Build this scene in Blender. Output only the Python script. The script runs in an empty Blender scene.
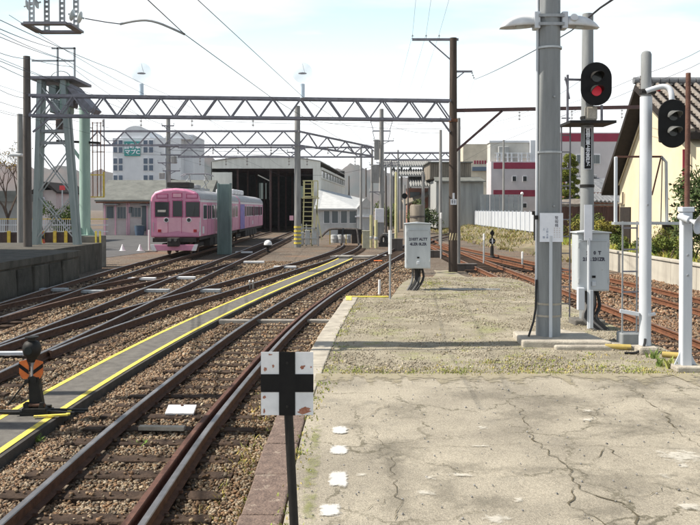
import bpy, math, random
import numpy as np
from mathutils import Vector, Matrix, Euler
random.seed(7); np.random.seed(7)
R = math.radians
HAZE = 0.00013
SC = bpy.context.scene
COL = SC.collection

# ------------------------------------------------------------------ camera, sky, sun, exposure
F = 820.0; HOR = 209.0; PITCH = R(0.8); EYE = 1.6
CY = HOR + F * math.tan(PITCH)
cd = bpy.data.cameras.new('camera'); cam = bpy.data.objects.new('camera', cd); COL.objects.link(cam)
cam.location = (0, 0, EYE); cam.rotation_euler = (math.pi / 2 - PITCH, 0, 0)
cd.sensor_width = 36; cd.lens = F / 700 * 36; cd.shift_y = -(262.5 - CY) / 700
cd.clip_start = 0.05; cd.clip_end = 6000
SC.camera = cam
SUN_EL, SUN_AZ = R(50), R(2.0)          # sun from the left, barely behind the camera
sun_dir = Vector((-math.cos(SUN_EL) * math.cos(SUN_AZ), -math.cos(SUN_EL) * math.sin(SUN_AZ), math.sin(SUN_EL)))
w = bpy.data.worlds.new('World'); SC.world = w; w.use_nodes = True
nt = w.node_tree; nt.nodes.clear()
N = nt.nodes.new; L = nt.links.new
sky = N('ShaderNodeTexSky'); sky.sky_type = 'NISHITA'; sky.sun_disc = False
sky.sun_elevation = SUN_EL; sky.sun_rotation = R(270) - SUN_AZ; sky.dust_density = 2.0; sky.air_density = 1.2; sky.ozone_density = 1.5
tc = N('ShaderNodeTexCoord'); sp = N('ShaderNodeSeparateXYZ'); L(tc.outputs['Generated'], sp.inputs[0])
ad = N('ShaderNodeMath'); ad.operation = 'ADD'; ad.inputs[1].default_value = 0.12
ab = N('ShaderNodeMath'); ab.operation = 'ABSOLUTE'; L(sp.outputs[2], ab.inputs[0]); L(ab.outputs[0], ad.inputs[0])
dv = N('ShaderNodeVectorMath'); dv.operation = 'DIVIDE'
cb = N('ShaderNodeCombineXYZ'); [L(ad.outputs[0], cb.inputs[i]) for i in range(3)]
L(tc.outputs['Generated'], dv.inputs[0]); L(cb.outputs[0], dv.inputs[1])
nz = N('ShaderNodeTexNoise'); nz.inputs['Scale'].default_value = 0.9; nz.inputs['Detail'].default_value = 7; nz.inputs['Roughness'].default_value = 0.55
mp = N('ShaderNodeMapping'); mp.inputs['Location'].default_value = (1.1, 0.35, 0); mp.inputs['Scale'].default_value = (0.8, 1.5, 0)
L(dv.outputs[0], mp.inputs[0]); L(mp.outputs[0], nz.inputs['Vector'])
cr = N('ShaderNodeMapRange'); cr.inputs['From Min'].default_value = 0.40; cr.inputs['From Max'].default_value = 0.62
L(nz.outputs['Fac'], cr.inputs['Value'])
def rng_(src, a, b, c, d):                  # smooth fall-off of haze and cloud with the height above the horizon
    q = N('ShaderNodeMapRange'); q.interpolation_type = 'SMOOTHSTEP'
    for k_, v_ in zip(('From Min', 'From Max', 'To Min', 'To Max'), (a, b, c, d)): q.inputs[k_].default_value = v_
    L(src, q.inputs['Value']); return q.outputs[0]
hz = rng_(ab.outputs[0], 0.13, 0.48, 0.97, 0.0); cf = rng_(ab.outputs[0], 0.2, 0.75, 1.0, 0.15)
mu = N('ShaderNodeMath'); mu.operation = 'MULTIPLY'; L(cr.outputs[0], mu.inputs[0]); L(cf, mu.inputs[1])
mm_ = N('ShaderNodeMath'); mm_.operation = 'MAXIMUM'; L(mu.outputs[0], mm_.inputs[0]); L(hz, mm_.inputs[1])
mx = N('ShaderNodeMix'); mx.data_type = 'RGBA'; L(mm_.outputs[0], mx.inputs['Factor']); L(sky.outputs[0], mx.inputs['A'])
nz2 = N('ShaderNodeTexNoise'); nz2.inputs['Scale'].default_value = 1.3; nz2.inputs['Detail'].default_value = 8; nz2.inputs['Roughness'].default_value = 0.5; L(mp.outputs[0], nz2.inputs['Vector'])
wc = N('ShaderNodeMapRange'); wc.inputs['From Min'].default_value = 0.42; wc.inputs['From Max'].default_value = 0.60; L(nz2.outputs['Fac'], wc.inputs['Value'])
lowc = rng_(ab.outputs[0], 0.10, 0.24, 1.0, 0.0); wm = N('ShaderNodeMath'); wm.operation = 'MAXIMUM'; L(wc.outputs[0], wm.inputs[0]); L(lowc, wm.inputs[1])
hc_ = N('ShaderNodeMix'); hc_.data_type = 'RGBA'; L(wm.outputs[0], hc_.inputs['Factor']); hc_.inputs['A'].default_value = (10.2, 13.6, 14.8, 1); hc_.inputs['B'].default_value = (14.6, 15.0, 15.2, 1)
L(hc_.outputs['Result'], mx.inputs['B'])
bg = N('ShaderNodeBackground'); bg.inputs['Strength'].default_value = 0.06
L(mx.outputs['Result'], bg.inputs['Color']); wo = N('ShaderNodeOutputWorld'); L(bg.outputs[0], wo.inputs[0])
sl = bpy.data.lights.new('sun', 'SUN'); so = bpy.data.objects.new('sun', sl); COL.objects.link(so)
sl.energy = 4.6; sl.angle = R(0.55); sl.color = (1.0, 0.93, 0.82)
so.rotation_euler = sun_dir.to_track_quat('Z', 'Y').to_euler(); so.location = (-40, 0, 50)
SC.view_settings.view_transform = 'Standard'; SC.view_settings.look = 'None'
SC.view_settings.exposure = 0.64; SC.view_settings.gamma = 1.0
SC.cycles.max_bounces = 6; SC.cycles.transparent_max_bounces = 12

# ------------------------------------------------------------------ helpers
def ray(x, y):
    a, b = (x - 350) / F, (CY - y) / F
    return Vector((a, math.cos(PITCH) + b * math.sin(PITCH), -math.sin(PITCH) + b * math.cos(PITCH)))
def px(x, y, z):                      # pixel -> point on the level plane z
    r = ray(x, y); t = (z - EYE) / r.z
    return Vector((r.x * t, r.y * t, z))
def pd(x, y, d):                      # pixel -> point at distance d along the view
    r = ray(x, y); t = d / r.y
    return Vector((r.x * t, d, EYE + r.z * t))
def X(x, d): return pd(x, HOR, d).x
def Z(y, d): return pd(350, y, d).z

class MB:
    def __init__(s): s.v = []; s.f = []; s.m = []; s.mi = 0
    def add(s, vs, fs, mi=None):
        b = len(s.v); s.v += [tuple(p) for p in vs]
        s.f += [tuple(i + b for i in q) for q in fs]; s.m += [s.mi if mi is None else mi] * len(fs)
        return s
    def box(s, c, d, rot=None, mi=None):
        hx, hy, hz = d[0] / 2, d[1] / 2, d[2] / 2; c = Vector(c)
        vs = [Vector((a * hx, b * hy, e * hz)) for e in (-1, 1) for b in (-1, 1) for a in (-1, 1)]
        if rot is not None: vs = [rot @ p for p in vs]
        return s.add([c + p for p in vs], [(0, 2, 3, 1), (4, 5, 7, 6), (0, 1, 5, 4), (2, 6, 7, 3), (0, 4, 6, 2), (1, 3, 7, 5)], mi)
    def bb(s, x0, x1, y0, y1, z0, z1, mi=None):
        return s.box(((x0 + x1) / 2, (y0 + y1) / 2, (z0 + z1) / 2), (x1 - x0, y1 - y0, z1 - z0), None, mi)
    def bar(s, p, q, wd, h=None, mi=None):
        p, q = Vector(p), Vector(q); h = h or wd; d = q - p
        up = Vector((0, 0, 1)) if abs(d.normalized().z) < 0.95 else Vector((0, 1, 0))
        sx = d.cross(up).normalized() * wd / 2; sz = sx.cross(d).normalized() * h / 2
        vs = [p - sx - sz, p + sx - sz, p + sx + sz, p - sx + sz, q - sx - sz, q + sx - sz, q + sx + sz, q - sx + sz]
        return s.add(vs, [(3, 2, 1, 0), (4, 5, 6, 7), (0, 1, 5, 4), (1, 2, 6, 5), (2, 3, 7, 6), (3, 0, 4, 7)], mi)
    def cyl(s, p, q, r, r1=None, n=12, mi=None, caps=True):
        p, q = Vector(p), Vector(q); r1 = r if r1 is None else r1; d = (q - p).normalized()
        up = Vector((0, 0, 1)) if abs(d.z) < 0.95 else Vector((0, 1, 0))
        a = d.cross(up).normalized(); b = a.cross(d)
        vs = [p + (a * math.cos(t) + b * math.sin(t)) * r for t in [2 * math.pi * i / n for i in range(n)]]
        vs += [q + (a * math.cos(t) + b * math.sin(t)) * r1 for t in [2 * math.pi * i / n for i in range(n)]]
        fs = [(i + n, (i + 1) % n + n, (i + 1) % n, i) for i in range(n)]
        if caps: fs += [tuple(range(n)), tuple(range(2 * n - 1, n - 1, -1))]
        return s.add(vs, fs, mi)
    def tube(s, pts, r, n=6, mi=None):
        pts = [Vector(p) for p in pts]; vs = []; fs = []; a = None
        for i, p in enumerate(pts):
            d = (pts[min(i + 1, len(pts) - 1)] - pts[max(i - 1, 0)]).normalized()
            if a is None:
                up = Vector((0, 0, 1)) if abs(d.z) < 0.9 else Vector((1, 0, 0)); a = d.cross(up).normalized()
            a = (a - d * a.dot(d)).normalized(); b = a.cross(d)
            rr = r[i] if isinstance(r, (list, tuple)) else r
            vs += [p + (a * math.cos(2 * math.pi * k / n) + b * math.sin(2 * math.pi * k / n)) * rr for k in range(n)]
        for i in range(len(pts) - 1):
            for k in range(n): fs.append((i * n + k + n, i * n + (k + 1) % n + n, i * n + (k + 1) % n, i * n + k))
        fs += [tuple(range(n)), tuple(range(len(vs) - 1, len(vs) - n - 1, -1))]
        return s.add(vs, fs, mi)
    def lathe(s, prof, o=(0, 0, 0), rot=None, n=20, mi=None):
        o = Vector(o); vs = []; fs = []
        for r, z in prof:
            for k in range(n):
                p = Vector((r * math.cos(2 * math.pi * k / n), r * math.sin(2 * math.pi * k / n), z))
                vs.append(o + (rot @ p if rot is not None else p))
        for i in range(len(prof) - 1):
            for k in range(n): fs.append((i * n + k, i * n + (k + 1) % n, i * n + (k + 1) % n + n, i * n + k + n))
        fs += [tuple(range(n - 1, -1, -1)), tuple(range(len(vs) - n, len(vs)))]
        return s.add(vs, fs, mi)
    def prism(s, poly, a, b, axis='y', mi=None):
        n = len(poly)
        def P(u, v, t): return {'y': (u, t, v), 'x': (t, u, v), 'z': (u, v, t)}[axis]
        vs = [P(u, v, a) for u, v in poly] + [P(u, v, b) for u, v in poly]
        return s.add(vs, [tuple(range(n)), tuple(range(2 * n - 1, n - 1, -1))] + [(i, i + n, (i + 1) % n + n, (i + 1) % n) for i in range(n)], mi)
    def mesh(s, name, mats, smooth=False):
        me = bpy.data.meshes.new(name); me.from_pydata(s.v, [], s.f)
        for m in (mats if isinstance(mats, (list, tuple)) else [mats]): me.materials.append(M[m])
        if any(s.m): me.polygons.foreach_set('material_index', s.m)
        if smooth: me.polygons.foreach_set('use_smooth', [True] * len(s.f))
        me.update(); return me
    def build(s, name, mats, parent=None, smooth=False, bevel=0, seg=2):
        o = bpy.data.objects.new(name, s.mesh(name, mats, smooth)); COL.objects.link(o)
        if parent is not None: o.parent = parent
        if smooth: sharp(o.data)
        if bevel:
            b = o.modifiers.new('bevel', 'BEVEL'); b.width = bevel; b.segments = seg; b.limit_method = 'ANGLE'; b.angle_limit = R(40)
        return o
def sharp(me, ang=40):
    try: me.set_sharp_from_angle(angle=R(ang))
    except Exception: pass
def tag(o, label=None, cat=None, group=None, kind=None):
    if label: o['label'] = label
    if cat: o['category'] = cat
    if group: o['group'] = group
    if kind: o['kind'] = kind
    return o
def thing(name, label, cat, loc=(0, 0, 0), rz=0, group=None):
    o = bpy.data.objects.new(name, None); COL.objects.link(o); o.empty_display_size = 0.2
    o.location = loc; o.rotation_euler.z = rz
    return tag(o, label, cat, group)
def struct(name, mb, mats, smooth=False, parent=None):
    o = mb.build(name, mats, parent, smooth); o['kind'] = 'structure'; return o
def dup(root, loc, rz=None, label=None, scale=None):
    r = root.copy(); COL.objects.link(r); r.location = loc
    if rz is not None: r.rotation_euler.z = rz
    if scale: r.scale = (scale,) * 3
    if label: r['label'] = label
    for ch in list(root.children):
        c = ch.copy(); COL.objects.link(c); c.parent = r
        for g in list(ch.children):
            d = g.copy(); COL.objects.link(d); d.parent = c
    return r
def inst(me, name, parent, loc, rz=0, scale=(1, 1, 1)):
    o = bpy.data.objects.new(name, me); COL.objects.link(o); o.parent = parent
    o.location = loc; o.rotation_euler.z = rz; o.scale = scale; return o
def text(body, size, loc, parent, mat, name='lettering', rot=(math.pi / 2, 0, 0), sx=1.0, align='CENTER', bold=0.0):
    c = bpy.data.curves.new('txt', 'FONT'); c.body = body; c.size = size; c.align_x = align; c.align_y = 'CENTER'; c.offset = bold
    c.resolution_u = 2
    o = bpy.data.objects.new('txt', c); COL.objects.link(o); bpy.context.view_layer.update()
    me = bpy.data.meshes.new_from_object(o); bpy.data.objects.remove(o); me.name = name
    me.materials.clear(); me.materials.append(M[mat])
    t = bpy.data.objects.new(name, me); COL.objects.link(t); t.parent = parent
    t.location = loc; t.rotation_euler = rot; t.scale = (sx, 1, 1); return t
def spline(pts, step=0.5):
    P = [Vector(p) for p in pts]; out = []
    Q = [P[0] * 2 - P[1]] + P + [P[-1] * 2 - P[-2]]
    for i in range(1, len(Q) - 2):
        n = max(1, int((Q[i + 1] - Q[i]).length / step))
        for k in range(n):
            t = k / n; a, b, c, d = Q[i - 1], Q[i], Q[i + 1], Q[i + 2]
            out.append(0.5 * ((2 * b) + (c - a) * t + (2 * a - 5 * b + 4 * c - d) * t * t + (3 * b - a - 3 * c + d) * t ** 3))
    out.append(P[-1]); return out

# ------------------------------------------------------------------ materials
M = {}
def mk(name, c1, c2=None, scale=6.0, rough=0.75, metal=0.0, bump=0.0, bscale=60.0, spot=None, streak=0, lo=0.35, hi=0.65, attr=None, spec=0.4, world=False, spot2=None, grain=None):
    m = bpy.data.materials.new(name); m.use_nodes = True; t = m.node_tree; n = t.nodes.new; l = t.links.new
    b = t.nodes['Principled BSDF']; b.inputs['Roughness'].default_value = rough; b.inputs['Metallic'].default_value = metal
    b.inputs['Specular IOR Level'].default_value = spec
    c2 = c2 or tuple(v * 0.72 for v in c1)
    co = n('ShaderNodeNewGeometry').outputs['Position'] if world else n('ShaderNodeTexCoord').outputs['Object']
    if streak:
        mpn = n('ShaderNodeMapping'); mpn.inputs['Scale'].default_value = (1, 1, streak); l(co, mpn.inputs[0]); cs = mpn.outputs[0]
    else: cs = co
    z = n('ShaderNodeTexNoise'); z.inputs['Scale'].default_value = scale; z.inputs['Detail'].default_value = 6; z.inputs['Roughness'].default_value = 0.62
    l(cs, z.inputs['Vector'])
    r = n('ShaderNodeValToRGB'); r.color_ramp.elements[0].position = lo; r.color_ramp.elements[1].position = hi
    r.color_ramp.elements[0].color = (*c2, 1); r.color_ramp.elements[1].color = (*c1, 1); l(z.outputs['Fac'], r.inputs[0])
    out = r.outputs[0]
    if attr:
        a = n('ShaderNodeAttribute'); a.attribute_name = attr
        q = n('ShaderNodeMix'); q.data_type = 'RGBA'; q.blend_type = 'MULTIPLY'; q.inputs['Factor'].default_value = 1
        l(out, q.inputs['A']); l(a.outputs['Color'], q.inputs['B']); out = q.outputs['Result']
    for sp_i in (spot, spot2):
        if not sp_i: continue
        sc, ssc, th, wd = sp_i
        z2 = n('ShaderNodeTexNoise'); z2.inputs['Scale'].default_value = ssc; z2.inputs['Detail'].default_value = 8; z2.inputs['Roughness'].default_value = 0.7
        l(co, z2.inputs['Vector'])
        r2 = n('ShaderNodeValToRGB'); r2.color_ramp.elements[0].position = th; r2.color_ramp.elements[1].position = th + wd; l(z2.outputs['Fac'], r2.inputs[0])
        q = n('ShaderNodeMix'); q.data_type = 'RGBA'; l(r2.outputs[0], q.inputs['Factor']); l(out, q.inputs['A']); q.inputs['B'].default_value = (*sc, 1); out = q.outputs['Result']
    if grain:
        zg = n('ShaderNodeTexNoise'); zg.inputs['Scale'].default_value = grain[0]; zg.inputs['Detail'].default_value = 4; zg.inputs['Roughness'].default_value = .8; l(co, zg.inputs['Vector'])
        rg_ = n('ShaderNodeMapRange'); rg_.inputs['From Min'].default_value = .3; rg_.inputs['From Max'].default_value = .7; rg_.inputs['To Min'].default_value = 1 - grain[1]; rg_.inputs['To Max'].default_value = 1 + grain[1]; l(zg.outputs['Fac'], rg_.inputs['Value'])
        q = n('ShaderNodeMix'); q.data_type = 'RGBA'; q.blend_type = 'MULTIPLY'; q.inputs['Factor'].default_value = 1; l(out, q.inputs['A']); l(rg_.outputs[0], q.inputs['B']); out = q.outputs['Result']
    l(out, b.inputs['Base Color'])
    if bump:
        z3 = n('ShaderNodeTexNoise'); z3.inputs['Scale'].default_value = bscale; z3.inputs['Detail'].default_value = 5; l(co, z3.inputs['Vector'])
        bp = n('ShaderNodeBump'); bp.inputs['Strength'].default_value = min(1, bump); bp.inputs['Distance'].default_value = 0.02; l(z3.outputs['Fac'], bp.inputs['Height']); l(bp.outputs[0], b.inputs['Normal'])
    M[name] = m; return m
def emit(name, c, s):
    m = bpy.data.materials.new(name); m.use_nodes = True; b = m.node_tree.nodes['Principled BSDF']
    b.inputs['Base Color'].default_value = (*c, 1); b.inputs['Emission Color'].default_value = (*c, 1); b.inputs['Emission Strength'].default_value = s; M[name] = m
def glass(name, c, rough=0.08, trans=0.0, alpha=1.0):
    m = bpy.data.materials.new(name); m.use_nodes = True; b = m.node_tree.nodes['Principled BSDF']
    b.inputs['Base Color'].default_value = (*c, 1); b.inputs['Roughness'].default_value = rough; b.inputs['Specular IOR Level'].default_value = 0.35
    b.inputs['Transmission Weight'].default_value = trans; b.inputs['Alpha'].default_value = alpha; b.inputs['IOR'].default_value = 1.45; M[name] = m
def voronoi_ground(name, cols, scale, bump, patch=None, patch2=None):
    m = bpy.data.materials.new(name); m.use_nodes = True; t = m.node_tree; n = t.nodes.new; l = t.links.new
    b = t.nodes['Principled BSDF']; b.inputs['Roughness'].default_value = 0.9; b.inputs['Specular IOR Level'].default_value = 0.2
    co = n('ShaderNodeNewGeometry').outputs['Position']
    v = n('ShaderNodeTexVoronoi'); v.inputs['Scale'].default_value = scale; l(co, v.inputs['Vector'])
    sp = n('ShaderNodeSeparateColor'); l(v.outputs['Color'], sp.inputs[0])
    r = n('ShaderNodeValToRGB'); e = r.color_ramp.elements
    e[0].color = (*cols[0], 1); e[1].color = (*cols[-1], 1)
    for i in range(1, len(cols) - 1):
        k = e.new(i / (len(cols) - 1)); k.color = (*cols[i], 1)
    l(sp.outputs[0], r.inputs[0]); out = r.outputs[0]
    for pt in (patch, patch2):
        if not pt: continue
        c, s, lo, hi, fac = pt
        z = n('ShaderNodeTexNoise'); z.inputs['Scale'].default_value = s; z.inputs['Detail'].default_value = 7; z.inputs['Roughness'].default_value = 0.65; l(co, z.inputs['Vector'])
        q = n('ShaderNodeMapRange'); q.inputs['From Min'].default_value = lo; q.inputs['From Max'].default_value = hi; q.inputs['To Max'].default_value = fac; l(z.outputs['Fac'], q.inputs['Value'])
        mxx = n('ShaderNodeMix'); mxx.data_type = 'RGBA'; l(q.outputs[0], mxx.inputs['Factor']); l(out, mxx.inputs['A']); mxx.inputs['B'].default_value = (*c, 1); out = mxx.outputs['Result']
    l(out, b.inputs['Base Color'])
    bp = n('ShaderNodeBump'); bp.inputs['Strength'].default_value = bump; bp.inputs['Distance'].default_value = 0.03
    mt = n('ShaderNodeMath'); mt.operation = 'MULTIPLY'; mt.inputs[1].default_value = -1; l(v.outputs['Distance'], mt.inputs[0]); l(mt.outputs[0], bp.inputs['Height']); l(bp.outputs[0], b.inputs['Normal'])
    M[name] = m
def worn(name, c, scale, kf, kn, bias, top):
    # patchy thin layer: the vertex attribute 'fade' is 1 in the middle of a patch and 0 at its rim, noise breaks the edge up
    m = bpy.data.materials.new(name); m.use_nodes = True; t = m.node_tree; b = t.nodes['Principled BSDF']; b.inputs['Base Color'].default_value = (*c, 1); b.inputs['Roughness'].default_value = .9; b.inputs['Specular IOR Level'].default_value = .2
    z = t.nodes.new('ShaderNodeTexNoise'); z.inputs['Scale'].default_value = scale; z.inputs['Detail'].default_value = 9; z.inputs['Roughness'].default_value = .7
    t.links.new(t.nodes.new('ShaderNodeNewGeometry').outputs['Position'], z.inputs['Vector'])
    at = t.nodes.new('ShaderNodeAttribute'); at.attribute_name = 'fade'
    m1 = t.nodes.new('ShaderNodeMath'); m1.operation = 'MULTIPLY_ADD'; t.links.new(at.outputs['Fac'], m1.inputs[0]); m1.inputs[1].default_value = kf; m1.inputs[2].default_value = bias
    m2 = t.nodes.new('ShaderNodeMath'); m2.operation = 'MULTIPLY_ADD'; t.links.new(z.outputs['Fac'], m2.inputs[0]); m2.inputs[1].default_value = kn; t.links.new(m1.outputs[0], m2.inputs[2])
    q = t.nodes.new('ShaderNodeMapRange'); q.inputs['To Max'].default_value = top; t.links.new(m2.outputs[0], q.inputs['Value']); t.links.new(q.outputs[0], b.inputs['Alpha']); M[name] = m
worn('paint_worn', (.56, .545, .51), 22, 4.2, 5.0, -3.1, .95); worn('lime_worn', (.58, .55, .48), 16, 1.9, 5.0, -3.1, .7); worn('crack_worn', (.10, .085, .055), 8, 0, 6, -2.05, .95)
worn('earth_worn', (.30, .265, .19), 11, 2.4, 4.5, -2.9, .95); worn('dirt_worn', (.17, .155, .125), 13, 1.5, 4.2, -2.35, .27); worn('moss_worn', (.22, .24, .075), 14, 1.4, 5.0, -2.9, .5)
def crack_net(mat, scale, wdt, col):
    t = M[mat].node_tree; n = t.nodes.new; l = t.links.new; b = t.nodes['Principled BSDF']; src = b.inputs['Base Color'].links[0].from_socket
    co = n('ShaderNodeNewGeometry').outputs['Position']; z = n('ShaderNodeTexNoise'); z.inputs['Scale'].default_value = 3.5; z.inputs['Detail'].default_value = 8; z.inputs['Roughness'].default_value = .7; l(co, z.inputs['Vector'])
    va = n('ShaderNodeVectorMath'); va.operation = 'MULTIPLY_ADD'; l(z.outputs['Color'], va.inputs[0]); va.inputs[1].default_value = (.55, .55, 0); l(co, va.inputs[2])
    v = n('ShaderNodeTexVoronoi'); v.feature = 'DISTANCE_TO_EDGE'; v.inputs['Scale'].default_value = scale; l(va.outputs[0], v.inputs['Vector'])
    q = n('ShaderNodeMapRange'); q.inputs['From Min'].default_value = wdt * .25; q.inputs['From Max'].default_value = wdt; q.inputs['To Min'].default_value = 1; q.inputs['To Max'].default_value = 0; l(v.outputs['Distance'], q.inputs['Value'])
    zm = n('ShaderNodeTexNoise'); zm.inputs['Scale'].default_value = 1.7; zm.inputs['Detail'].default_value = 4; l(co, zm.inputs['Vector'])
    qm = n('ShaderNodeMapRange'); qm.inputs['From Min'].default_value = .40; qm.inputs['From Max'].default_value = .56; qm.inputs['To Max'].default_value = .8; l(zm.outputs['Fac'], qm.inputs['Value'])
    mu_ = n('ShaderNodeMath'); mu_.operation = 'MULTIPLY'; l(q.outputs[0], mu_.inputs[0]); l(qm.outputs[0], mu_.inputs[1])
    mxx = n('ShaderNodeMix'); mxx.data_type = 'RGBA'; l(mu_.outputs[0], mxx.inputs['Factor']); l(src, mxx.inputs['A']); mxx.inputs['B'].default_value = (*col, 1); l(mxx.outputs['Result'], b.inputs['Base Color'])
voronoi_ground('ballast_bed', [(.07, .055, .043), (.165, .135, .105), (.12, .097, .076), (.22, .185, .148), (.145, .117, .09)], 17, 1.0, ((.085, .055, .04), 0.5, .45, .75, .75), ((.30, .15, .075), 0.35, .52, .75, .55))
mk('stone', (1, 1, 1), (.75, .72, .70), 30, .9, attr='tint', bump=.3, bscale=90, spec=.2)
mk('concrete', (.37, .332, .264), (.235, .21, .168), 1.1, .92, grain=(75, .38), bump=.45, bscale=130, spot=((.20, .185, .155), 2.3, .57, .2), spot2=((.56, .52, .43), 5.5, .66, .08), world=True, spec=.2, lo=.32, hi=.6)
crack_net('concrete', 1.15, .017, (.10, .09, .06))
mk('earth', (.37, .33, .255), (.225, .20, .15), 2.2, .97, grain=(60, .45), bump=.9, bscale=60, spot=((.26, .275, .11), 1.3, .52, .2), world=True, spec=.1)
mk('kerb_red', (.21, .15, .12), (.12, .085, .07), 14, .9, bump=.7, bscale=55, spot=((.36, .31, .25), 7, .58, .15))
mk('kerb_pale', (.46, .42, .35), (.30, .27, .225), 6, .9, bump=.4)
mk('white_paint_worn', (.80, .79, .76), (.6, .58, .53), 22, .8, spot=((.40, .36, .30), 26, .60, .05))
mk('yellow_paint', (.80, .66, .10), (.62, .50, .09), 6, .75, spot=((.26, .24, .19), 11, .56, .12))
mk('yellow_dull', (.50, .38, .10), (.36, .28, .10), 9, .8, spot=((.2, .17, .12), 12, .58, .1))
mk('asphalt', (.18, .17, .153), (.115, .108, .1), 5, .9, bump=.5, bscale=120, spec=.2)
mk('walkway_side_shade', (.085, .078, .07), (.05, .046, .042), 5, .95, bump=.4)  # dirty concrete, darkened so the sunless side reads as shaded
mk('walkway_concrete', (.36, .34, .30), (.24, .22, .2), 5, .9, bump=.4)
mk('sleeper_wood', (.085, .058, .042), (.035, .025, .02), 5, .9, bump=.8, bscale=30, spec=.15)
mk('rail_rust', (.14, .075, .05), (.075, .042, .031), 9, .8, bump=.3, spec=.25)
mk('rail_rust_red', (.15, .075, .055), (.085, .045, .036), 9, .8, bump=.3, spec=.25)
mk('rail_rust_orange', (.215, .095, .05), (.12, .055, .033), 7, .85, bump=.4, spec=.2)
mk('rail_top', (.34, .325, .325), (.20, .19, .19), 3, .45, metal=.8)
mk('rail_top_dull', (.25, .16, .12), (.16, .09, .06), 3, .55, metal=.4)
mk('crack', (.10, .085, .06), (.17, .17, .06), 3, 1.0, spec=.05)
mk('black_iron', (.011, .011, .011), (.022, .02, .018), 12, .6, spec=.3)
mk('dark_green', (.17, .235, .225), (.12, .17, .165), 4, .65, streak=.2); mk('green_post_mat', (.19, .26, .245), (.14, .19, .18), 4, .6, streak=.2); mk('stripe_yellow', (.72, .62, .35), (.5, .42, .25), 9, .7); mk('orange_red', (.62, .10, .05), None, 8, .7)
mk('sign_black', (.007, .007, .008), (.011, .011, .011), 12, .6, spec=.2)
mk('sign_white', (.78, .79, .80), (.66, .67, .68), 10, .5, spot=((.20, .09, .05), 17, .655, .05))
mk('rust_patch', (.27, .085, .05), (.42, .22, .15), 60, .9)
mk('orange_paint', (.75, .19, .035), (.55, .13, .03), 15, .6, spot=((.12, .05, .03), 20, .66, .06))
mk('steel_grey', (.36, .375, .385), (.27, .28, .29), 7, .55, metal=.25, streak=.25)
mk('pole_concrete', (.285, .30, .305), (.20, .21, .215), 6, .85, streak=.15, bump=.15)
mk('galv', (.50, .52, .53), (.38, .40, .41), 9, .5, metal=.35, streak=.3)
mk('white_paint', (.60, .63, .67), (.48, .51, .55), 4, .55, streak=.2, spot=((.30, .22, .16), 9, .68, .1))
mk('cabinet', (.54, .57, .59), (.42, .45, .47), 3, .5, streak=.25, spot=((.30, .22, .17), 9, .64, .12))
mk('wood_pole', (.085, .062, .048), (.04, .03, .024), 8, .9, streak=.08, bump=.4, bscale=30)
mk('truss_steel', (.255, .25, .285), (.17, .165, .185), 4, .7, metal=.2)
mk('truss_brown', (.115, .06, .055), (.07, .045, .045), 4, .75)
mk('wire', (.05, .05, .06), None, 4, .6)
mk('rubber', (.02, .02, .021), None, 8, .6)
mk('porcelain', (.5, .55, .56), (.4, .44, .46), 8, .25)
mk('porcelain_brown', (.10, .07, .06), None, 8, .3)
emit('red_lamp', (.34, .012, .025), .38)
glass('lens_dark', (.03, .035, .035), .12)
glass('window_dark', (.03, .035, .038), .12)
glass('window_blue', (.07, .105, .16), .12)
glass('window_grey', (.11, .13, .14), .15)
# ------------------------------------------------------------------ ground
BED = -1.12; RT = -0.90; SLP = -1.04
mb = MB(); mb.add([(-3000, -60, BED), (3000, -60, BED), (3000, 2800, BED), (-3000, 2800, BED)], [(0, 1, 2, 3)])
struct('ground', mb, 'ballast_bed')

# ------------------------------------------------------------------ tracks
def curve_x(pts):                                   # centre line X as a smooth function of the distance y
    ys = np.array([p[1] for p in pts]); xs = np.array([p[0] for p in pts])
    s = spline([(p[0], p[1], 0) for p in pts], 0.5); sy = np.array([q.y for q in s]); sx = np.array([q.x for q in s])
    return lambda y: np.interp(y, sy, sx)
T1 = curve_x([(-2.24, -4), (-2.22, 6.5), (-2.13, 11), (-1.75, 17.5), (-1.05, 24), (0.15, 32), (1.42, 40), (3.05, 50), (4.95, 60), (7.1, 70), (12, 90)])
S = curve_x([(-5.95, 4), (-5.95, 20), (-5.97, 40), (-5.97, 60), (-5.97, 92)])
TT = curve_x([(-8.6, 8), (-8.7, 20), (-9.1, 28), (-9.38, 40), (-9.4, 60), (-9.4, 92)])
D1 = curve_x([(-5.95, 9), (-5.92, 13), (-5.72, 16.5), (-5.1, 21), (-4.42, 24.5), (-3.55, 29.5), (-2.75, 34.5), (-1.75, 40), (-0.9, 46), (-0.2, 52), (0.1, 57), (0.1, 61)])
XO = curve_x([(-8.62, 12), (-8.68, 18), (-8.5, 22), (-7.95, 26), (-7.2, 30.5), (-6.5, 35), (-6.08, 39.5), (-5.97, 44)])
Q = curve_x([(6.1, 4), (6.08, 15), (6.05, 30), (6.0, 45), (6.1, 60), (6.7, 80), (8, 110)])
QR = curve_x([(9.3, 8), (9.25, 22), (9.0, 28), (8.3, 37), (7.3, 47), (6.4, 57), (6.1, 62)])
RP = [(-.026, 0), (.026, 0), (.033, -.008), (.033, -.036), (.009, -.048), (.009, -.118), (.062, -.130), (.062, -.140), (-.062, -.140), (-.062, -.130), (-.009, -.118), (-.009, -.048), (-.033, -.036), (-.033, -.008)]
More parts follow.
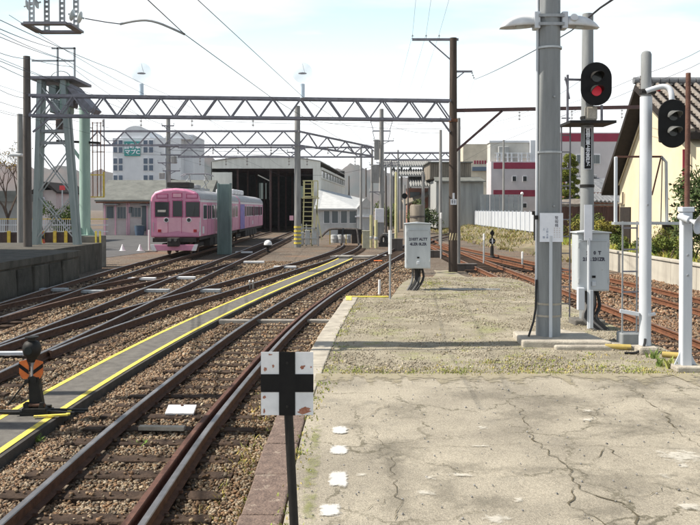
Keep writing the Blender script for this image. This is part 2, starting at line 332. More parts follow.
def rail(cx, off, y0, y1, mats, parent, dz=0.0, name='rail', step=.5, prof=RP):
    n = int((y1 - y0) / step) + 1; ys = np.linspace(y0, y1, n); P = []
    for y in ys:
        x = float(cx(y)); d = float(cx(y + .2) - cx(y - .2)) / .4; nn = Vector((1, -d, 0)).normalized()
        P.append((Vector((x, y, RT + dz)) + nn * off, nn))
    m = MB(); k = len(prof); vs = []
    for p, nn in P: vs += [p + nn * a + Vector((0, 0, b)) for a, b in prof]
    fs = []; mi = []
    for i in range(n - 1):
        for j in range(k):
            fs.append((i * k + j, i * k + (j + 1) % k, (i + 1) * k + (j + 1) % k, (i + 1) * k + j)); mi.append(1 if j in (0, 1, k - 1) else 0)
    m.add(vs, fs); m.m = mi
    m.add(vs[:k], [tuple(range(k))], 0); m.add(vs[-k:], [tuple(range(k - 1, -1, -1))], 0)
    return m.build(name, mats, parent)
SLV = []
for i in range(4):
    m = MB(); rr = random.Random(i); sy = [-.1, -.092, .092, .1]
    nseg = 10; vs = []; fs = []
    prof = [(-.1, -.13), (-.1, -.01), (-.09, 0), (.09, 0), (.1, -.01), (.1, -.13)]
    for a in range(nseg + 1):
        xx = -1.03 + 2.06 * a / nseg
        for (yy, zz) in prof: vs.append((xx, yy + rr.uniform(-.006, .006), zz + (rr.uniform(-.012, .002) if zz > -.1 else 0)))
    for a in range(nseg):
        for j in range(5): fs.append((a * 6 + j, a * 6 + j + 1, a * 6 + j + 7, a * 6 + j + 6))
    fs += [tuple(range(5, -1, -1)), tuple(range(nseg * 6, nseg * 6 + 6))]
    m.add(vs, fs); SLV.append(m.mesh('sleeper', 'sleeper_wood'))
SLP_EX = []                                          # sleepers, for keeping the ballast clear of their tops
def track(label, cx, y0, y1, mats, sl0=None, sl1=None, dz=0.0, sl_w=None, sp=.6, rails=(1, 1)):
    t = thing('railway_track', label, 'railway track', (0, 0, 0), group='tracks of the rail yard')
    for k, s in enumerate((-1, 1)):
        if rails[k]: rail(cx, s * .566, y0 if rails[k] is 1 else rails[k], y1, mats, t, dz)
    y = sl0 if sl0 is not None else y0; i = 0
    while y < (sl1 if sl1 is not None else y1):
        d = float(cx(y + .2) - cx(y - .2)) / .4; wsc, xo = (sl_w(y) if sl_w else (1, 0))
        inst(random.choice(SLV), 'sleeper', t, (float(cx(y)) + xo, y + random.uniform(-.03, .03), SLP + dz - .002), -math.atan(d) + random.uniform(-.012, .012), (wsc, random.uniform(.93, 1.1), 1))
        SLP_EX.append((float(cx(y)) + xo, y, 1.05 * wsc)); y += sp * random.uniform(.97, 1.03); i += 1
    return t
A = track('nearest track beside the platform, shiny rails with a brown guard rail', T1, 2, 88, ['rail_rust', 'rail_top'], 2.4, 66, sp=.58)
rail(T1, .566 - .135, 2, 30, ['rail_rust_red', 'rail_rust_red'], A, -.004, 'guard_rail')
m = MB()
for (x, y, w_) in SLP_EX:
    if y < 16:
        for s in (-1, 1):
            for q in (-1, 1):
                m.box((float(T1(y)) + s * .566 + q * .075, y + q * .03, SLP + .012), (.035, .03, .03))
o = m.build('rail_spike', 'rail_rust', A); o['kind'] = 'stuff'
track('straight track in the middle of the yard, left of the yellow-edged walkway', S, 4.2, 92, ['rail_rust', 'rail_top'], 4.5, 70, sl_w=lambda y: (1.0 + .28 * max(0, min(1, (y - 13) / 9)) * (1 if y < 24 else 0), .28 * max(0, min(1, (y - 13) / 9)) * (1 if y < 24 else 0)))
track('track branching off the middle track and curving right past the yellow ladder', D1, 14.5, 61, ['rail_rust', 'rail_top'], 24.3, 60, dz=-.005)
track('far left track on which the pink train stands', TT, 8.2, 92, ['rail_rust', 'rail_top'], 8.4, 60)
track('crossover track linking the pink train\'s track to the middle track', XO, 19, 43, ['rail_rust', 'rail_top_dull'], 25, 37, dz=-.009)
track('rusty orange track right of the platform earth ramp', Q, 4.2, 100, ['rail_rust_orange', 'rail_top_dull'], 4.5, 60)
track('rusty siding at far right along the low concrete wall', QR, 8.2, 60, ['rail_rust_orange', 'rail_rust_orange'], 8.5, 44, dz=-.006)
m = MB()
for y in np.arange(4, 15, .012): pass
# ------------------------------------------------------------------ walkway between tracks
WZ = -0.99
wl = [px(*p, WZ) for p in [(17, 406), (120, 352), (150, 335), (240, 297), (328, 263), (338, 258)]]
wr = [px(*p, WZ) for p in [(0, 454), (54, 422), (69, 406), (120, 376), (206, 324), (250, 301), (324, 272), (353, 258)]]
def fit(pts, deg=3):
    c = np.polyfit([p[1] for p in pts], [p[0] for p in pts], deg); return lambda y: np.polyval(c, y)
LX = fit([(-4.3, 4), (-4.28, 8)] + [(p.x, p.y) for p in wl]); RX = fit([(-3.66, 4), (-3.6, 7)] + [(p.x, p.y) for p in wr])
ys = np.arange(4, wl[-1].y, .5); m = MB(); e1 = MB(); e2 = MB(); cc = MB()
def strip(mb_, fa, fb, ys, za, z0):
    vs = []; fs = []
    for y in ys:
        a, b = float(fa(y)), float(fb(y)); vs += [(a, y, z0), (a, y, za), (b, y, za), (b, y, z0)]
    for i in range(len(ys) - 1):
        for j in range(3): fs.append((i * 4 + j, i * 4 + j + 1, i * 4 + j + 5, i * 4 + j + 4))
    k = len(vs); fs += [(3, 2, 1, 0), (k - 4, k - 3, k - 2, k - 1)]; mb_.add(vs, fs)
strip(m, LX, RX, ys, WZ, BED - .02)
wk = struct('walkway', m, 'asphalt')
strip(cc, lambda y: RX(y) + .002, lambda y: RX(y) + .05, ys, WZ - .006, BED - .02); cc.build('concrete_edge', 'walkway_side_shade', wk)
for fa, fb, nm in ((lambda y: LX(y) + .005, lambda y: LX(y) + .085, 'l'), (lambda y: RX(y) - .09, lambda y: RX(y) - .005, 'r')):
    e = MB(); strip(e, fa, fb, ys, WZ + .004, WZ + .001); e.build('yellow_line', 'yellow_paint', wk)
# foot crossing of planks where the walkway ends, and concrete cable trough across the near track
ft = thing('foot_crossing', 'pale plank foot crossing over the tracks at the far end of the walkway', 'crossing', (0, 0, 0))
for i in range(4):
    m = MB(); yy = wl[-1].y + .15 + i * .32
    m.box((.6 + i * .1, yy, RT - .055), (.92, .28, .09)); m.build('plank', 'walkway_concrete', ft)
    m = MB(); m.box((-.55 + i * .1, yy + .1, RT - .05), (1.0, .28, .09)); m.build('plank', 'walkway_concrete', ft)
tr = thing('cable_trough', 'pale concrete cable trough crossing under the nearest track', 'cable trough', (0, 0, 0))
for i, (a, b) in enumerate(((-3.05, -2.32), (-2.2, -1.16), (-1.0, -.35))):
    m = MB(); m.bar((a, 19.15, SLP + .005), (b, 19.1, SLP + .005), .2, .1); m.build('trough_section', 'walkway_concrete', tr, bevel=.01)
# ------------------------------------------------------------------ platform with kerb stones
EL = curve_x([(-.60, -6), (-.58, 4), (-.572, 6.3), (-.44, 9.5), (-.28, 12.2), (-.09, 14.75), (0.0, 16)])
def XR(y): return np.interp(y, [-6, 13, 18, 26, 35], [3.62, 3.62, 3.9, 4.35, 4.55])
def XL(y): return float(EL(y)) if y <= 14.8 else float(np.interp(y, [14.8, 18, 25, 35], [.74, 1.15, 2.2, 3.7]))
def ZP(y): t = max(0, min(1, (y - 16.5) / 18)); return -1.06 * (3 * t * t - 2 * t ** 3) * 1.02
def hn(x, y, s=1.0, k=0): return math.sin(x * 3.1 * s + 1.3 + k) * math.sin(y * 2.7 * s + .4 + k) * .5 + math.sin(x * 7.3 * s + y * 5.1 * s + k) * .3 + math.sin(x * 13.7 * s - y * 11.3 * s) * .2
def sheet(mb_, y0, y1, xl, xr, zf, ny, nx, amp, skirt=True, slope=0.0):
    ys = np.linspace(y0, y1, ny); vs = []; fs = []; W = nx + (2 if skirt else 0)
    for y in ys:
        a, b = xl(y), float(xr(y)); z0 = zf(y); row = []
        if skirt: row.append((a - slope * max(0, z0 - BED), y, BED - .03))
        for i in range(nx):
            x = a + (b - a) * i / (nx - 1); ed = min(1, min(i, nx - 1 - i) / 2)
            row.append((x, y, z0 + amp * hn(x, y) * ed))
        if skirt: row.append((b + slope * max(0, z0 - BED), y, BED - .03))
        vs += row
    for i in range(ny - 1):
        for j in range(W - 1): fs.append((i * W + j, i * W + j + 1, (i + 1) * W + j + 1, (i + 1) * W + j))
    if skirt: fs += [tuple(range(W - 1, -1, -1)), tuple(range((ny - 1) * W, ny * W))]
    mb_.add(vs, fs)
m = MB(); sheet(m, -6, 7.86, lambda y: float(EL(y)) + .24, XR, lambda y: -.004, 60, 24, .0035)
plat = struct('platform', m, 'concrete', smooth=False)
m = MB(); sheet(m, 7.862, 14.86, lambda y: float(EL(y)) + .24, XR, lambda y: -.006, 60, 34, .010); o = struct('platform_earth', m, 'earth', smooth=True); sharp(o.data, 50)
m = MB(); sheet(m, 14.862, 36, XL, XR, lambda y: ZP(y) - .008, 70, 26, .03, slope=.35); o = struct('earth_ramp', m, 'earth', smooth=True); sharp(o.data, 50)
y = -2.0; i = 0
while y < 14.7:
    ln = random.uniform(.62, .74); y1 = min(y + ln, 14.85)
    m = MB(); a0, a1 = float(EL(y)), float(EL(y1)); d = .004; j = random.uniform(-.006, .006); wj = random.uniform(.225, .236)
    zt = random.uniform(-.004, .006)
    p = [(a0 + j, y + d), (a0 + wj, y + d), (a1 + wj, y1 - d), (a1 + j, y1 - d)]
    m.add([(u, v, zz) for zz in (-.32, zt) for u, v in p], [(3, 2, 1, 0), (4, 5, 6, 7), (0, 1, 5, 4), (1, 2, 6, 5), (2, 3, 7, 6), (3, 0, 4, 7)])
    m.build('kerb_stone', 'kerb_red' if y < 6.6 else 'kerb_pale', plat, bevel=.012); y = y1; i += 1
m = MB(); m.add([(float(EL(v)) + .03 + (0 if k else 0), v, zz) for zz in (-1.14, -.3) for k, v in enumerate(np.linspace(-3, 14.84, 30))], [(i, i + 1, i + 31, i + 30) for i in range(29)])
m.add([(float(EL(v)) + .24, v, zz) for zz in (-1.14, -.3) for v in np.linspace(-3, 14.84, 30)], [(i + 30, i + 31, i + 1, i) for i in range(29)])
m.build('platform_face', 'kerb_pale', plat)
m = MB(); m.bb(-.08, .70, 14.87, 14.97, -.30, .012); m.bb(-.07, .03, 14.30, 14.864, .001, .012)
o = m.build('yellow_edge', 'yellow_paint', plat)
m = MB(); m.bb(-.04, .72, 14.975, 15.02, -1.13, -.2); m.build('platform_end_face', 'kerb_pale', plat)
# worn paint marks
def blob(mb_, cx, cy, sx, sy, z, n=16, j=.25):
    p = [(cx + sx * math.copysign(abs(math.cos(t)) ** .45, math.cos(t)) * random.uniform(1 - j, 1), cy + sy * math.copysign(abs(math.sin(t)) ** .45, math.sin(t)) * random.uniform(1 - j, 1), z) for t in [2 * math.pi * k / n for k in range(n)]]
    mb_.add(p + [(cx, cy, z)], [(k, (k + 1) % n, n) for k in range(n)])
def fade(o, vals):
    at = o.data.attributes.new('fade', 'FLOAT', 'POINT'); at.data.foreach_set('value', vals)
def patch(cx, cy, sx, sy, z, n, j, name, mat):
    m = MB(); blob(m, cx, cy, sx, sy, z, n, j); fade(m.build(name, mat, plat), [0.0] * n + [1.0])
for (u, v, a, b) in ((340, 430, .052, .10), (339, 450, .052, .10), (338.5, 479, .05, .14), (330, 510, .05, .09)):
    p = px(u, v, 0); patch(p.x, p.y, a * 1.45, b * 1.3, .0022, 20, .1, 'painted_mark', 'paint_worn')
for (u, v, a, b) in ((483, 428, .04, .03), (463, 475, .07, .02), (425, 493, .05, .03), (430, 478, .03, .025), (497, 520, .06, .05), (681, 456, .13, .10), (683, 466, .03, .04), (664, 476, .03, .03), (587, 411, .04, .03), (480, 446, .05, .015), (520, 500, .03, .02), (362, 475, .03, .02), (588, 420, .05, .03), (690, 507, .05, .04)):
    p = px(u, v, 0); patch(p.x, p.y, a * 2.0, b * 2.4, .0026, 22, .3, 'lime_stain', 'lime_worn')
for i in range(26):
    patch(random.uniform(-.2, 3.3), random.uniform(3.6, 7.6), random.uniform(.15, .5), random.uniform(.15, .45), .0006 + i * .00007, 26, .3, 'dirt_stain', 'dirt_worn')
for i, (u, v, a, b) in enumerate(((392, 465, .12, .5), (400, 410, .25, .5), (396, 500, .15, .35), (315, 440, .06, .5), (312, 470, .07, .5), (308, 505, .07, .4), (620, 480, .5, .35), (560, 400, .5, .3), (480, 395, .4, .3))):
    p = px(u, v, 0); patch(p.x, p.y, a, b, .0030 + i * .00005, 24, .25, 'dirt_stain' if i not in (3, 4, 5) else 'moss', 'dirt_worn' if i not in (3, 4, 5) else 'moss_worn')
m = MB(); vs = []
for i in range(60):
    xx = -.33 + 3.9 * i / 59; vs += [(xx, 7.95, .0022), (xx, 7.80 - abs(hn(xx * 2, 1.0, 1.3)) * .75 - random.uniform(0, .25), .0022)]
m.add(vs, [(2 * i, 2 * i + 1, 2 * i + 3, 2 * i + 2) for i in range(59)]); fade(m.build('soil_fringe', 'earth_worn', plat), [1.0, 0.0] * 60)
# cracks: narrow jagged fissures filled with dirt and moss
def crack(pts, wd, jag=.028):
    wd = wd * .72
    P = [px(u, v, 0) for u, v in pts]; out = []
    for a, b in zip(P, P[1:]):
        n = max(2, int((b - a).length / .05))
        for k in range(n): out.append(a.lerp(b, k / n))
    out.append(P[-1]); vs = []; fs = []
    for i, p in enumerate(out):
        d = (out[min(i + 1, len(out) - 1)] - out[max(0, i - 1)]).normalized(); nn = Vector((-d.y, d.x, 0))
        c = p + nn * random.uniform(-jag, jag); ww = wd * random.uniform(.2, 1.25) * (1 if 0 < i < len(out) - 1 else .1)
        vs += [(c.x + nn.x * ww, c.y + nn.y * ww, .0018), (c.x - nn.x * ww, c.y - nn.y * ww, .0018)]
    for i in range(len(out) - 1): fs.append((2 * i, 2 * i + 1, 2 * i + 3, 2 * i + 2))
    m = MB(); m.add(vs, fs); m.build('crack', 'crack_worn', plat)
for pts, wd in (([(532, 437), (545, 450), (563, 462), (576, 481), (580, 489), (603, 496), (622, 503), (634, 516), (640, 540)], .009),
                ([(576, 487), (574, 496), (573, 507), (592, 517), (612, 530)], .008), ([(640, 393), (650, 403), (668, 415), (675, 430)], .008), ([(675, 430), (690, 440), (700, 448)], .005),
                ([(385, 447), (440, 447), (478, 445), (532, 444), (600, 446), (660, 447), (700, 448)], .0035), ([(370, 424), (378, 440), (385, 447)], .004), ([(350, 422), (372, 414), (392, 404)], .004),
                ([(395, 455), (393, 480), (398, 500), (390, 520)], .005), ([(562, 462), (590, 465), (605, 445)], .005), ([(505, 398), (522, 412), (532, 437)], .005), ([(360, 513), (375, 505), (393, 497)], .004),
                ([(605, 446), (620, 460), (615, 462)], .005), ([(620, 497), (650, 495), (680, 482)], .004), ([(455, 376), (478, 384), (470, 393)], .004), ([(540, 400), (600, 408), (640, 393)], .003)):
    crack(pts, wd)
# ------------------------------------------------------------------ loose stones (ballast)
def ico():                                            # angular broken stone: a jittered block
    v = np.array([(a, b, c) for c in (-1, 1) for b in (-1, 1) for a in (-1, 1)], float) * .66
    f = np.array([(0, 2, 3), (0, 3, 1), (4, 5, 7), (4, 7, 6), (0, 1, 5), (0, 5, 4), (2, 6, 7), (2, 7, 3), (0, 4, 6), (0, 6, 2), (1, 3, 7), (1, 7, 5)])
    return v, f
def scatter(name, pos, rad, cols, parent=None, mat='stone', flat=.75):
    n = len(pos); bv, bf = ico(); rng = np.random.default_rng(3)
    an = rng.uniform(.65, 1.25, (n, 1, 3)); an[:, :, 2] *= flat
    V = bv[None] * an * rng.uniform(.55, 1.3, (n, 8, 3)) * rad[:, None, None]
    a = rng.uniform(0, 6.28, n); b = rng.normal(0, .7, n); ca, sa, c2, s2 = np.cos(a), np.sin(a), np.cos(b), np.sin(b)
    x, y, z = V[..., 0], V[..., 1], V[..., 2]
    y, z = y * c2[:, None] - z * s2[:, None], y * s2[:, None] + z * c2[:, None]
    x, y = x * ca[:, None] - y * sa[:, None], x * sa[:, None] + y * ca[:, None]
    V = np.stack([x, y, z], -1) + pos[:, None]
    Fa = (bf[None] + (np.arange(n) * 8)[:, None, None]).reshape(-1)
    me = bpy.data.meshes.new(name); me.vertices.add(n * 8); me.vertices.foreach_set('co', V.reshape(-1))
    me.loops.add(len(Fa)); me.loops.foreach_set('vertex_index', Fa)
    np_ = len(Fa) // 3; me.polygons.add(np_); me.polygons.foreach_set('loop_start', np.arange(np_) * 3)
    at = me.attributes.new('tint', 'FLOAT_COLOR', 'POINT'); c = np.ones((n, 8, 4)); c[..., :3] = cols[:, None]; at.data.foreach_set('color', c.reshape(-1))
    me.update(calc_edges=True); me.validate(); me.materials.append(M[mat])
    o = bpy.data.objects.new(name, me); COL.objects.link(o); o['kind'] = 'stuff'
    if parent: o.parent = parent
    return o
PAL = np.array([(.40, .31, .205), (.26, .18, .115), (.50, .415, .30), (.16, .11, .075), (.33, .225, .14), (.40, .335, .25), (.22, .185, .145), (.33, .205, .12)])
rng = np.random.default_rng(11)
SE = np.array(SLP_EX)
def ballast(x0, x1, y0, y1, dens, r0, r1, tr_list, pal=PAL):
    n = int((x1 - x0) * (y1 - y0) * dens); x = rng.uniform(x0, x1, n); y = rng.uniform(y0, y1, n); keep = np.ones(n, bool)
    keep &= np.abs(x) / np.maximum(y, 1) < .56                     # only what the frame can see, with a margin
    near = np.zeros(n, bool)
    for f in tr_list:
        o = np.abs(x - f(y)); near |= o < 1.25
        keep &= ~((np.abs(o - .566) < .075))
        if f is T1: keep &= ~((x - f(y) > .36) & (x - f(y) < .60))
    lx = LX(y); rx = RX(y); keep &= ~((x > lx - .04) & (x < rx + .08) & (y < 41))
    keep &= ~((x > np.where(y < 14.9, EL(y) - .05, np.interp(y, [14.8, 18, 25, 35], [.5, .9, 2.0, 3.6])) - .02) & (x < XR(y) + .35))
    s = SE[(SE[:, 1] > y0 - 1) & (SE[:, 1] < y1 + 1)]
    on = np.zeros(n, bool)
    for sx, sy, sw in s: on |= (np.abs(y - sy) < .105) & (np.abs(x - sx) < sw)
    keep &= ~on | (rng.random(n) < .05)
    x, y, near = x[keep], y[keep], near[keep]; on = on[keep]; k = len(x)
    rad = rng.uniform(r0, r1, k)
    z = BED + rad * .35 + np.where(near, .035, .0) + rng.uniform(-.012, .015, k); z[on] = SLP + rad[on] * .4
    c = pal[rng.integers(0, len(pal), k)] * rng.uniform(.75, 1.2, (k, 1))
    rust = np.clip(np.sin(x * 1.3 + np.sin(y * .9)) * .5 + .2, 0, 1)[:, None] * .5; c = c * (1 - rust) + np.array([.26, .165, .11]) * rust * 1.1
    mot = .5 + .5 * np.sin(x * 2.3 + 1.7 * np.sin(y * 1.1)) * np.sin(y * 1.9 + 1.3 * np.sin(x * 1.7)); c = c * (.62 + .46 * mot)[:, None]   # patches of older, dirtier stone
    g = np.full(k, 9.0)
    for f in tr_list: g = np.minimum(g, np.abs(np.abs(x - f(y)) - .60))
    c = c * np.clip(.42 + g * 1.5, 0, 1)[:, None] ** .8                # rust and brake dust darken the stones along the rails
    return np.stack([x, y, z], -1), rad, c
def join(name, parts): scatter(name, np.concatenate([p[0] for p in parts]), np.concatenate([p[1] for p in parts]), np.concatenate([p[2] for p in parts]))
tl = [T1, S, D1, TT]
join('ballast', [ballast(-5.0, -.3, 5.0, 9.5, 2400, .012, .025, [T1, S]), ballast(-7.0, -.2, 9.5, 14, 1150, .015, .030, [T1, S]),
                 ballast(-7.6, .4, 14, 20, 560, .02, .038, tl), ballast(-9.9, 1.5, 20, 28, 230, .026, .048, tl), ballast(-10, 3, 28, 42, 75, .034, .06, tl)])
PALR = np.array([(.36, .23, .14), (.28, .16, .09), (.42, .32, .22), (.24, .13, .08), (.40, .27, .17), (.33, .26, .2)])
join('ballast', [ballast(3.7, 11, 10, 20, 420, .02, .04, [Q, QR], PALR), ballast(4, 11.5, 20, 34, 120, .03, .055, [Q, QR], PALR)])
# pebbles on the earth of the platform
n = 52000; y = rng.uniform(7.95, 24, n); y = 7.95 + (y - 7.95) ** 1.25 / 16.05 ** .25; xl = np.array([XL(v) for v in y]); x = xl + .2 + (XR(y) - xl - .25) * rng.random(n)
dn = np.array([hn(a * .6, b * .6, .7, 2.) for a, b in zip(x, y)]); k = rng.random(n) < .45 + .9 * dn.clip(-.4, 1); x, y = x[k], y[k]
zz = np.array([ZP(v) if v > 14.86 else -.006 for v in y]) + .004; rad = rng.uniform(.004, .0105, len(x)) * (1 + (rng.random(len(x)) > .96) * 1.3)
c = np.array([(.43, .38, .285), (.33, .29, .22), (.49, .44, .345), (.29, .25, .19)])[rng.integers(0, 4, len(x))] * rng.uniform(.7, 1.15, (len(x), 1))
scatter('gravel', np.stack([x, y, zz], -1), rad, c)
n = 500; y = rng.uniform(4, 7.8, n); x = rng.uniform(-.3, 3.5, n)
scatter('gravel', np.stack([x, y, np.full(n, .002)], -1), rng.uniform(.003, .008, n), np.full((n, 3), .3) * rng.uniform(.6, 1.3, (n, 1)))
# ------------------------------------------------------------------ grass tufts
mk('grass', (.30, .33, .10), (.44, .38, .17), 3, .9, attr='tint', spec=.1)
def grass(name, pts, h0, h1, nb, spread, lean=.35, cols=((1, 1, 1), (.8, .95, .7), (1.1, 1.0, .9)), wd=.006, parent=None):
    rg = np.random.default_rng(5); vs = []; fs = []; cl = []
    for (x, y, z) in pts:
        col = np.array(cols[rg.integers(0, len(cols))])
        for _ in range(nb):
            a = rg.uniform(0, 6.28); r = spread * rg.random(); bx, by = x + r * math.cos(a), y + r * math.sin(a)
            h = rg.uniform(h0, h1); la = rg.uniform(0, 6.28); lx, ly = math.cos(la) * lean * h, math.sin(la) * lean * h
            w_ = wd * rg.uniform(.6, 1.4); ta = rg.uniform(0, 6.28); wx, wy = math.cos(ta) * w_, math.sin(ta) * w_
            b = len(vs); vs += [(bx - wx, by - wy, z - .004), (bx + wx, by + wy, z - .004), (bx + lx * .45 + wx * .7, by + ly * .45 + wy * .7, z + h * .6), (bx + lx * .45 - wx * .7, by + ly * .45 - wy * .7, z + h * .6), (bx + lx, by + ly, z + h)]
            fs += [(b, b + 1, b + 2, b + 3), (b + 3, b + 2, b + 4)]; cl += [col * rg.uniform(.75, 1.2)] * 5
    me = bpy.data.meshes.new(name); me.from_pydata(vs, [], fs); at = me.attributes.new('tint', 'FLOAT_COLOR', 'POINT')
    c = np.ones((len(vs), 4)); c[:, :3] = np.array(cl); at.data.foreach_set('color', c.reshape(-1)); me.materials.append(M['grass'])
    o = bpy.data.objects.new(name, me); COL.objects.link(o); o['kind'] = 'stuff'
    if parent: o.parent = parent
    return o
pts = []
for _ in range(300): pts.append((random.uniform(.9, 3.5), 7.9 + abs(random.gauss(0, .45)), -.006))
for _ in range(90): pts.append((random.uniform(-.1, 1.2), 7.9 + abs(random.gauss(0, .2)), -.006))
for _ in range(420):
    y = random.uniform(8, 22); x = random.uniform(XL(y) + .25, float(XR(y)) - .1)
    if hn(x * .5, y * .5, .8, 1.) > .05: pts.append((x, y, (ZP(y) if y > 14.86 else 0) - .01))
for _ in range(70): c = px(random.gauss(432, 9), random.gauss(284, 2), 0); pts.append((c.x, c.y, -.01))
for _ in range(50): y = random.uniform(3.5, 7.8); pts.append((float(EL(y)) + .243 + random.uniform(-.006, .03), y, -.005))
for _ in range(60): y = random.uniform(6.6, 14); pts.append((float(EL(y)) + .25 + random.uniform(0, .1), y, -.005))
grass('grass', pts, .005, .026, 8, .09, .6)
pts = [(random.uniform(-1.3, -.62), random.uniform(5.5, 12), BED + .02) for _ in range(130)]
grass('grass', pts, .03, .10, 9, .08, .8, ((1.3, 1.05, .85), (1.1, 1, .8), (.9, 1, .7)))
wp = [px(668, 368, 0), px(672, 366, 0), px(660, 366, 0), px(678, 369, 0), px(652, 358, 0)]
grass('weed', [(p.x, p.y, -.005) for p in wp], .04, .11, 22, .07, .5, ((.5, .75, .5), (.7, .8, .6)), .012)
for u, v in ((35, 443), (139, 449)):
    c = px(u, v, BED); grass('weed', [(c.x + random.uniform(-.05, .05), c.y + random.uniform(-.04, .04), BED) for _ in range(5)], .04, .10, 14, .05, .8, ((.6, 1.0, .6),), .012)

# ------------------------------------------------------------------ loose boards and covers lying between the rails
def flat(name, label, cat, u, v, w_, d_, h, mat, z=SLP + .01, rz=0, tilt=0, group=None):
    p = px(u, v, z); m = MB(); m.box((0, 0, h / 2), (w_, d_, h), Euler((tilt, 0, rz)).to_matrix()); o = m.build(name, mat, None, bevel=.006)
    o.location = p; return tag(o, label, cat, group)
mk('white_board', (.82, .82, .82), (.74, .74, .74), 9, .6)
o = flat('number_board', 'small bright white board lying between the rails of the nearest track', 'board', 181, 411, .37, .22, .03, 'white_board', z=SLP + .03, tilt=.28)
m = MB(); m.cyl((.0, .075, .05), (.0, .075, .066), .018, None, 10); m.build('bolt', 'rail_rust', o)
CM = 'galv'
cv = [((54, 291), .85, .32, 'wide pale grey cable cover on the pink train\'s track, left one nearest the retaining wall'), ((85, 293), 1.15, .30, 'long pale grey cable cover between the far left tracks, in front of the retaining wall'),
      ((142, 280), 1.0, .3, 'white cable cover on the crossover rails below the pink train\'s left corner'), ((182, 279), 1.0, .3, 'white cable cover on the middle track below the pink train'),
      ((157, 292), .8, .3, 'dull grey cable cover just right of the rail crossing'), ((208, 292), .8, .34, 'grey cable cover between the rails of the branching track'),
      ((244, 253), 1.0, .35, 'white cable cover near the foot of the green post'), ((285, 268), 1.0, .3, 'small pale cable cover on the branching track before the ladder'), ((254, 263), 1.0, .3, 'pale cable cover on bare ground right of the middle track')]
for (u, v), a, b, lb in cv: flat('cable_cover', lb, 'cable cover', u, v, a, b, .09, CM if v > 290 else 'white_board', z=SLP + .0, group='cable covers on the tracks')
flat('plank', 'pale weathered plank lying between rails of the nearest track near the bottom left', 'plank', 162, 430, .55, .09, .05, 'kerb_pale', rz=-.05)
flat('plank', 'white painted plank end lying left of the points lever', 'plank', 10, 355, .75, .14, .06, 'white_paint', z=SLP + .03, rz=.05)
flat('marker_plate', 'small red plate lying on the nearest track before the foot crossing', 'plate', 378, 261, .42, .5, .03, 'red_plate' if 'red_plate' in M else 'orange_paint')
flat('marker_plate', 'small white plate lying on the nearest track at the foot crossing', 'plate', 382, 255.5, .5, .5, .03, 'white_board')

# ------------------------------------------------------------------ black cross sign
D = 3.75; c = pd(293, 525, D); base = Vector((X(295, D), D, 0))
cs = thing('cross_sign', 'rusty white square sign with black cross on a black post', 'sign', base)
lean = Vector((X(288, D) - X(295, D), 0, 0)); zb, zt = Z(415, D), Z(352, D); hw = 26.2 / F * D; zc = (zb + zt) / 2; cx = X(287, D) - base.x
m = MB(); m.tube([(0, .02, 0), (lean.x * .5, .02, zb * .5), (lean.x, .02, zb), (lean.x - .004, .02, zt - .02)], .021, 14); m.build('post', 'black_iron', cs, smooth=True)
m = MB(); m.box((cx, 0, zc), (hw * 2, .004, zt - zb)); m.build('plate', 'sign_white', cs)
k = F / D
m = MB(); m.box((cx, -.004, zc), (16.2 / k, .003, zt - zb + .002)); m.build('cross_bar', 'sign_black', cs)
m = MB(); m.box((cx, -.0035, Z(383, D)), (hw * 2 + .002, .0026, 18 / k)); m.build('cross_bar', 'sign_black', cs)
RB = [0]
def rustb(u, v, a, b, n=14):
    RB[0] += 1
    p = [(X(u, D) - base.x + a / k * math.cos(t) * random.uniform(.5, 1), -.0026 - .0001 * RB[0], Z(v, D) + b / k * math.sin(t) * random.uniform(.5, 1)) for t in [2 * math.pi * i / n for i in range(n)]]
    m = MB(); m.add(p + [(X(u, D) - base.x, -.0026 - .0001 * RB[0], Z(v, D))], [((i + 1) % n, i, n) for i in range(n)]); m.build('rust_stain', 'rust_patch', cs)
for q in ((304, 411, 8.5, 3.6), (306, 409, 6, 3), (302, 367.5, 2.4, 2.4), (304, 366, 1.5, 1.2), (265, 369, 2, 3), (270, 354.5, 3, 1), (273, 366, 1.5, 2.5), (264, 397, 2, 2), (311, 367, 1.2, 1), (264, 411, 1.2, 3)): rustb(*q)
m = MB()
for zz in (zt - .05, zb + .04): m.cyl((cx, -.001, zz), (cx, -.009, zz), .006, None, 8)
m.build('bolt', 'black_iron', cs)

# ------------------------------------------------------------------ points lever with orange chevron target
P0 = px(37, 414, WZ)
k = F / P0.y; lv = thing('points_lever', 'black hand points lever with orange chevron target and round lantern', 'points lever', P0)
H = lambda y: (414 - y) / k
m = MB(); m.box((0, 0, .03), (.36, .22, .06)); m.box((0, .09, .07), (.30, .05, .05)); m.box((0, -.09, .07), (.30, .05, .05)); m.box((-.30, -.02, .025), (.42, .05, .03)); m.box((.35, .02, .02), (.5, .06, .025)); m.box((-.3, .08, .02), (.4, .04, .03))
m.build('base_frame', 'black_iron', lv, bevel=.008)
m = MB(); m.prism([(-.13, .06), (.14, .06), (.085, .13), (.045, H(384)), (.05, H(376)), (-.10, H(376)), (-.09, H(386)), (-.085, .15)], -.05, .05); m.build('stand', 'black_iron', lv, bevel=.01)
for sx in (-.1, .09):
    m = MB(); m.prism([(sx - .05, .05), (sx + .05, .05), (sx + .02, .17), (sx - .02, .17)], -.10, -.05); m.build('bearing', 'black_iron', lv, bevel=.008)
m = MB(); m.cyl((-.14, -.075, .13), (.13, -.075, .13), .022, None, 10); m.build('crank_shaft', 'rail_rust', lv, smooth=True)
m = MB(); m.cyl((-.03, -.06, H(379)), (-.03, .06, H(379)), .05, None, 14); m.build('pivot', 'black_iron', lv, smooth=True)
m = MB(); m.cyl((-.05, 0, H(385)), (-.05, 0, H(350)), .025, None, 12); m.build('spindle', 'steel_grey', lv, smooth=True)
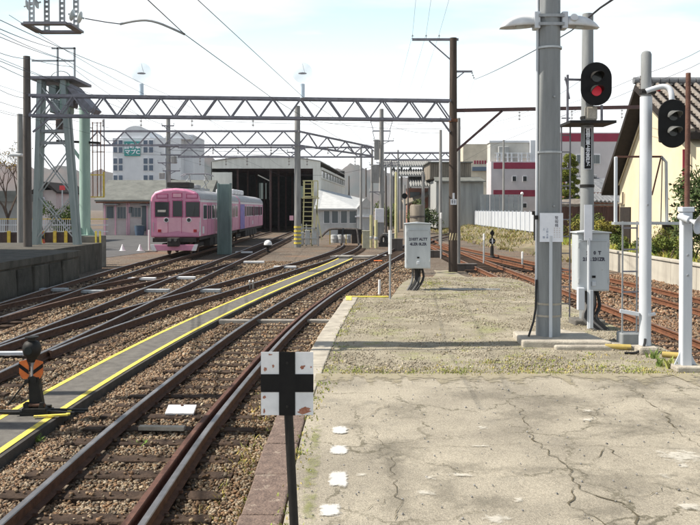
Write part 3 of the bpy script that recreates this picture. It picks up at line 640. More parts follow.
m = MB(); m.lathe([(.03, H(362)), (.06, H(361)), (.07, H(357)), (.10, H(354)), (.112, H(350)), (.11, H(345)), (.085, H(341.5)), (.05, H(340.2)), (.05, H(337.5)), (.085, H(337)), (.085, H(336)), (.02, H(335.2))], (-.06, 0, 0), None, 20); m.build('lantern', 'black_iron', lv, smooth=True)
for s in (0, math.pi / 2):
    m = MB(); m.cyl((-.06, -.095, H(349)), (-.06, -.125, H(349)), .045, .05, 14); o = m.build('lantern_lens', 'lens_dark', lv, smooth=True); break
zc = H(369)
for s in (-1, 1):
    m = MB(); m.prism([(.03 * s - .055, zc - .13), (.115 * s - .055, zc - .105), (.15 * s - .055, zc - .04), (.15 * s - .055, zc + .105), (.06 * s - .055, zc + .13), (.03 * s - .055, zc + .05)], -.045, -.035); m.build('target_plate', 'orange_paint', lv)
    m = MB(); m.prism([(.028 * s - .055, zc - .055), (.152 * s - .055, zc + .035), (.152 * s - .055, zc + .085), (.028 * s - .055, zc - .005)], -.052, -.046); m.build('chevron_stripe', 'sign_black', lv)
m = MB(); m.bar((-.11, -.06, H(380)), (-.32, -.12, H(403)), .035, .02); m.cyl((-.10, -.09, H(380)), (-.1, .09, H(380)), .03, None, 10); m.build('lever_arm', 'black_iron', lv, bevel=.004)
m = MB(); m.bar((.1, .02, .05), (.62, .08, .03), .04, .03); m.bar((.1, -.06, .05), (.5, -.08, .03), .04, .03); m.build('throw_rod', 'black_iron', lv)
m = MB(); m.bar((.38, .12, .03), (.44, -.14, .03), .05, .02); m.bar((.44, -.14, .028), (.05, -.24, .028), .05, .02); m.build('yellow_edge_piece', 'yellow_paint', lv)
# ------------------------------------------------------------------ big grey pole with two lamp shades (carries the near gantry beam)
mk('red_plate', (.7, .06, .07), (.5, .05, .05), 9, .6)
mk('lamp_white', (.70, .71, .72), (.55, .56, .57), 6, .4, spot=((.30, .27, .24), 6, .66, .12))
mk('tape_white', (.80, .82, .88), (.70, .72, .78), 6, .5)
mk('ink', (.06, .06, .09), None, 5, .6); mk('ink_blue', (.12, .18, .32), None, 5, .6); mk('ink_brown', (.5, .38, .3), None, 5, .6)
BP = Vector((X(548.5, 9.9), 9.9, 0))
bp = thing('platform_pole', 'thick grey concrete pole with two lamp shades and a paper notice', 'pole', BP)
TOP = 7.6
m = MB(); m.lathe([(.150, .06), (.148, .5), (.140, 2.5), (.134, 4.5), (.125, TOP)], n=12); m.build('shaft', 'pole_concrete', bp)
m = MB(); m.prism([(-.40, -.43), (.62, -.50), (.52, .30), (-.36, .34)], -.05, .075, 'z'); m.build('footing', 'kerb_pale', bp, bevel=.02)
m = MB(); m.prism([(-.06, -.60), (1.08, -.60), (1.08, -.505), (-.06, -.505)], -.03, .045, 'z'); m.build('kerb_block', 'kerb_pale', bp, bevel=.02)
m = MB(); m.prism([(.66, -.40), (.78, -.40), (.30, .95), (.18, .95)], -.03, .04, 'z'); m.build('kerb_block', 'kerb_pale', bp, bevel=.02)
m = MB(); m.tube([(-.152, -.03, .5), (-.15, -.03, 2.5), (-.144, -.03, 4.5)], .016, 8); m.build('conduit', 'white_paint', bp, smooth=True)
m = MB(); m.tube([(-.01, -.165, .07), (-.01, -.16, 1.28)], .020, 10); m.build('conduit', 'white_paint', bp, smooth=True)
m = MB(); m.tube([(-.155, -.05, .75), (-.165, -.06, .4), (-.20, -.10, .25), (-.27, -.16, .085)], .013, 8); m.build('cable', 'rubber', bp, smooth=True)
for zy in (152, 47, 304, 316):
    zz = Z(zy, 9.8); m = MB(); m.lathe([(.151, zz - .012), (.153, zz - .012), (.153, zz + .012), (.151, zz + .012)], n=24); m.build('band', 'galv' if zy < 300 else 'kerb_pale', bp, smooth=True)
for zy in (97, 206): m = MB(); m.cyl((.03, -.13, Z(zy, 9.8)), (.03, -.155, Z(zy, 9.8)), .012, None, 8); m.build('bolt', 'steel_grey', bp)
# lamp bracket and shades
zl = Z(20, 9.8)
for a_, b_ in ((-.13, .05), (-.13, -.05), (.13, 0)): m = MB(); m.box((0, a_, zl + b_), (.30, .02, .035)); m.build('lamp_clamp', 'steel_grey', bp)
for s in (-1, 1):
    m = MB(); m.box((s * .165, -.04, zl), (.07, .16, .20)); m.build('lamp_bracket', 'white_paint', bp, bevel=.01)
    m = MB(); prof = []
    n = 10; vs = []; fs = []
    # half-dome street lamp shade, long along x, open downwards
    L0 = .40; NX = 12; NA = 12
    for i in range(NX + 1):
        t = i / NX; xx = s * (.19 + L0 * t); hh = .135 * math.sin(math.pi * min(1, .22 + .78 * (1 - t) ** .8 * .62 + .0)) * (1 - t ** 3) ** .5 + .004; ww = .115 * math.sin(math.pi * (.22 + .68 * t)) ** .7
        for j in range(NA + 1):
            a = math.pi * j / NA; vs.append((xx, -.02 + math.cos(a) * ww, zl - .055 - .03 * t + math.sin(a) * hh))
    for i in range(NX):
        for j in range(NA): fs.append((i * (NA + 1) + j, i * (NA + 1) + j + 1, (i + 1) * (NA + 1) + j + 1, (i + 1) * (NA + 1) + j))
    m.add(vs, fs); o = m.build('lamp_shade', 'lamp_white', bp, smooth=True)
    sd = o.modifiers.new('s', 'SOLIDIFY'); sd.thickness = .008
    m = MB(); m.lathe([(.0, -.05), (.028, -.045), (.04, 0), (.03, .05)], (s * .36, -.02, zl - .05), Euler((0, math.pi / 2, 0)).to_matrix(), 12); m.build('bulb', 'porcelain', bp, smooth=True)
m = MB(); m.cyl((.27, -.13, zl + .03), (.27, -.10, zl + .02), .045, None, 16); m.build('lamp_vent', 'lamp_white', bp, smooth=True)
# notice
zn0, zn1 = Z(242, 9.7), Z(213, 9.7)
m = MB(); m.box((-.005, -.165, (zn0 + zn1) / 2), (.275, .01, zn1 - zn0)); nb = m.build('notice_board', 'tape_white', bp)
for i, ch in enumerate(('警', '報', '機')): text(ch, .045, (.055, -.172, zn1 - .06 - i * .045), nb, 'ink')
for xx, nn, s_ in ((-.055, 4, .028), (-.095, 2, .03)):
    for i in range(nn): text('上野注意'[i], s_, (xx, -.172, zn0 + .15 - i * .033 * (1 if nn == 4 else 3)), nb, 'ink_blue')
for xx in (.03, .06, .09):
    for i in range(5): text('日月年川口'[i], .018, (xx, -.172, zn0 + .16 - i * .026), nb, 'ink_brown')
m = MB(); m.box((-.17, -.10, zn0 + .29), (.04, .05, .05)); m.build('clip', 'black_iron', bp)

# near gantry: round steel beam above the frame, with a hanging lattice arm
ng = thing('near_gantry', 'hanging perforated steel arm with insulators under the overhead beam at top left', 'gantry', (-11.4, 9.55, 0))
def rel(p): return Vector(p) - Vector((-11.4, 9.55, 0))
bz = 6.35
m = MB(); m.cyl(rel((-11.4, 9.55, bz)), rel((BP.x - .15, 9.55, bz)), .17, None, 14); m.build('beam', 'steel_grey', ng, smooth=True)
m = MB(); m.lathe([(.19, -1.12), (.19, 1), (.15, 7.2)], n=14); m.build('leg', 'pole_concrete', ng, smooth=True)
m = MB(); m.bar(rel((BP.x - .2, 9.55, bz)), rel((BP.x + .16, 9.66, bz)), .12, .2); m.build('pole_clamp', 'steel_grey', ng)
ac = Vector((X(54, 9.4), 9.4, Z(28, 9.4))); hx = 17.5 / F * 9.4; hy = .19
for sx in (-1, 1):
    for sy in (-1, 1):
        m = MB(); x0, y0 = ac.x + sx * (hx - .03), ac.y + sy * hy
        if sy > 0: x0 += .03
        zz = ac.z + .01                          # perforated angle: two flanges with rungs and gaps
        m.bar(rel((x0 - .024, y0, zz)), rel((x0 - .024, y0, bz)), .012, .03); m.bar(rel((x0 + .024, y0, zz)), rel((x0 + .024, y0, bz)), .012, .03)
        while zz < bz:
            m.box(rel((x0, y0, zz)), (.05, .012, .028)); zz += .056
        m.build('perforated_strut', 'galv' if (sx + sy) else 'steel_grey', ng)
for (a, b) in (((-1, -1), (1, -1)), ((-1, 1), (1, 1)), ((-1, -1), (-1, 1)), ((1, -1), (1, 1))):
    m = MB(); e = 1.18
    p = Vector((ac.x + a[0] * hx * e, ac.y + a[1] * hy * e, ac.z)); q = Vector((ac.x + b[0] * hx * e, ac.y + b[1] * hy * e, ac.z - .0))
    m.bar(rel(p), rel(q), .085, .03 if a[1] == b[1] else .024); m.build('bottom_plate', 'truss_steel', ng)
for zz in (ac.z + .36, ac.z + .75, ac.z + 1.3):
    m = MB(); m.bar(rel((ac.x - hx, ac.y, zz)), rel((ac.x + hx, ac.y, zz)), .07, .06); m.build('cross_plate', 'truss_steel', ng)
def discs(mb_, p, q, r, n, mi=0):
    p, q = Vector(p), Vector(q); d = (q - p).normalized(); rot = d.to_track_quat('Z', 'Y').to_matrix(); ln = (q - p).length
    mb_.cyl(p, q, r * .16, None, 8)
    for i in range(n):
        c = p.lerp(q, (i + .5) / n); mb_.lathe([(r * .25, -r * .28), (r * .9, -r * .16), (r, -.02 * r), (r * .55, r * .16), (r * .25, r * .3)], c, rot, 14)
za = Z(17, 9.4)
m = MB(); discs(m, rel((X(69.5, 9.4), 9.4, Z(14, 9.4))), rel((X(85, 9.4), 9.4, Z(18.5, 9.4))), .07, 2); m.build('insulator', 'porcelain', ng, smooth=True)
m = MB(); discs(m, rel((X(25, 9.4), 9.4, Z(6.5, 9.4))), rel((X(42, 9.4), 9.4, Z(2, 9.4))), .065, 2); m.build('insulator', 'porcelain', ng, smooth=True)
m = MB(); m.tube([rel(p) for p in (pd(85, 18.5, 9.4), pd(105, 22, 9.4), pd(120, 24, 9.4))], .006, 6); m.build('tie_wire', 'wire', ng)
m = MB(); m.tube([rel(p) for p in spline([pd(120, 24.2, 9.4), pd(132, 21.5, 9.4), pd(146, 20.3, 9.4), pd(158, 22.8, 9.4), pd(172, 28.5, 9.45), pd(185, 34.5, 9.5)], .05)], .013, 8); m.build('steady_arm', 'steel_grey', ng, smooth=True)
up = thing('utility_pole', 'tall utility pole standing left of the yard', 'pole', (-11.2, 11.25, 0))
m = MB(); m.lathe([(.17, -1.1), (.16, 1), (.12, 10.4)], n=14); m.build('shaft', 'pole_concrete', up, smooth=True)

# ------------------------------------------------------------------ signals
def signal_head(parent, c, wd, ht, lit):
    m = MB(); r = wd / 2; hs = ht / 2 - r; n = 16
    poly = [(c.x + r * math.cos(t), c.z + hs + r * math.sin(t)) for t in [math.pi * i / n for i in range(n + 1)]] + [(c.x - r * math.cos(t), c.z - hs - r * math.sin(t)) for t in [math.pi * i / n for i in range(n + 1)]]
    m.prism(poly, c.y, c.y + .02); bo = m.build('backboard', 'sign_black', parent, bevel=.006)
    m = MB(); m.box((c.x, c.y + .10, c.z), (wd * .62, .16, ht * .74)); m.build('housing', 'black_iron', parent, bevel=.02)
    lr = wd * .19
    for i, dz in enumerate((ht * .155, -ht * .165)):
        m = MB(); m.cyl((c.x, c.y - .002, c.z + dz), (c.x, c.y - .012, c.z + dz), lr * .86, None, 20)
        m.build('lens', 'red_lamp' if (lit and i == 1) else 'lens_dark', parent, smooth=True)
        vs = []; fs = []; NA = 18
        for j in range(NA + 1):                    # hood: half tube over the lens, drooping forwards
            a = R(-12) + R(204) * j / NA; cx_, cz_ = math.cos(a) * lr, math.sin(a) * lr; ln = .055 + .13 * max(0, math.sin(a)) ** .7
            for (rr, yy) in ((1.0, -.002), (1.02, -ln), (.95, -ln), (.93, -.002)): vs.append((c.x + cx_ * rr, c.y + yy, c.z + dz + cz_ * rr - (.02 * (-yy) / .15)))
        for j in range(NA):
            for q_ in range(4): fs.append((j * 4 + q_, j * 4 + (q_ + 1) % 4, (j + 1) * 4 + (q_ + 1) % 4, (j + 1) * 4 + q_))
        mm = MB(); mm.add(vs, fs); mm.build('hood', 'black_iron' if lit else 'hood_grey', parent, smooth=True)
    return bo
mk('hood_grey', (.16, .165, .16), (.08, .08, .08), 6, .5)
D1_ = 11.45; P1 = Vector((X(587, D1_), D1_, 0)); r1 = lambda u, v, d=D1_: pd(u, v, d) - P1
s1 = thing('signal_post', 'concrete signal post with oval black signal showing red, beside the grey cabinet', 'railway signal', P1)
m = MB(); m.lathe([(.10, 0.0), (.095, 1.5), (.075, Z(14, D1_))], n=16); m.build('post', 'pole_concrete', s1, smooth=True)
c = r1(593, 85.5); c.y = -.16
signal_head(s1, c, 31.5 / F * 11.1, 44 / F * 11.1, True)
m = MB(); m.box((.03, -.04, r1(0, 114).z), (.17, .14, .20)); m.build('signal_bracket', 'lamp_cream' if 'lamp_cream' in M else 'kerb_pale', s1, bevel=.03)
m = MB(); m.bb(r1(564, 0).x, r1(609, 0).x, -.35, .25, r1(0, 124).z - .02, r1(0, 124).z + .015); m.build('service_platform', 'black_iron', s1)
for u in (566, 600):
    m = MB(); m.bar((r1(u, 0).x, -.1, r1(0, 123).z), (r1(u, 0).x, -.1, r1(0, 76 if u < 590 else 106).z), .028); m.build('guard_upright', 'truss_steel', s1)
m = MB(); m.bar((r1(563, 0).x, -.1, r1(0, 80.5).z), (r1(582, 0).x, -.06, r1(0, 80.5).z), .028); m.build('guard_bar', 'truss_steel', s1)
m = MB(); m.bar((r1(563.5, 0).x, -.1, r1(0, 78).z), (r1(568, 0).x, -.1, r1(0, 100).z), .016); m.build('guard_bar', 'truss_steel', s1)
for k_ in (0, 1):
    u = 566 + k_ * 9; m = MB(); m.bar((r1(u, 0).x, .22, .05), (r1(u, 0).x, .22, r1(0, 124).z), .018); m.build('ladder_rail', 'truss_steel', s1)
for i in range(12):
    zz = .25 + i * .24; m = MB(); m.bar((r1(566, 0).x, .22, zz), (r1(575, 0).x, .22, zz), .016); m.build('ladder_rung', 'truss_steel', s1)
zs0, zs1 = r1(0, 169.5).z, r1(0, 128.5).z; xs = r1(586, 0).x
m = MB(); m.box((xs, -.115, (zs0 + zs1) / 2), (.105, .012, zs1 - zs0)); nm = m.build('name_plate', 'sign_black', s1)
m = MB()
for (a, b, e_, f_) in ((-.0525, -.0475, zs0, zs1), (.0475, .0525, zs0, zs1), (-.0475, .0475, zs0, zs0 + .005), (-.0475, .0475, zs1 - .005, zs1)): m.bb(xs + a, xs + b, -.1235, -.1215, e_, f_)
m.build('plate_border', 'tape_white', nm)
for i, ch in enumerate('西側三東上方支出発'): text(ch, .060, (xs, -.1225, zs1 - .040 - i * .0575), nm, 'tape_white', bold=.003)
for zy in (186, 118): m = MB(); zz = Z(zy, D1_); m.lathe([(.094, zz - .02), (.1, zz - .02), (.1, zz + .02), (.094, zz + .02)], n=18); m.build('band', 'black_iron', s1, smooth=True)
m = MB(); m.box((0, 0, .02), (.42, .36, .10)); m.build('footing', 'asphalt', s1, bevel=.02)
# relay cabinet next to it
def cabinet(name, label, base, wd, dp, ht, z0, rows, tsize, feet):
    t = thing(name, label, 'relay cabinet', base)
    m = MB(); m.box((0, 0, z0 + ht / 2), (wd, dp, ht)); bx = m.build('box', 'cabinet', t, bevel=.012)
    m = MB(); m.prism([(-wd / 2 - .02, z0 + ht), (wd / 2 + .02, z0 + ht), (wd / 2 + .02, z0 + ht + .015), (.0, z0 + ht + .04), (-wd / 2 - .02, z0 + ht + .015)], -dp / 2 - .025, dp / 2 + .02); m.build('lid', 'cabinet', t, bevel=.004)
    m = MB(); m.box((0, -dp / 2 - .004, z0 + ht * .46), (wd * .93, .008, ht * .87)); dr = m.build('door', 'cabinet', t, bevel=.004)
    m = MB(); m.box((0, -dp / 2 - .012, z0 + ht * .25), (.045, .012, .03)); m.build('lock', 'sign_black', dr)
    m = MB(); m.box((.0, -dp / 2 - .018, z0 + ht * .13), (.055, .022, .065)); m.build('handle', 'white_paint', dr, bevel=.008)
    for s in (-1, 1):
        for zz in (.18, .8): m = MB(); m.cyl((s * wd * .47, -dp / 2 - .006, z0 + ht * zz - .03), (s * wd * .47, -dp / 2 - .006, z0 + ht * zz + .03), .012, None, 8); m.build('hinge', 'galv', dr)
    m = MB(); m.box((0, -dp / 2 - .010, z0 + ht * .86), (wd * .8, .006, .006)); m.build('drip_rail', 'steel_grey', dr)
    for i, rw in enumerate(rows): text(rw, tsize, (0, -dp / 2 - .0095, z0 + ht * .66 - i * tsize * 1.35), dr, 'ink', sx=.95, bold=.004)
    rr = random.Random(feet)
    for i in range(6):
        a = -.085 + .034 * i; m = MB(); sw = rr.uniform(-.02, .05)
        m.tube(spline([(a, rr.uniform(-.05, .05), z0 + .02), (a + sw, 0, z0 * .6), (a - .04 + sw * .5, -.05, z0 * .28), (a - .13 * (1 if feet else -1), -.10, -.02)], .06), .024, 7); m.build('cable', 'rubber' if i % 3 else 'cable_grey', t, smooth=True)
    return t
mk('cable_grey', (.16, .155, .15), None, 8, .6)
dd = 11.0; b2 = Vector((X(590.5, dd), dd, 0)); z0 = Z(290, dd)
c2 = cabinet('relay_cabinet', 'grey relay cabinet on the signal post at the right edge of the platform', b2, 31.5 / F * dd, .30, Z(233, dd) - z0, z0, ('21  0  T', '21 R 231ZR'), .062, 0)
m = MB(); m.box((-.085, -.19, Z(222.5, 10.8)), (.105, .010, .47)); m.build('paper_tag', 'tape_white', c2)
m = MB(); m.cyl((-.07, -.18, .02), (-.07, -.175, Z(238, 10.8)), .022, None, 10); m.build('pipe', 'white_paint', c2, smooth=True)
m = MB(); m.box((-.175, -.17, z0 - .10), (.09, .08, .30)); m.build('junction_box', 'white_paint', c2, bevel=.01)
m = MB(); m.bar((-.045, -.21, .03), (-.045, -.21, z0 + .02), .042, .03); m.build('leg', 'white_paint', c2)
dd = 16.3; b1 = Vector((X(417.5, dd), dd, 0)); z0 = Z(268, dd)
c1 = cabinet('relay_cabinet', 'grey relay cabinet standing alone on the earth with thick black cables below', b1, 24.5 / F * dd, .34, Z(224, dd) - z0, z0, ('2103T ALTT', '4LZR 0LZR'), .072, 1)
m = MB(); m.bar((.0, .1, -.02), (.0, .1, z0 + .1), .10, .06); m.build('leg', 'steel_grey', c1)

# right signal with curved arm on white post
D2 = 9.15; P2 = Vector((X(645.5, D2), D2, 0)); r2 = lambda u, v, d=D2: pd(u, v, d) - P2
s2 = thing('signal_post', 'white and grey pipe signal post with an unlit oval signal on a curved arm', 'railway signal', P2)
m = MB(); m.cyl((0, 0, -.02), (0, 0, r2(0, 97).z), .066, None, 20); m.build('post', 'white_paint', s2, smooth=True)
zt = r2(0, 51).z; m = MB(); m.lathe([(.057, r2(0, 97).z), (.057, zt - .04), (.045, zt - .012), (.02, zt)], n=18); m.build('post_top', 'pole_concrete', s2, smooth=True)
m = MB(); m.tube([*spline([r2(646, 91.5, 9.08), r2(656, 88, 9.06), r2(664, 86.5, 9.03), r2(669.5, 89, 9.0), r2(671.5, 95, 8.98), r2(671.5, 103, 8.98)], .02)], .030, 12); m.build('curved_arm', 'white_paint', s2, smooth=True)
m = MB(); m.lathe([(.033, 0), (.037, 0), (.037, .03), (.033, .03)], r2(657, 88, 9.09), Euler((0, math.pi / 2, 0)).to_matrix(), 14); m.build('arm_ring', 'red_plate', s2, smooth=True)
m = MB(); m.lathe([(.067, 0), (.073, 0), (.073, .05), (.067, .05)], (0, 0, r2(0, 94).z), None, 18); m.box((.0, -.08, r2(0, 93).z), (.16, .02, .03)); m.build('arm_clamp', 'black_iron', s2, smooth=True)
c = r2(673, 123.5, 8.9); signal_head(s2, c, 29 / F * 8.9, 48.5 / F * 8.9, False)
cg = [(616, 157, 222)]
zb, za = r2(0, 223.5).z, r2(0, 156).z; x0, x1 = r2(613, 0, 9.3).x, r2(683, 0, 9.3).x
m = MB(); m.bar((x0, .12, zb), (x1, .12, zb), .10, .03); m.build('cage_floor', 'galv', s2)
m = MB(); m.bar((x0 + .03, .12, zb), (x0 + .03, .12, za), .035); m.build('cage_upright', 'white_paint', s2, bevel=.008)
m = MB(); m.bar((x0 + .04, .12, za), (r2(662, 0, 9.3).x, .12, za), .022); m.build('cage_rail', 'rail_rust_red', s2)
m = MB(); m.tube([(r2(661, 0, 9.3).x, .12, za), (r2(666, 0, 9.3).x, .12, za - .06), (r2(667, 0, 9.3).x, .12, zb)], .018, 8); m.build('cage_upright', 'galv', s2, smooth=True)
m = MB(); m.bar((r2(661, 0, 9.3).x, .12, za), (r2(652, 0, 9.3).x, .12, r2(0, 195).z), .014); m.build('cage_brace', 'rail_rust_red', s2)
m = MB(); m.tube([(r2(661.5, 0, 9.3).x, .10, za), (r2(661, 0, 9.3).x, .12, zb)], .006, 6); m.build('cage_wire', 'wire', s2)
for u in (624, 638.5): m = MB(); m.bar((r2(u, 0, 9.5).x, .36, -.02), (r2(u, 0, 9.5).x, .36, zb + .02), .016); m.build('ladder_rail', 'steel_grey', s2)
for v in (228, 249.5, 271.5, 292, 313): m = MB(); zz = Z(v, 9.5); m.bar((r2(623.5, 0, 9.5).x, .36, zz), (r2(639, 0, 9.5).x, .36, zz), .018); m.build('ladder_rung', 'truss_steel', s2)
m = MB(); m.bar((r2(622, 0).x, .02, r2(0, 311).z), (r2(640, 0).x, -.02, r2(0, 314).z), .05, .04); m.bar((r2(648, 0).x, -.05, r2(0, 314.5).z), (r2(655, 0).x, -.05, r2(0, 313).z), .04, .03); m.build('step_bracket', 'white_paint', s2)
m = MB(); m.box((r2(630, 0, 9.6).x, .42, .07), (.24, .22, .18)); m.build('footing', 'pole_concrete', s2, bevel=.015)
m = MB(); m.tube(spline([(-.02, -.07, .16), (-.05, -.10, .07), (-.14, -.12, .015), (-.26, -.10, .01)], .04), .014, 7); m.build('cable', 'rubber', s2, smooth=True)
m = MB(); m.box((0, -.05, .03), (.22, .2, .1)); m.build('base_block', 'kerb_pale', s2, bevel=.03)
m = MB(); m.box((0, -.07, r2(0, 205).z), (.02, .012, .02)); m.build('bolt', 'steel_grey', s2)

D3 = 8.15; P3 = Vector((X(686, D3), D3, 0)); r3 = lambda u, v, d=D3: pd(u, v, d) - P3
s3 = thing('horn_post', 'pale square steel post carrying a loudspeaker horn at the right edge', 'post', P3)
m = MB(); m.bb(-.05, .05, -.05, .05, -.02, r3(0, 212).z); m.build('post', 'white_paint', s3, bevel=.01)
m = MB(); m.bb(-.062, .062, -.062, .062, r3(0, 212).z, r3(0, 207).z); m.build('post_cap', 'white_paint', s3, bevel=.008)
m = MB(); m.cyl((.01, 0, r3(0, 207).z), (.015, 0, r3(0, 73).z), .026, .024, 12); m.build('mast', 'rust_pipe', s3, smooth=True) if 'rust_pipe' in M else m.build('mast', 'rail_rust_red', s3, smooth=True)
m = MB(); rt = Vector((.52, -.80, -.30)).to_track_quat('Z', 'Y').to_matrix(); hc = r3(689, 220, 8.02)
m.lathe([(.010, -.02), (.016, .03), (.03, .08), (.055, .11), (.098, .125), (.103, .13), (.094, .13), (.05, .105), (.02, .06), (.004, .05)], hc, rt, 22); m.build('horn', 'white_paint', s3, smooth=True)
m = MB(); m.cyl(hc + Vector((.0, .0, .0)), hc + Vector((-.06, .095, .035)), .035, .03, 14); m.build('horn_driver', 'white_paint', s3, smooth=True)
m = MB(); m.bar((.02, -.03, r3(0, 222).z), hc + Vector((-.01, .03, .0)), .03, .03); m.build('horn_bracket', 'rail_rust_red', s3)
m = MB(); m.box((0, 0, .02), (.26, .26, .06)); m.build('base_plate', 'kerb_pale', s3, bevel=.015)
for sx in (-1, 1):
    m = MB(); m.prism([(sx * .05, .05), (sx * .11, .05), (sx * .05, .18)], -.006, .006); m.build('gusset', 'white_paint', s3)
for v in (255, 275): m = MB(); m.cyl((0, -.05, r3(0, v).z), (0, -.06, r3(0, v).z), .012, None, 8); m.build('bolt', 'steel_grey', s3)
for (u, v, rz, lb) in ((676, 358, -.5, 'yellow cable guard pipe on the ground behind the square horn post'), (618, 349.5, -.15, 'yellow cable guard pipe at the end of the pole\'s kerb')):
    p = px(u, v, 0); g = thing('cable_guard', lb, 'pipe', p, rz); m = MB(); m.cyl((-.14, 0, .03), (.14, 0, .03), .032, None, 12); m.build('pipe', 'yellow_dull', g, smooth=True)
# short white post
P = px(390, 299, -.01); sp_ = thing('marker_post', 'thin short post with white wrapped top at the platform corner', 'post', P)
k = F / P.y
m = MB(); m.cyl((0, 0, -.1), (0, 0, 45 / k), .018, None, 10); m.build('post', 'steel_grey', sp_, smooth=True)
m = MB(); m.cyl((0, 0, 45 / k), (0, 0, 69 / k), .030, None, 12); m.build('sleeve', 'white_board', sp_, smooth=True)
P = px(379.5, 288, -.9); sp2 = thing('marker_stub', 'small white stub post beside the nearest track', 'post', P); m = MB(); m.cyl((0, 0, -.2), (0, 0, .26), .045, .04, 12); m.build('stub', 'white_board', sp2, smooth=True)
m = MB(); pp = [px(u, v, .01) for u, v in ((440, 288.5), (455, 289.5), (475, 289.5), (500, 289.5))]; m.tube(pp, .02, 7); o = m.build('iron_bar', 'steel_grey', None, smooth=True); tag(o, 'long thin iron bar lying on the earth right of the lone cabinet', 'bar')
mk('pale_box', (.5, .48, .36), None, 4, .7); mk('roof_sheet', (.25, .25, .25), None, 2, .8)
# ------------------------------------------------------------------ gantries
mk('pole_grey', (.30, .30, .29), (.20, .195, .19), 5, .85, streak=.15)
mk('pole_dark', (.13, .115, .105), (.07, .06, .055), 5, .85, streak=.12)
mk('tag_white', (.75, .76, .8), None, 5, .6)
def truss(root, A, B, h0, h1, npan, th=.09, depth=.0, mat='truss_steel', planes=1, tb=.055, h0b=None, h1b=None):
    """flat truss between A and B (x, y), upper chord z=h1, lower chord z=h0; every chord and brace a part"""
    A, B = Vector((*A, 0)), Vector((*B, 0)); d = (B - A).normalized(); nn = Vector((-d.y, d.x, 0)); o = root.location
    h0b = h0 if h0b is None else h0b; h1b = h1 if h1b is None else h1b
    def P(t, top, k): return A.lerp(B, t) + nn * (k * depth) + Vector((0, 0, (h1 + (h1b - h1) * t) if top else (h0 + (h0b - h0) * t))) - o
    for k in range(planes):
        for top in (1, 0):
            m = MB(); m.bar(P(0, top, k), P(1, top, k), th * .8, th); m.build('chord', mat, root)
        for i in range(npan * 2):
            t0, t1 = i / (2 * npan), (i + 1) / (2 * npan); a = i % 2
            m = MB(); m.bar(P(t0, a, k), P(t1, 1 - a, k), tb, tb); m.build('brace', mat, root)
    if planes > 1:
        for i in range(0, npan * 2 + 1, 2):
            m = MB(); m.bar(P(i / (2 * npan), 1, 0), P(i / (2 * npan), 1, 1), .04); m.build('tie', mat, root)
def hang(root, p, ln, r=.06, n=3, mat='porcelain_brown'):
    p = Vector(p) - root.location; m = MB(); discs(m, p, p - Vector((0, 0, ln)), r, n); m.build('insulator', mat, root, smooth=True)
DL, DR = 33.4, 35.0
pa, pb = Vector((X(27.5, DL), DL, 0)), Vector((X(453, DR), DR, 0))
g1 = thing('truss_gantry', 'large dark steel truss gantry spanning the left tracks up to the wooden pole', 'gantry', (pa.x, pa.y, 0))
zt1, zb1 = Z(98.5, 34.2), Z(118, 34.2)
truss(g1, (pa.x + .15, pa.y - .2), (pb.x - .12, pb.y - .2), zb1, zt1, 15, .11, .42, planes=2)
m = MB(); a_ = pd(440, 118, 34.8) - g1.location; b_ = pd(450, 132, 34.85) - g1.location; m.bar(a_, b_, .07); m.build('knee_brace', 'truss_steel', g1)
m = MB(); a_ = pd(50, 118, 33.3) - g1.location; b_ = pd(33, 132, 33.3) - g1.location; m.bar(a_, b_, .07); m.build('knee_brace', 'truss_steel', g1)
for u in (103, 141, 192, 253): hang(g1, pd(u, 119, 34.0), .34, .07, 2)
for u in (253,): pass
m = MB(); p = pd(104, 119, 34) - g1.location; m.bar(p, p - Vector((0, 0, .9)), .035); m.bar(p - Vector((0, 0, .9)), p + Vector((.5, 0, -.9)), .03); m.build('drop_bracket', 'truss_steel', g1)
lp = thing('gantry_pole', 'dark left pole of the truss gantry, on the stone platform', 'pole', (pa.x, pa.y, .03))
m = MB(); m.lathe([(.17, -.05), (.165, 3), (.135, Z(57, DL))], n=14); m.build('shaft', 'pole_dark', lp, smooth=True)
rp = thing('wooden_pole', 'tall dark wooden pole with striped band and white tag between the tracks', 'pole', (pb.x, pb.y, -1.02))
zz = lambda v: Z(v, DR) + 1.02
m = MB(); m.lathe([(.19, -.15), (.18, 3), (.15, zz(38))], n=16); m.build('shaft', 'wood_pole', rp, smooth=True)
k = F / DR
m = MB(); m.bar(((412 - 453) / k, 0, zz(39.5)), (.22, 0, zz(39.5)), .09, .1); m.build('crossarm', 'truss_steel', rp)
m = MB(); m.bar(((429 - 453) / k, 0, zz(41)), (-.1, 0, zz(60)), .05); m.build('arm_brace', 'truss_steel', rp)
for u in (412.5, 426, 439): m = MB(); discs(m, ((u - 453) / k, 0, zz(40)), ((u - 453) / k, 0, zz(34.5)), .05, 2); m.build('pin_insulator', 'porcelain_brown', rp, smooth=True)
m = MB(); m.bar((.1, 0, zz(71.5)), ((472 - 453) / k, 0, zz(71.5)), .07, .08); m.build('crossarm', 'truss_steel', rp)
m = MB(); m.bar((.1, 0, zz(79)), ((464 - 453) / k, 0, zz(72)), .045); m.build('arm_brace', 'truss_steel', rp)
m = MB(); discs(m, ((471.5 - 453) / k, 0, zz(72)), ((474 - 453) / k, 0, zz(79)), .055, 3); m.build('insulator', 'porcelain_brown', rp, smooth=True)
m = MB(); m.box((0, -.19, zz(202)), (.26, .02, .24)); t_ = m.build('number_tag', 'tag_white', rp); text('11', .2, (0, -.203, zz(202)), t_, 'ink', bold=.006)
m = MB(); m.box((0, -.19, zz(196)), (.09, .015, .25)); m.build('number_tag', 'tag_white', rp)
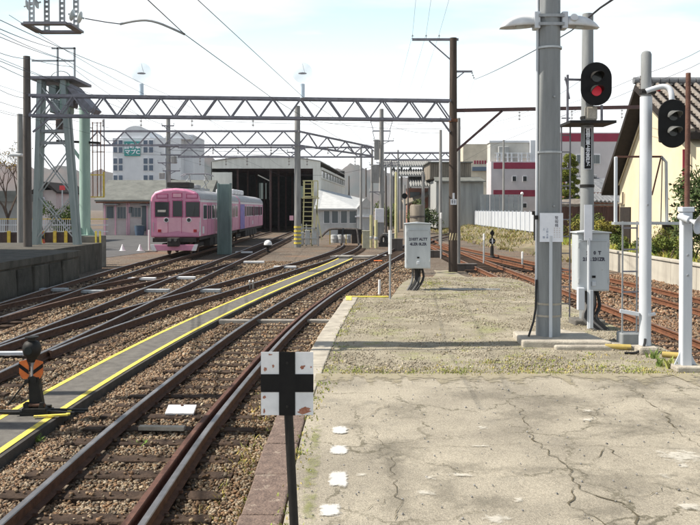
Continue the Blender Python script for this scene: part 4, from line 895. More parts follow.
for i in range(4):
    m = MB(); a0 = R(-160 + i * 38); vs = []
    for j in range(5):
        a = a0 + R(5 * j); zq = zz(240) + (zz(233) - zz(240)) * j / 4
        vs += [(.186 * math.cos(a), .186 * math.sin(a), zq), (.186 * math.cos(a + .25), .186 * math.sin(a + .25), zq)]
    m.add(vs, [(2 * j, 2 * j + 1, 2 * j + 3, 2 * j + 2) for j in range(4)]); m.build('warning_stripe', 'stripe_yellow' if 'stripe_yellow' in M else 'white_paint_worn', rp)
m = MB(); m.lathe([(.184, zz(122)), (.192, zz(122)), (.192, zz(119)), (.184, zz(119))], n=16); m.build('band', 'rail_rust_orange', rp, smooth=True)
gp = thing('thin_pole', 'thin grey pole standing close behind the dark wooden pole', 'pole', (X(458.5, 36.5), 36.5, -1.1)); m = MB(); m.cyl((0, 0, 0), (0, 0, Z(118, 36.5) + 1.1), .09, .08, 12); m.build('shaft', 'pole_grey', gp, smooth=True)
ra = thing('bracket_beam', 'long brown steel beam reaching right from the wooden pole', 'beam', (pb.x, pb.y, 0))
ro = ra.location
m = MB(); m.bar(pd(455, 110.5, DR) - ro, pd(642, 107, DR) - ro, .10, .15); m.build('beam', 'truss_brown', ra)
m = MB(); m.bar(pd(455, 152, DR) - ro, pd(502, 111, DR) - ro, .10); m.build('brace', 'truss_brown', ra)
for u, v in ((519.5, 111), (572, 110), (622, 109)): hang(ra, pd(u, v, DR), .42, .06, 3)
ep = thing('beam_end_pole', 'slender pole holding the far end of the brown beam before the cream house', 'pole', (X(641, DR), DR, -.6)); m = MB(); m.cyl((0, 0, -.4), (0, 0, Z(76, DR) + .6), .09, .07, 12); m.build('shaft', 'pole_dark', ep, smooth=True)
m = MB(); discs(m, (0, 0, Z(96, DR) + .6), (0, 0, Z(77, DR) + .6), .1, 4); m.build('insulator', 'porcelain_brown', ep, smooth=True)
# farther gantries and their poles
def cpole(u, v0, d, label, r=.17, mat='pole_grey', name='catenary_pole', zb=-1.12):
    t = thing(name, label, 'pole', (X(u, d), d, zb), group='catenary poles of the yard'); m = MB(); H_ = Z(v0, d) - zb
    m.lathe([(r, -.05), (r * .95, H_ * .4), (r * .75, H_)], n=12); m.build('shaft', mat, t, smooth=True); return t
p1 = cpole(168.5, 116, 58, 'pale catenary pole rising behind the roof of the pink train', .19, zb=-1.12)
p2 = cpole(297.5, 106, 58, 'tall grey catenary pole left of the yellow ladder before the shed', .25)
m = MB()
for i in range(5):
    m = MB(); m.lathe([(.262, 0), (.266, 0), (.266, .14), (.262, .14)], (0, 0, .25 + i * .28), None, 12); m.build('yellow_band', 'yellow_paint', p2, smooth=True)
p3 = cpole(381.5, 109, 72, 'grey catenary pole with crossarms at the centre of the yard', .24)
p0 = cpole(87, 128, 58.5, 'slim catenary pole behind the green column', .14)
k3 = F / 72
for v, hw in ((121, 11), (131, 9)):
    m = MB(); m.bar((-hw / k3, 0, Z(v, 72) + 1.12), (hw / k3, 0, Z(v, 72) + 1.12), .1); m.build('crossarm', 'truss_steel', p3)
    for s in (-1, 1): m = MB(); m.bar((s * hw / k3, 0, Z(v, 72) + 1.12), (s * hw * .75 / k3, 0, Z(v + 9, 72) + 1.12), .05); m.build('arm_strut', 'truss_steel', p3)
for (v, u0, u1, h) in ((174, 371, 379, 9), (150, 374, 379, 10)):
    m = MB(); m.bb((u0 - 381.5) / k3, (u1 - 381.5) / k3, -.5, -.2, Z(v + h, 72) + 1.12, Z(v - h, 72) + 1.12); m.build('equipment_box', 'pole_grey', p3, bevel=.03)
g2 = thing('truss_gantry', 'second truss gantry crossing behind the first, left of the grey pole', 'gantry', (X(87, 58), 58, 0))
truss(g2, (X(86, 58), 57.8), (X(297, 58), 57.8), Z(145.5, 58), Z(131.5, 58), 8, .14, .4, tb=.085)
truss(g2, (X(298.5, 58), 57.8), (X(372, 62), 62), Z(145.5, 58), Z(131.5, 58), 4, .13, .4, tb=.08, h0b=Z(156, 62), h1b=Z(147, 62))
for u in (213, 238, 271, 328): hang(g2, pd(u, 146, 57.9), .6, .1, 3)
g3 = thing('truss_gantry', 'third, farthest truss gantry just above the shed roof', 'gantry', (X(178, 75), 75, 0))
truss(g3, (X(178, 75), 75), (X(381, 75), 75), Z(157, 75), Z(147.5, 75), 9, .15, .4, tb=.09)
for u in (200, 226, 247, 289, 307, 355): hang(g3, pd(u, 157, 75), .8, .11, 3)
g4 = thing('truss_gantry', 'distant grey truss gantry between centre pole and wooden pole', 'gantry', (X(384, 88), 88, 0))
truss(g4, (X(384, 88), 88), (X(452, 88), 88), Z(160, 88), Z(153, 88), 5, .2, .4, 'truss_steel', tb=.1)
for i, (u, v, d, lb) in enumerate(((372, 150, 76, 'slim grey pole just left of the centre catenary pole'), (361, 146, 80, 'slim pole left of the centre cabinet'), (391, 160, 84, 'slim pole right of the centre catenary pole'), (398, 150, 95, 'distant slender pole behind the small round signal'), (440.5, 130, 60, 'slender pole left of the dark wooden pole, half its width'))):
    cpole(u, v, d, lb, .13)

# ------------------------------------------------------------------ globe lamps on the gantry
mk('lamp_post_pale', (.62, .74, .84), (.55, .66, .76), 5, .5)
glass('globe_glass', (.7, .75, .82), .1, 0, .20)
for u, v, lb in ((141.5, 97, 'clear globe lamp on the gantry, the left one of two'), (302.5, 97, 'clear globe lamp on the gantry, the right one of two')):
    P = pd(u, v + 1, 34.1); gl = thing('globe_lamp', lb, 'lamp', P, group='globe lamps on the truss gantry'); k = F / 34.1
    m = MB(); m.cyl((0, 0, .0), (0, 0, 14 / k), .095, None, 14); m.build('post', 'lamp_post_pale', gl, smooth=True)
    m = MB(); rr = 10.2 / k; n_ = 14; pr = [(max(.002, rr * math.sin(math.pi * i / n_)), 25 / k - rr * math.cos(math.pi * i / n_)) for i in range(n_ + 1)]
    ri = rr - .012; pr2 = [(max(.002, ri * math.sin(math.pi * i / n_)), 25 / k - ri * math.cos(math.pi * i / n_)) for i in range(n_ + 1)]
    m.lathe(pr, n=28); m.build('globe', 'globe_glass', gl, smooth=True)
    m = MB(); m.lathe([(.02, 24.6 / k), (.17, 24.2 / k), (.17, 24.8 / k), (.02, 25.6 / k)], n=18); m.build('reflector', 'truss_steel', gl, smooth=True)
    m = MB(); m.tube([(.10, 0, 25 / k), (.05, 0, 29 / k), (.0, 0, 34.2 / k)], .009, 6); m.build('stay', 'steel_grey', gl)

# ------------------------------------------------------------------ overhead wires
def wire(label, pts, r=.008, sag=0.0, name='overhead_wire', step=1.5, grp='overhead wires'):
    P = [Vector(p) for p in pts]; out = []; r = r * (.95 if r > .0086 else .6)
    for a, b in zip(P, P[1:]):
        n = max(3, int((b - a).length / step))
        for i in range(n):
            t = i / n; q = a.lerp(b, t); q.z -= sag * 4 * t * (1 - t); out.append(q)
    out.append(P[-1]); m = MB(); m.tube(out, r, 5); o = m.build(name, 'wire', None, smooth=True); return tag(o, label, 'wire', grp)
cw = [pd(95, -50, 6.4), pd(148, 0, 7.9), pd(185, 34.5, 9.5), pd(272, 98, 16), pd(330, 133, 26), pd(352, 146, 34), pd(372, 165, 60)]
wire('contact wire held by the curved arm above the nearest track', cw, .0085)
mw = [pd(130, -60, 7), pd(198, 0, 9.5), pd(303, 97, 20), pd(350, 128, 34), pd(376, 155, 60)]
wire('upper messenger wire above the nearest track, right of the contact wire', mw, .008)
for (u, v, u2, v2, d) in ((210, 52, 243, 42, 11.5), (228, 66, 258, 56, 12.5), (263, 91, 290, 85, 15.2)): pass
lw = [((-60, -5, 12), (0, 20, 20), (115, 70, 35), (176, 98, 55), (230, 132, 75)), ((-60, 12, 16), (0, 33, 24), (60, 58, 34), (112, 96, 50), (150, 122, 70)), ((-50, 20, 16), (0, 37, 22), (66, 60, 34), (125, 92, 52)),
      ((-40, 46, 18), (0, 53, 24), (29, 58.5, 33.3), (73, 67, 34.2)), ((-40, 44, 18), (0, 61, 24), (56, 80, 34.5), (104, 98, 48)), ((-40, 52, 18), (0, 66, 24), (50, 86, 34), (90, 99, 46)), ((-40, 84, 26), (0, 90, 30), (24, 98, 33.4)),
      ((-30, 96, 30), (0, 102, 34), (40, 112, 40), (110, 128, 58)), ((-30, 108, 34), (0, 112, 38), (22, 116, 42)), ((-30, 20, 14), (0, 29, 18), (55, 48, 34.6))]
lbl = ['highest wire at far left, running down to the right past the frame on the tower', 'second wire at far left, crossing the tower frame', 'third wire at far left, just under the second', 'wire ending at the top of the dark left gantry pole', 'wire passing in front of the tower\'s roof deck', 'lowest wire in front of the tower roof deck', 'short wire reaching the left gantry pole at truss height', 'low wire running behind the left gantry pole', 'lowest thin wire at the left edge', 'wire to the upper frame of the tower']
for q, lb in zip(lw, lbl):
    P_ = [pd(*p) for p in q]; wire(lb, [P_[0] + (P_[0] - P_[1]) * 2.2] + P_, .011, .05)
for i, (u, us) in enumerate(((412.5, 415.5), (426, 430.5), (439, 448))):
    a = pd(u, 34.5, DR); b = pd(us, 0, 28.6); e = a + (b - a) * 4.2
    wire(('left', 'middle', 'right')[i] + ' one of three wires rising from the crossarm of the wooden pole', [e, a, a + Vector((.6 + i * .3, 40, -.5))], .008, .15)
wire('slack wire from the wooden pole\'s short arm to the signal post', [pd(474.5, 79.5, DR), pd(541, 47, 15.5), pd(590, 17, 11.5)], .010, .04)
wire('thick cable leaving the signal post top towards the upper right', [pd(588, 18, 11.45), pd(600, 8, 10.6), pd(612, 0, 9.9), pd(650, -28, 8)], .015)
wire('thin drop wire hanging from the wooden pole\'s short arm', [pd(474, 80, DR), pd(466, 105, DR), pd(460, 131, DR)], .006)
wire('upper of two power lines above the cream house', [pd(720, 40, 30), pd(640, 76, DR), pd(560, 106, 60), pd(470, 131, 100)], .010, .1)
wire('lower of two power lines above the cream house', [pd(720, 53, 30), pd(642, 86, DR), pd(560, 117, 60), pd(470, 138, 100)], .010, .1)
for i, (p, q, lb) in enumerate((((-5.9, 9, 4.1), (-5.9, 34, 4.35), 'contact wire above the middle track'), ((-9.2, 14, 4.15), (-9.3, 34, 4.35), 'contact wire above the pink train\'s track'), ((6.05, 20, 4.25), (6.05, 35, 4.3), 'contact wire above the rusty orange track'))):
    wire(lb, [p, q, (q[0], 58, 4.4), (q[0] + .2, 75, 4.4)] if i < 2 else [p, q, (7, 62, 4.4), (8.5, 88, 4.4)], .008, .02)
for i, (p, q, lb) in enumerate((((-5.8, 14, 4.9), (-5.9, 34, 5.35), 'messenger wire above the middle track'), ((-9.1, 14, 4.9), (-9.3, 34, 5.35), 'messenger wire above the pink train\'s track'), ((6.0, 20, 5.0), (6.05, 35, 5.3), 'messenger wire above the rusty orange track'))):
    wire(lb, [p, q, (q[0], 58, 5.4), (q[0] + .2, 75, 5.4)], .008, .25)
wire('long distribution line crossing high behind the second gantry', [pd(60, 108, 60), pd(168, 117, 58), pd(381, 122, 72), pd(452, 118, 60)], .012, .3)

# ------------------------------------------------------------------ left stone platform, tower, fence
mk('old_stone', (.105, .096, .08), (.05, .046, .038), 2.2, .95, bump=.9, bscale=20, spot=((.15, .135, .11), 1.6, .60, .15), streak=.4)
mk('plat_top', (.22, .21, .185), (.13, .125, .11), 2.5, .95, bump=.6)
m = MB(); N_ = 44
ys = np.linspace(8, 31.4, N_); vs = []
for y in ys:
    xb = -10.35 + .02 * hn(0, y, .8); 
    vs += [(xb, y, BED - .05), (xb - .02 + .03 * hn(2, y), y, -.6 + .03 * hn(1, y)), (xb - .05 + .03 * hn(4, y), y, -.22), (xb + .06, y, -.20), (xb + .06 + .02 * hn(5, y), y, .02 + .015 * hn(7, y)), (-13.8, y, .07 + .02 * hn(3, y)), (-40, y, .06)]
fs = [(i * 7 + j, (i + 1) * 7 + j, (i + 1) * 7 + j + 1, i * 7 + j + 1) for i in range(N_ - 1) for j in range(6)] + [tuple(range(7)), tuple(range((N_ - 1) * 7 + 6, (N_ - 1) * 7 - 1, -1))]
m.add(vs, fs); st = struct('stone_platform', m, 'old_stone')
mk('old_stone_dark', (.072, .067, .057), (.04, .037, .031), 3, .95, bump=.8, bscale=20)
m = MB(); m.bb(-40, -11.35, 31.402, 37.5, BED - .05, .06); m.build('rear_block', 'old_stone', st, bevel=.02)
for i, y in enumerate(np.arange(20.0, 30.2, 1.35)):
    if i % 2: m = MB(); m.bb(-10.40, -10.315 + .02 * (i % 3), y, y + 1.2, BED, -.26); m.build('wall_block', 'old_stone', st, bevel=.03)
    else: m = MB(); m.bb(-10.40, -10.335, y + .1, y + 1.2, BED, -.30); m.build('wall_block', 'old_stone_dark', st, bevel=.03)
pl = thing('plinth', 'concrete plinth under the green column at the platform end', 'plinth', (X(92, 38.5), 38.5, BED)); k = F / 38.5
m = MB(); m.box((0, 0, .72), (22 / k, 1.0, 1.5)); m.build('block', 'plat_top', pl, bevel=.03)
for dx in (.42, .62):
    m = MB(); m.bar((dx, -.75, 0), (dx - .06, -.6, 1.7), .07, .07); m.build('guard_post', 'ochre_paint' if 'ochre_paint' in M else 'yellow_paint', pl)
mk('ochre_paint', (.70, .52, .07), (.5, .36, .06), 6, .65, spot=((.2, .12, .06), 9, .64, .08))
mk('green_paint', (.36, .50, .44), (.28, .40, .35), 4, .6, streak=.2, spot=((.22, .17, .12), 8, .70, .1))
mk('green_grey', (.31, .36, .36), (.22, .27, .27), 4, .6, streak=.2, spot=((.2, .15, .11), 8, .70, .1))
gc = thing('green_column', 'thick pale green steel column on the concrete plinth', 'column', (X(85, 38.5), 38.5, .35))
m = MB(); m.cyl((0, 0, 0), (0, 0, Z(95, 38.5) - .35), .25, None, 20); m.build('shaft', 'green_paint', gc, smooth=True)
m = MB(); m.lathe([(.5, 0), (.5, .04), (.25, .05)], n=20); m.build('base_flange', 'green_paint', gc, smooth=True)
for i in range(6):
    a = i * math.pi / 3; m = MB(); m.add([(.25 * math.cos(a), .25 * math.sin(a), .04), (.48 * math.cos(a), .48 * math.sin(a), .04), (.26 * math.cos(a), .26 * math.sin(a), .40)], [(0, 1, 2)]); o = m.build('gusset', 'green_paint', gc); sd = o.modifiers.new('s', 'SOLIDIFY'); sd.thickness = .03
m = MB(); m.bar((-1.3, 0, Z(141, 38.5) - .35), (.7, 0, Z(143, 38.5) - .35), .22, .10); m.build('crossarm', 'black_iron', gc)
m = MB(); m.bar((-.75, 0, Z(143, 38.5) - .35), (.1, 0, Z(168, 38.5) - .35), .14, .12); m.build('arm_brace', 'green_paint', gc)
tw = thing('steel_tower', 'pale grey green steel trestle tower with roof deck and transformers', 'tower', (X(52, 35.3), 35.3, .05)); ro = tw.location.copy(); k = F / 35.3
legs = {}
for j, dy in enumerate((0, .4)):
    for (ub, vb, ut, vt) in ((35, 246, 40, 80), (76, 247, 63, 80)):
        a = pd(ub, vb, 35.3) - ro; b = pd(ut, vt, 35.3) - ro; a.z = 0; a.y = b.y = dy
        m = MB(); m.bar(a, b, .20, .20); m.build('leg', 'green_grey', tw); legs[(ub, j)] = (a, b)
def lg(u, j, v): a, b = legs[(u, j)]; z_ = (Z(v, 35.3) - ro.z); return a.lerp(b, (z_ - a.z) / (b.z - a.z))
for j in (0, 1):
    for v0, v1 in ((240, 195), (195, 150), (150, 118), (118, 85)):
        for s in (0, 1):
            m = MB(); m.bar(lg(35, j, v0 if s else v1), lg(76, j, v1 if s else v0), .045); m.build('brace', 'galv', tw)
    for v in ((143, 131) if j == 0 else (131, 118)): m = MB(); m.bar(lg(35, j, v), lg(76, j, v), .09, .12); m.build('crossbeam', 'steel_grey', tw)
m = MB(); zz_ = Z(78.5, 35.3) - ro.z; m.bb((33 - 52) / k, (76 - 52) / k, -.3, 2.2, zz_ - .06, zz_ + .06); m.build('roof_deck', 'truss_steel', tw)
m = MB(); p0_, p1_ = pd(74, 88, 36) - ro, pd(95, 112, 36) - ro; m.bar(p0_, p1_, 1.4, .25); m.build('chute', 'truss_steel', tw)
for (u0, u1, v0, v1, mt) in ((47, 55, 84, 97, 'green_grey'), (48, 58, 99, 112, 'green_grey'), (58, 68, 82, 112, 'green_paint'), (66, 72, 88, 106, 'truss_steel'), (54, 61, 118, 130, 'porcelain_brown')):
    m = MB(); m.bb((u0 - 52) / k, (u1 - 52) / k, .2, .9, Z(v1, 35.3) - ro.z, Z(v0, 35.3) - ro.z); m.build('transformer', mt, tw, bevel=.05)
for u in (50, 53, 64): m = MB(); discs(m, ((u - 52) / k, .3, Z(98, 35.3) - ro.z), ((u - 52) / k, .3, Z(90, 35.3) - ro.z), .09, 4); m.build('bushing', 'porcelain', tw, smooth=True)
for u in (56, 73): m = MB(); m.bar(((u - 52) / k, .3, zz_), ((u - 52) / k, .3, Z(46, 35.3) - ro.z), .07); m.build('mast', 'steel_grey', tw)
for v, u0, u1 in ((47, 50, 74), (59.5, 30, 73)): m = MB(); m.bar(((u0 - 52) / k, .3, Z(v, 35.3) - ro.z), ((u1 - 52) / k, .3, Z(v, 35.3) - ro.z), .07); m.build('mast_bar', 'steel_grey', tw)
m = MB(); pts = [((58 - 52 + 10.5 * math.cos(a)) / k, .4, Z(78, 35.3) - ro.z + 8.5 / k * math.sin(a)) for a in [math.pi * i / 10 for i in range(11)]]; m.tube(pts, .02, 6); m.build('hoop', 'steel_grey', tw)
for i in range(3): m = MB(); m.bar(((73.5 - 52) / k, .3, Z(96 + i * 6, 35.3) - ro.z), ((79 - 52) / k, .3, Z(96 + i * 6, 35.3) - ro.z), .03); m.build('step_iron', 'steel_grey', tw)
# yellow caged ladder right of the green column
mk('ochre_paint', (.70, .52, .07), (.5, .36, .06), 6, .65, spot=((.2, .12, .06), 9, .64, .08))
cl_ = thing('caged_ladder', 'rusty yellow caged ladder hanging right of the green column', 'ladder', (X(99, 39.5), 39.5, 0)); k = F / 39.5
m = MB(); m.bar((0, .2, Z(233, 39.5)), (0, .2, Z(245, 39.5)), .05); m.build('ladder_foot', 'ochre_paint', cl_)
for u in (93, 97.5, 101, 104.5): m = MB(); m.bar(((u - 99) / k, 0, Z(197 if u > 92 else 176, 39.5)), ((u - 99) / k, 0, Z(122 if u < 104 else 124, 39.5)), .035); m.build('ladder_rail', 'rust_orange_paint' if 'rust_orange_paint' in M else 'rail_rust_orange', cl_)
for v in (123, 152): m = MB(); m.bar(((92 - 99) / k, 0, Z(v, 39.5)), ((105 - 99) / k, 0, Z(v, 39.5)), .03); m.build('ladder_hoop', 'rail_rust_orange', cl_)
for v in (175, 197): m = MB(); m.bar(((91 - 99) / k, -.1, Z(v, 39.5)), ((105 - 99) / k, -.1, Z(v, 39.5)), .05); m.build('ladder_hoop', 'ochre_paint', cl_)
m = MB(); m.bar(((104.5 - 99) / k, -.1, Z(197, 39.5)), ((104.5 - 99) / k, -.1, Z(172, 39.5)), .07); m.build('guard_bar', 'ochre_paint', cl_)
m = MB(); m.bar((-.3, 0, Z(128, 39.5)), (-.62, -.6, Z(128, 39.5)), .04); m.build('wall_tie', 'steel_grey', cl_)
# pole with lamp left of gantry pole
lp2 = thing('lamp_pole', 'grey concrete pole with small flat lamp left of the gantry pole', 'pole', (X(20.5, 40), 40, -1.1)); k = F / 40
m = MB(); m.lathe([(.17, 0), (.13, Z(114, 40) + 1.1)], n=12); m.build('shaft', 'pole_grey', lp2, smooth=True)
m = MB(); m.box(((19 - 20.5) / k, -.3, Z(155.5, 40) + 1.1), (.62, .3, .14)); m.build('lamp', 'lamp_white', lp2, bevel=.05)
m = MB(); m.bar(((19 - 20.5) / k, -.3, Z(153, 40) + 1.1), (0, 0, Z(151, 40) + 1.1), .05); m.build('lamp_arm', 'steel_grey', lp2)
# fence of dark panels with yellow posts and mesh above
fn = thing('yard_fence', 'dark panel fence with yellow posts and pale mesh behind the stone platform', 'fence', (X(0, 44), 44, -1.1)); k = F / 44; ro = fn.location
mk('fence_dark', (.075, .05, .045), (.045, .032, .03), 5, .85)
for a, b in ((-30, 9), (9, 21), (21, 43), (43, 55), (55, 66), (66, 82)):
    m = MB(); m.bb((a - 0) / k + .05, b / k - .05, .0, .06, .0, Z(232.5, 44) + 1.1); m.build('panel', 'fence_dark', fn)
for u in (9, 21, 43, 55, 66): m = MB(); m.bb(u / k - .08, u / k + .08, -.08, .08, 0, Z(231, 44) + 1.1); m.build('post', 'ochre_paint', fn)
for v in (219, 225, 231.5): m = MB(); m.bar((-30 / k, .03, Z(v, 44) + 1.1), (108 / k, .03, Z(v, 44) + 1.1), .045); m.build('mesh_rail', 'ochre_paint' if v == 219 else 'white_paint', fn)
for i, u in enumerate(np.arange(-4, 80, 2.1)): m = MB(); m.bar((u / k, .03, Z(231.5, 44) + 1.1), (u / k, .03, Z(219, 44) + 1.1), .03); m.build('mesh_bar', 'white_paint', fn)
# striped warning boards
tb = thing('warning_board', 'leaning red and black striped warning board by the left gantry pole', 'board', (X(40, 36.8), 36.8, .05)); k = F / 36.8
for i in range(9):
    t0 = i / 9; m = MB(); a = Vector(((44 - 40) / k, 0, 0)).lerp(Vector(((37 - 40) / k, 0, Z(203, 36.8) - .05)), t0); b = Vector(((44 - 40) / k, 0, 0)).lerp(Vector(((37 - 40) / k, 0, Z(203, 36.8) - .05)), t0 + 1 / 9)
    m.bar(a, b, .05, .16); m.build('stripe', 'sign_black' if i % 2 else 'orange_red' if 'orange_red' in M else 'orange_paint', tb)
# traffic cones
for u, v, lb in ((122.5, 251, 'white traffic cone, the left one of two before the pink building'), (140, 251, 'white traffic cone, the right one of two, next to the pink train')):
    P = px(u, v, BED); t = thing('traffic_cone', lb, 'traffic cone', P, group='traffic cones in the yard'); m = MB(); m.lathe([(.17, .03), (.03, .42), (.01, .43)], n=14); m.build('cone', 'white_board', t, smooth=True); m = MB(); m.box((0, 0, .015), (.40, .40, .03)); m.build('base', 'white_board', t)
P = px(149, 252, BED); t = thing('stop_post', 'thin white stop post beside the pink train\'s left corner', 'post', P); m = MB(); m.cyl((0, 0, 0), (0, 0, 1.4), .05, None, 10); m.build('post', 'white_board', t, smooth=True); m = MB(); m.box((.15, 0, .05), (.7, .4, .1)); m.build('base', 'walkway_concrete', t)
P = px(268, 253, BED); t = thing('dwarf_lamp', 'small black ground lamp with white round cap near the middle track', 'lamp', P)
m = MB(); m.lathe([(.14, 0), (.14, .12), (.06, .16), (.06, .3), (.20, .34), (.24, .5)], n=16); m.build('body', 'black_iron', t, smooth=True); m = MB(); m.lathe([(.25, .5), (.25, .6), (.18, .74), (.05, .8), (.01, .805)], n=18); m.build('cap', 'white_board', t, smooth=True)
for u, lb in ((249.5, 'thin white stake by the walkway, left of a pair'), (253, 'thin white stake by the walkway, right of a pair')):
    P = px(u, 291, BED); t = thing('marker_stake', lb, 'post', P, group='stakes by the walkway'); m = MB(); m.cyl((0, 0, 0), (0, 0, .30), .03, None, 8); m.build('stake', 'walkway_concrete', t, smooth=True); m = MB(); m.lathe([(.032, .30), (.032, .34), (.01, .36)], n=8); m.build('cap', 'white_board', t, smooth=True)
# green steel post before the train
gt = thing('green_post', 'broad dark green steel post in front of the pink train', 'post', (X(224.5, 49), 49, BED)); k = F / 49
hz_ = Z(184, 49) - BED
m = MB(); m.bb(-6.2 / k, 6.2 / k, -.12, .12, 0, hz_); m.build('panel', 'dark_green', gt, bevel=.02) if 'dark_green' in M else None
for s in (-1, 1): m = MB(); m.bb(s * 6.2 / k - .05, s * 6.2 / k + .05, -.16, .16, 0, hz_ + .05); m.build('flange', 'green_post_mat', gt, bevel=.01)

# unseen roof left of the frame, added to shade the wall and the first track
ca = thing('unseen_shade_roof', 'unseen roof over the stone platform at the left, added for its shade', 'canopy', (-18, 20, .06))
m = MB(); m.add([(-6, -12, 5.0), (4.3, -12, 5.5), (4.3, 11.2, 5.5), (-6, 11.2, 5.0), (-6, -12, 5.15), (4.3, -12, 5.65), (4.3, 11.2, 5.65), (-6, 11.2, 5.15)], [(3, 2, 1, 0), (4, 5, 6, 7), (0, 1, 5, 4), (1, 2, 6, 5), (2, 3, 7, 6), (3, 0, 4, 7)]); m.build('roof', 'roof_sheet', ca)
for y_ in (-10, -3, 4, 10): m = MB(); m.bar((0, y_, -.05), (0, y_, 5.2), .2); m.build('post', 'steel_grey', ca)

# crossarms, brackets and small boxes on the farther poles
def arms(pole, u, d, zb, rows):
    k_ = F / d
    for (v, l, r_) in rows:
        z_ = Z(v, d) - zb; m = MB(); m.bar((l / k_, -.12, z_), (r_ / k_, -.12, z_), .08); m.build('crossarm', 'truss_steel', pole)
        for e in (l, r_):
            if abs(e) > 2: m = MB(); discs(m, (e / k_, -.12, z_), (e / k_, -.12, z_ + 3.2 / k_), .07, 2); m.build('insulator', 'porcelain', pole, smooth=True)
        m = MB(); m.bar((max(abs(l), abs(r_)) * .7 / k_ * (1 if r_ > -l else -1), -.12, z_), (0, -.12, z_ - 4 / k_), .05); m.build('arm_strut', 'truss_steel', pole)
arms(p1, 168.5, 58, -1.12, ((147, -9, 11), (155, -7, 13), (163, -10, 9), (171, -5, 12), (126, -6, 6)))
arms(p2, 297.5, 58, -1.12, ((149, -5, 8), (152.5, -10, 3)))
arms(p3, 381.5, 72, -1.12, ((141, -8, 12), (163, -5, 16), (192, -12, 4), (165, -12, 18)))
for (u, v, w_, h_) in ((175, 160, 5, 7), (163, 176, 5, 6)):
    m = MB(); m.bb((u - 168.5 - w_ / 2) * 58 / F, (u - 168.5 + w_ / 2) * 58 / F, -.45, -.15, Z(v + h_ / 2, 58) + 1.12, Z(v - h_ / 2, 58) + 1.12); m.build('equipment_box', 'pole_grey', p1, bevel=.04)
for i, (a, b, lb) in enumerate((((86, 150, 58), (300, 152, 58), 'thin line below the second gantry, left part'), ((168, 150, 57.5), (381, 143, 72), 'thin line from the pale pole to the centre pole'), ((297, 118, 58), (455, 128, 60), 'line from the tall grey pole across to the right'), ((381, 121, 71.5), (440, 133, 60), 'line from the centre pole to the slender pole on its right'), ((300, 175, 70), (381, 164, 71), 'low line along the shed eaves to the centre pole'))):
    wire(lb, [pd(*a), pd(*b)], .012, .35)
for i, (u, v0, d, lb) in enumerate((((366), 168, 90, 'dark thin post left of the centre catenary pole, behind the lean-to'), (386, 176, 66, 'dark thin post right of the centre cabinet'), (408, 178, 92, 'dark thin post right of the round signal disc'), (349, 176, 98, 'dark thin post above the lean-to roof'))): cpole(u, v0, d, lb, .10, 'pole_dark')
for i, (u, v, d, w_, h_, mt, lb) in enumerate(((397, 236, 52, .7, .8, 'pole_dark', 'dark low trackside box before the distant posts'), (389, 233, 60, .8, .9, 'pole_grey', 'grey trackside box at the foot of the centre pole'), (366, 236, 56, .5, 1.2, 'pale_box', 'pale narrow trackside box left of the pipe stands'), (434, 246, 46, .9, .35, 'pole_dark', 'flat dark trackside box left of the wooden pole'), (466, 262, 36, .9, .28, 'pole_dark', 'flat dark points box right of the wooden pole foot'))):
    t = thing('trackside_box', lb, 'box', (X(u, d), d, BED), group='trackside equipment boxes'); m = MB(); m.box((0, 0, h_ / 2), (w_, .45, h_)); m.build('box', mt, t, bevel=.03); m = MB(); m.box((0, 0, h_ + .02), (w_ + .06, .5, .05)); m.build('lid', mt, t, bevel=.01)
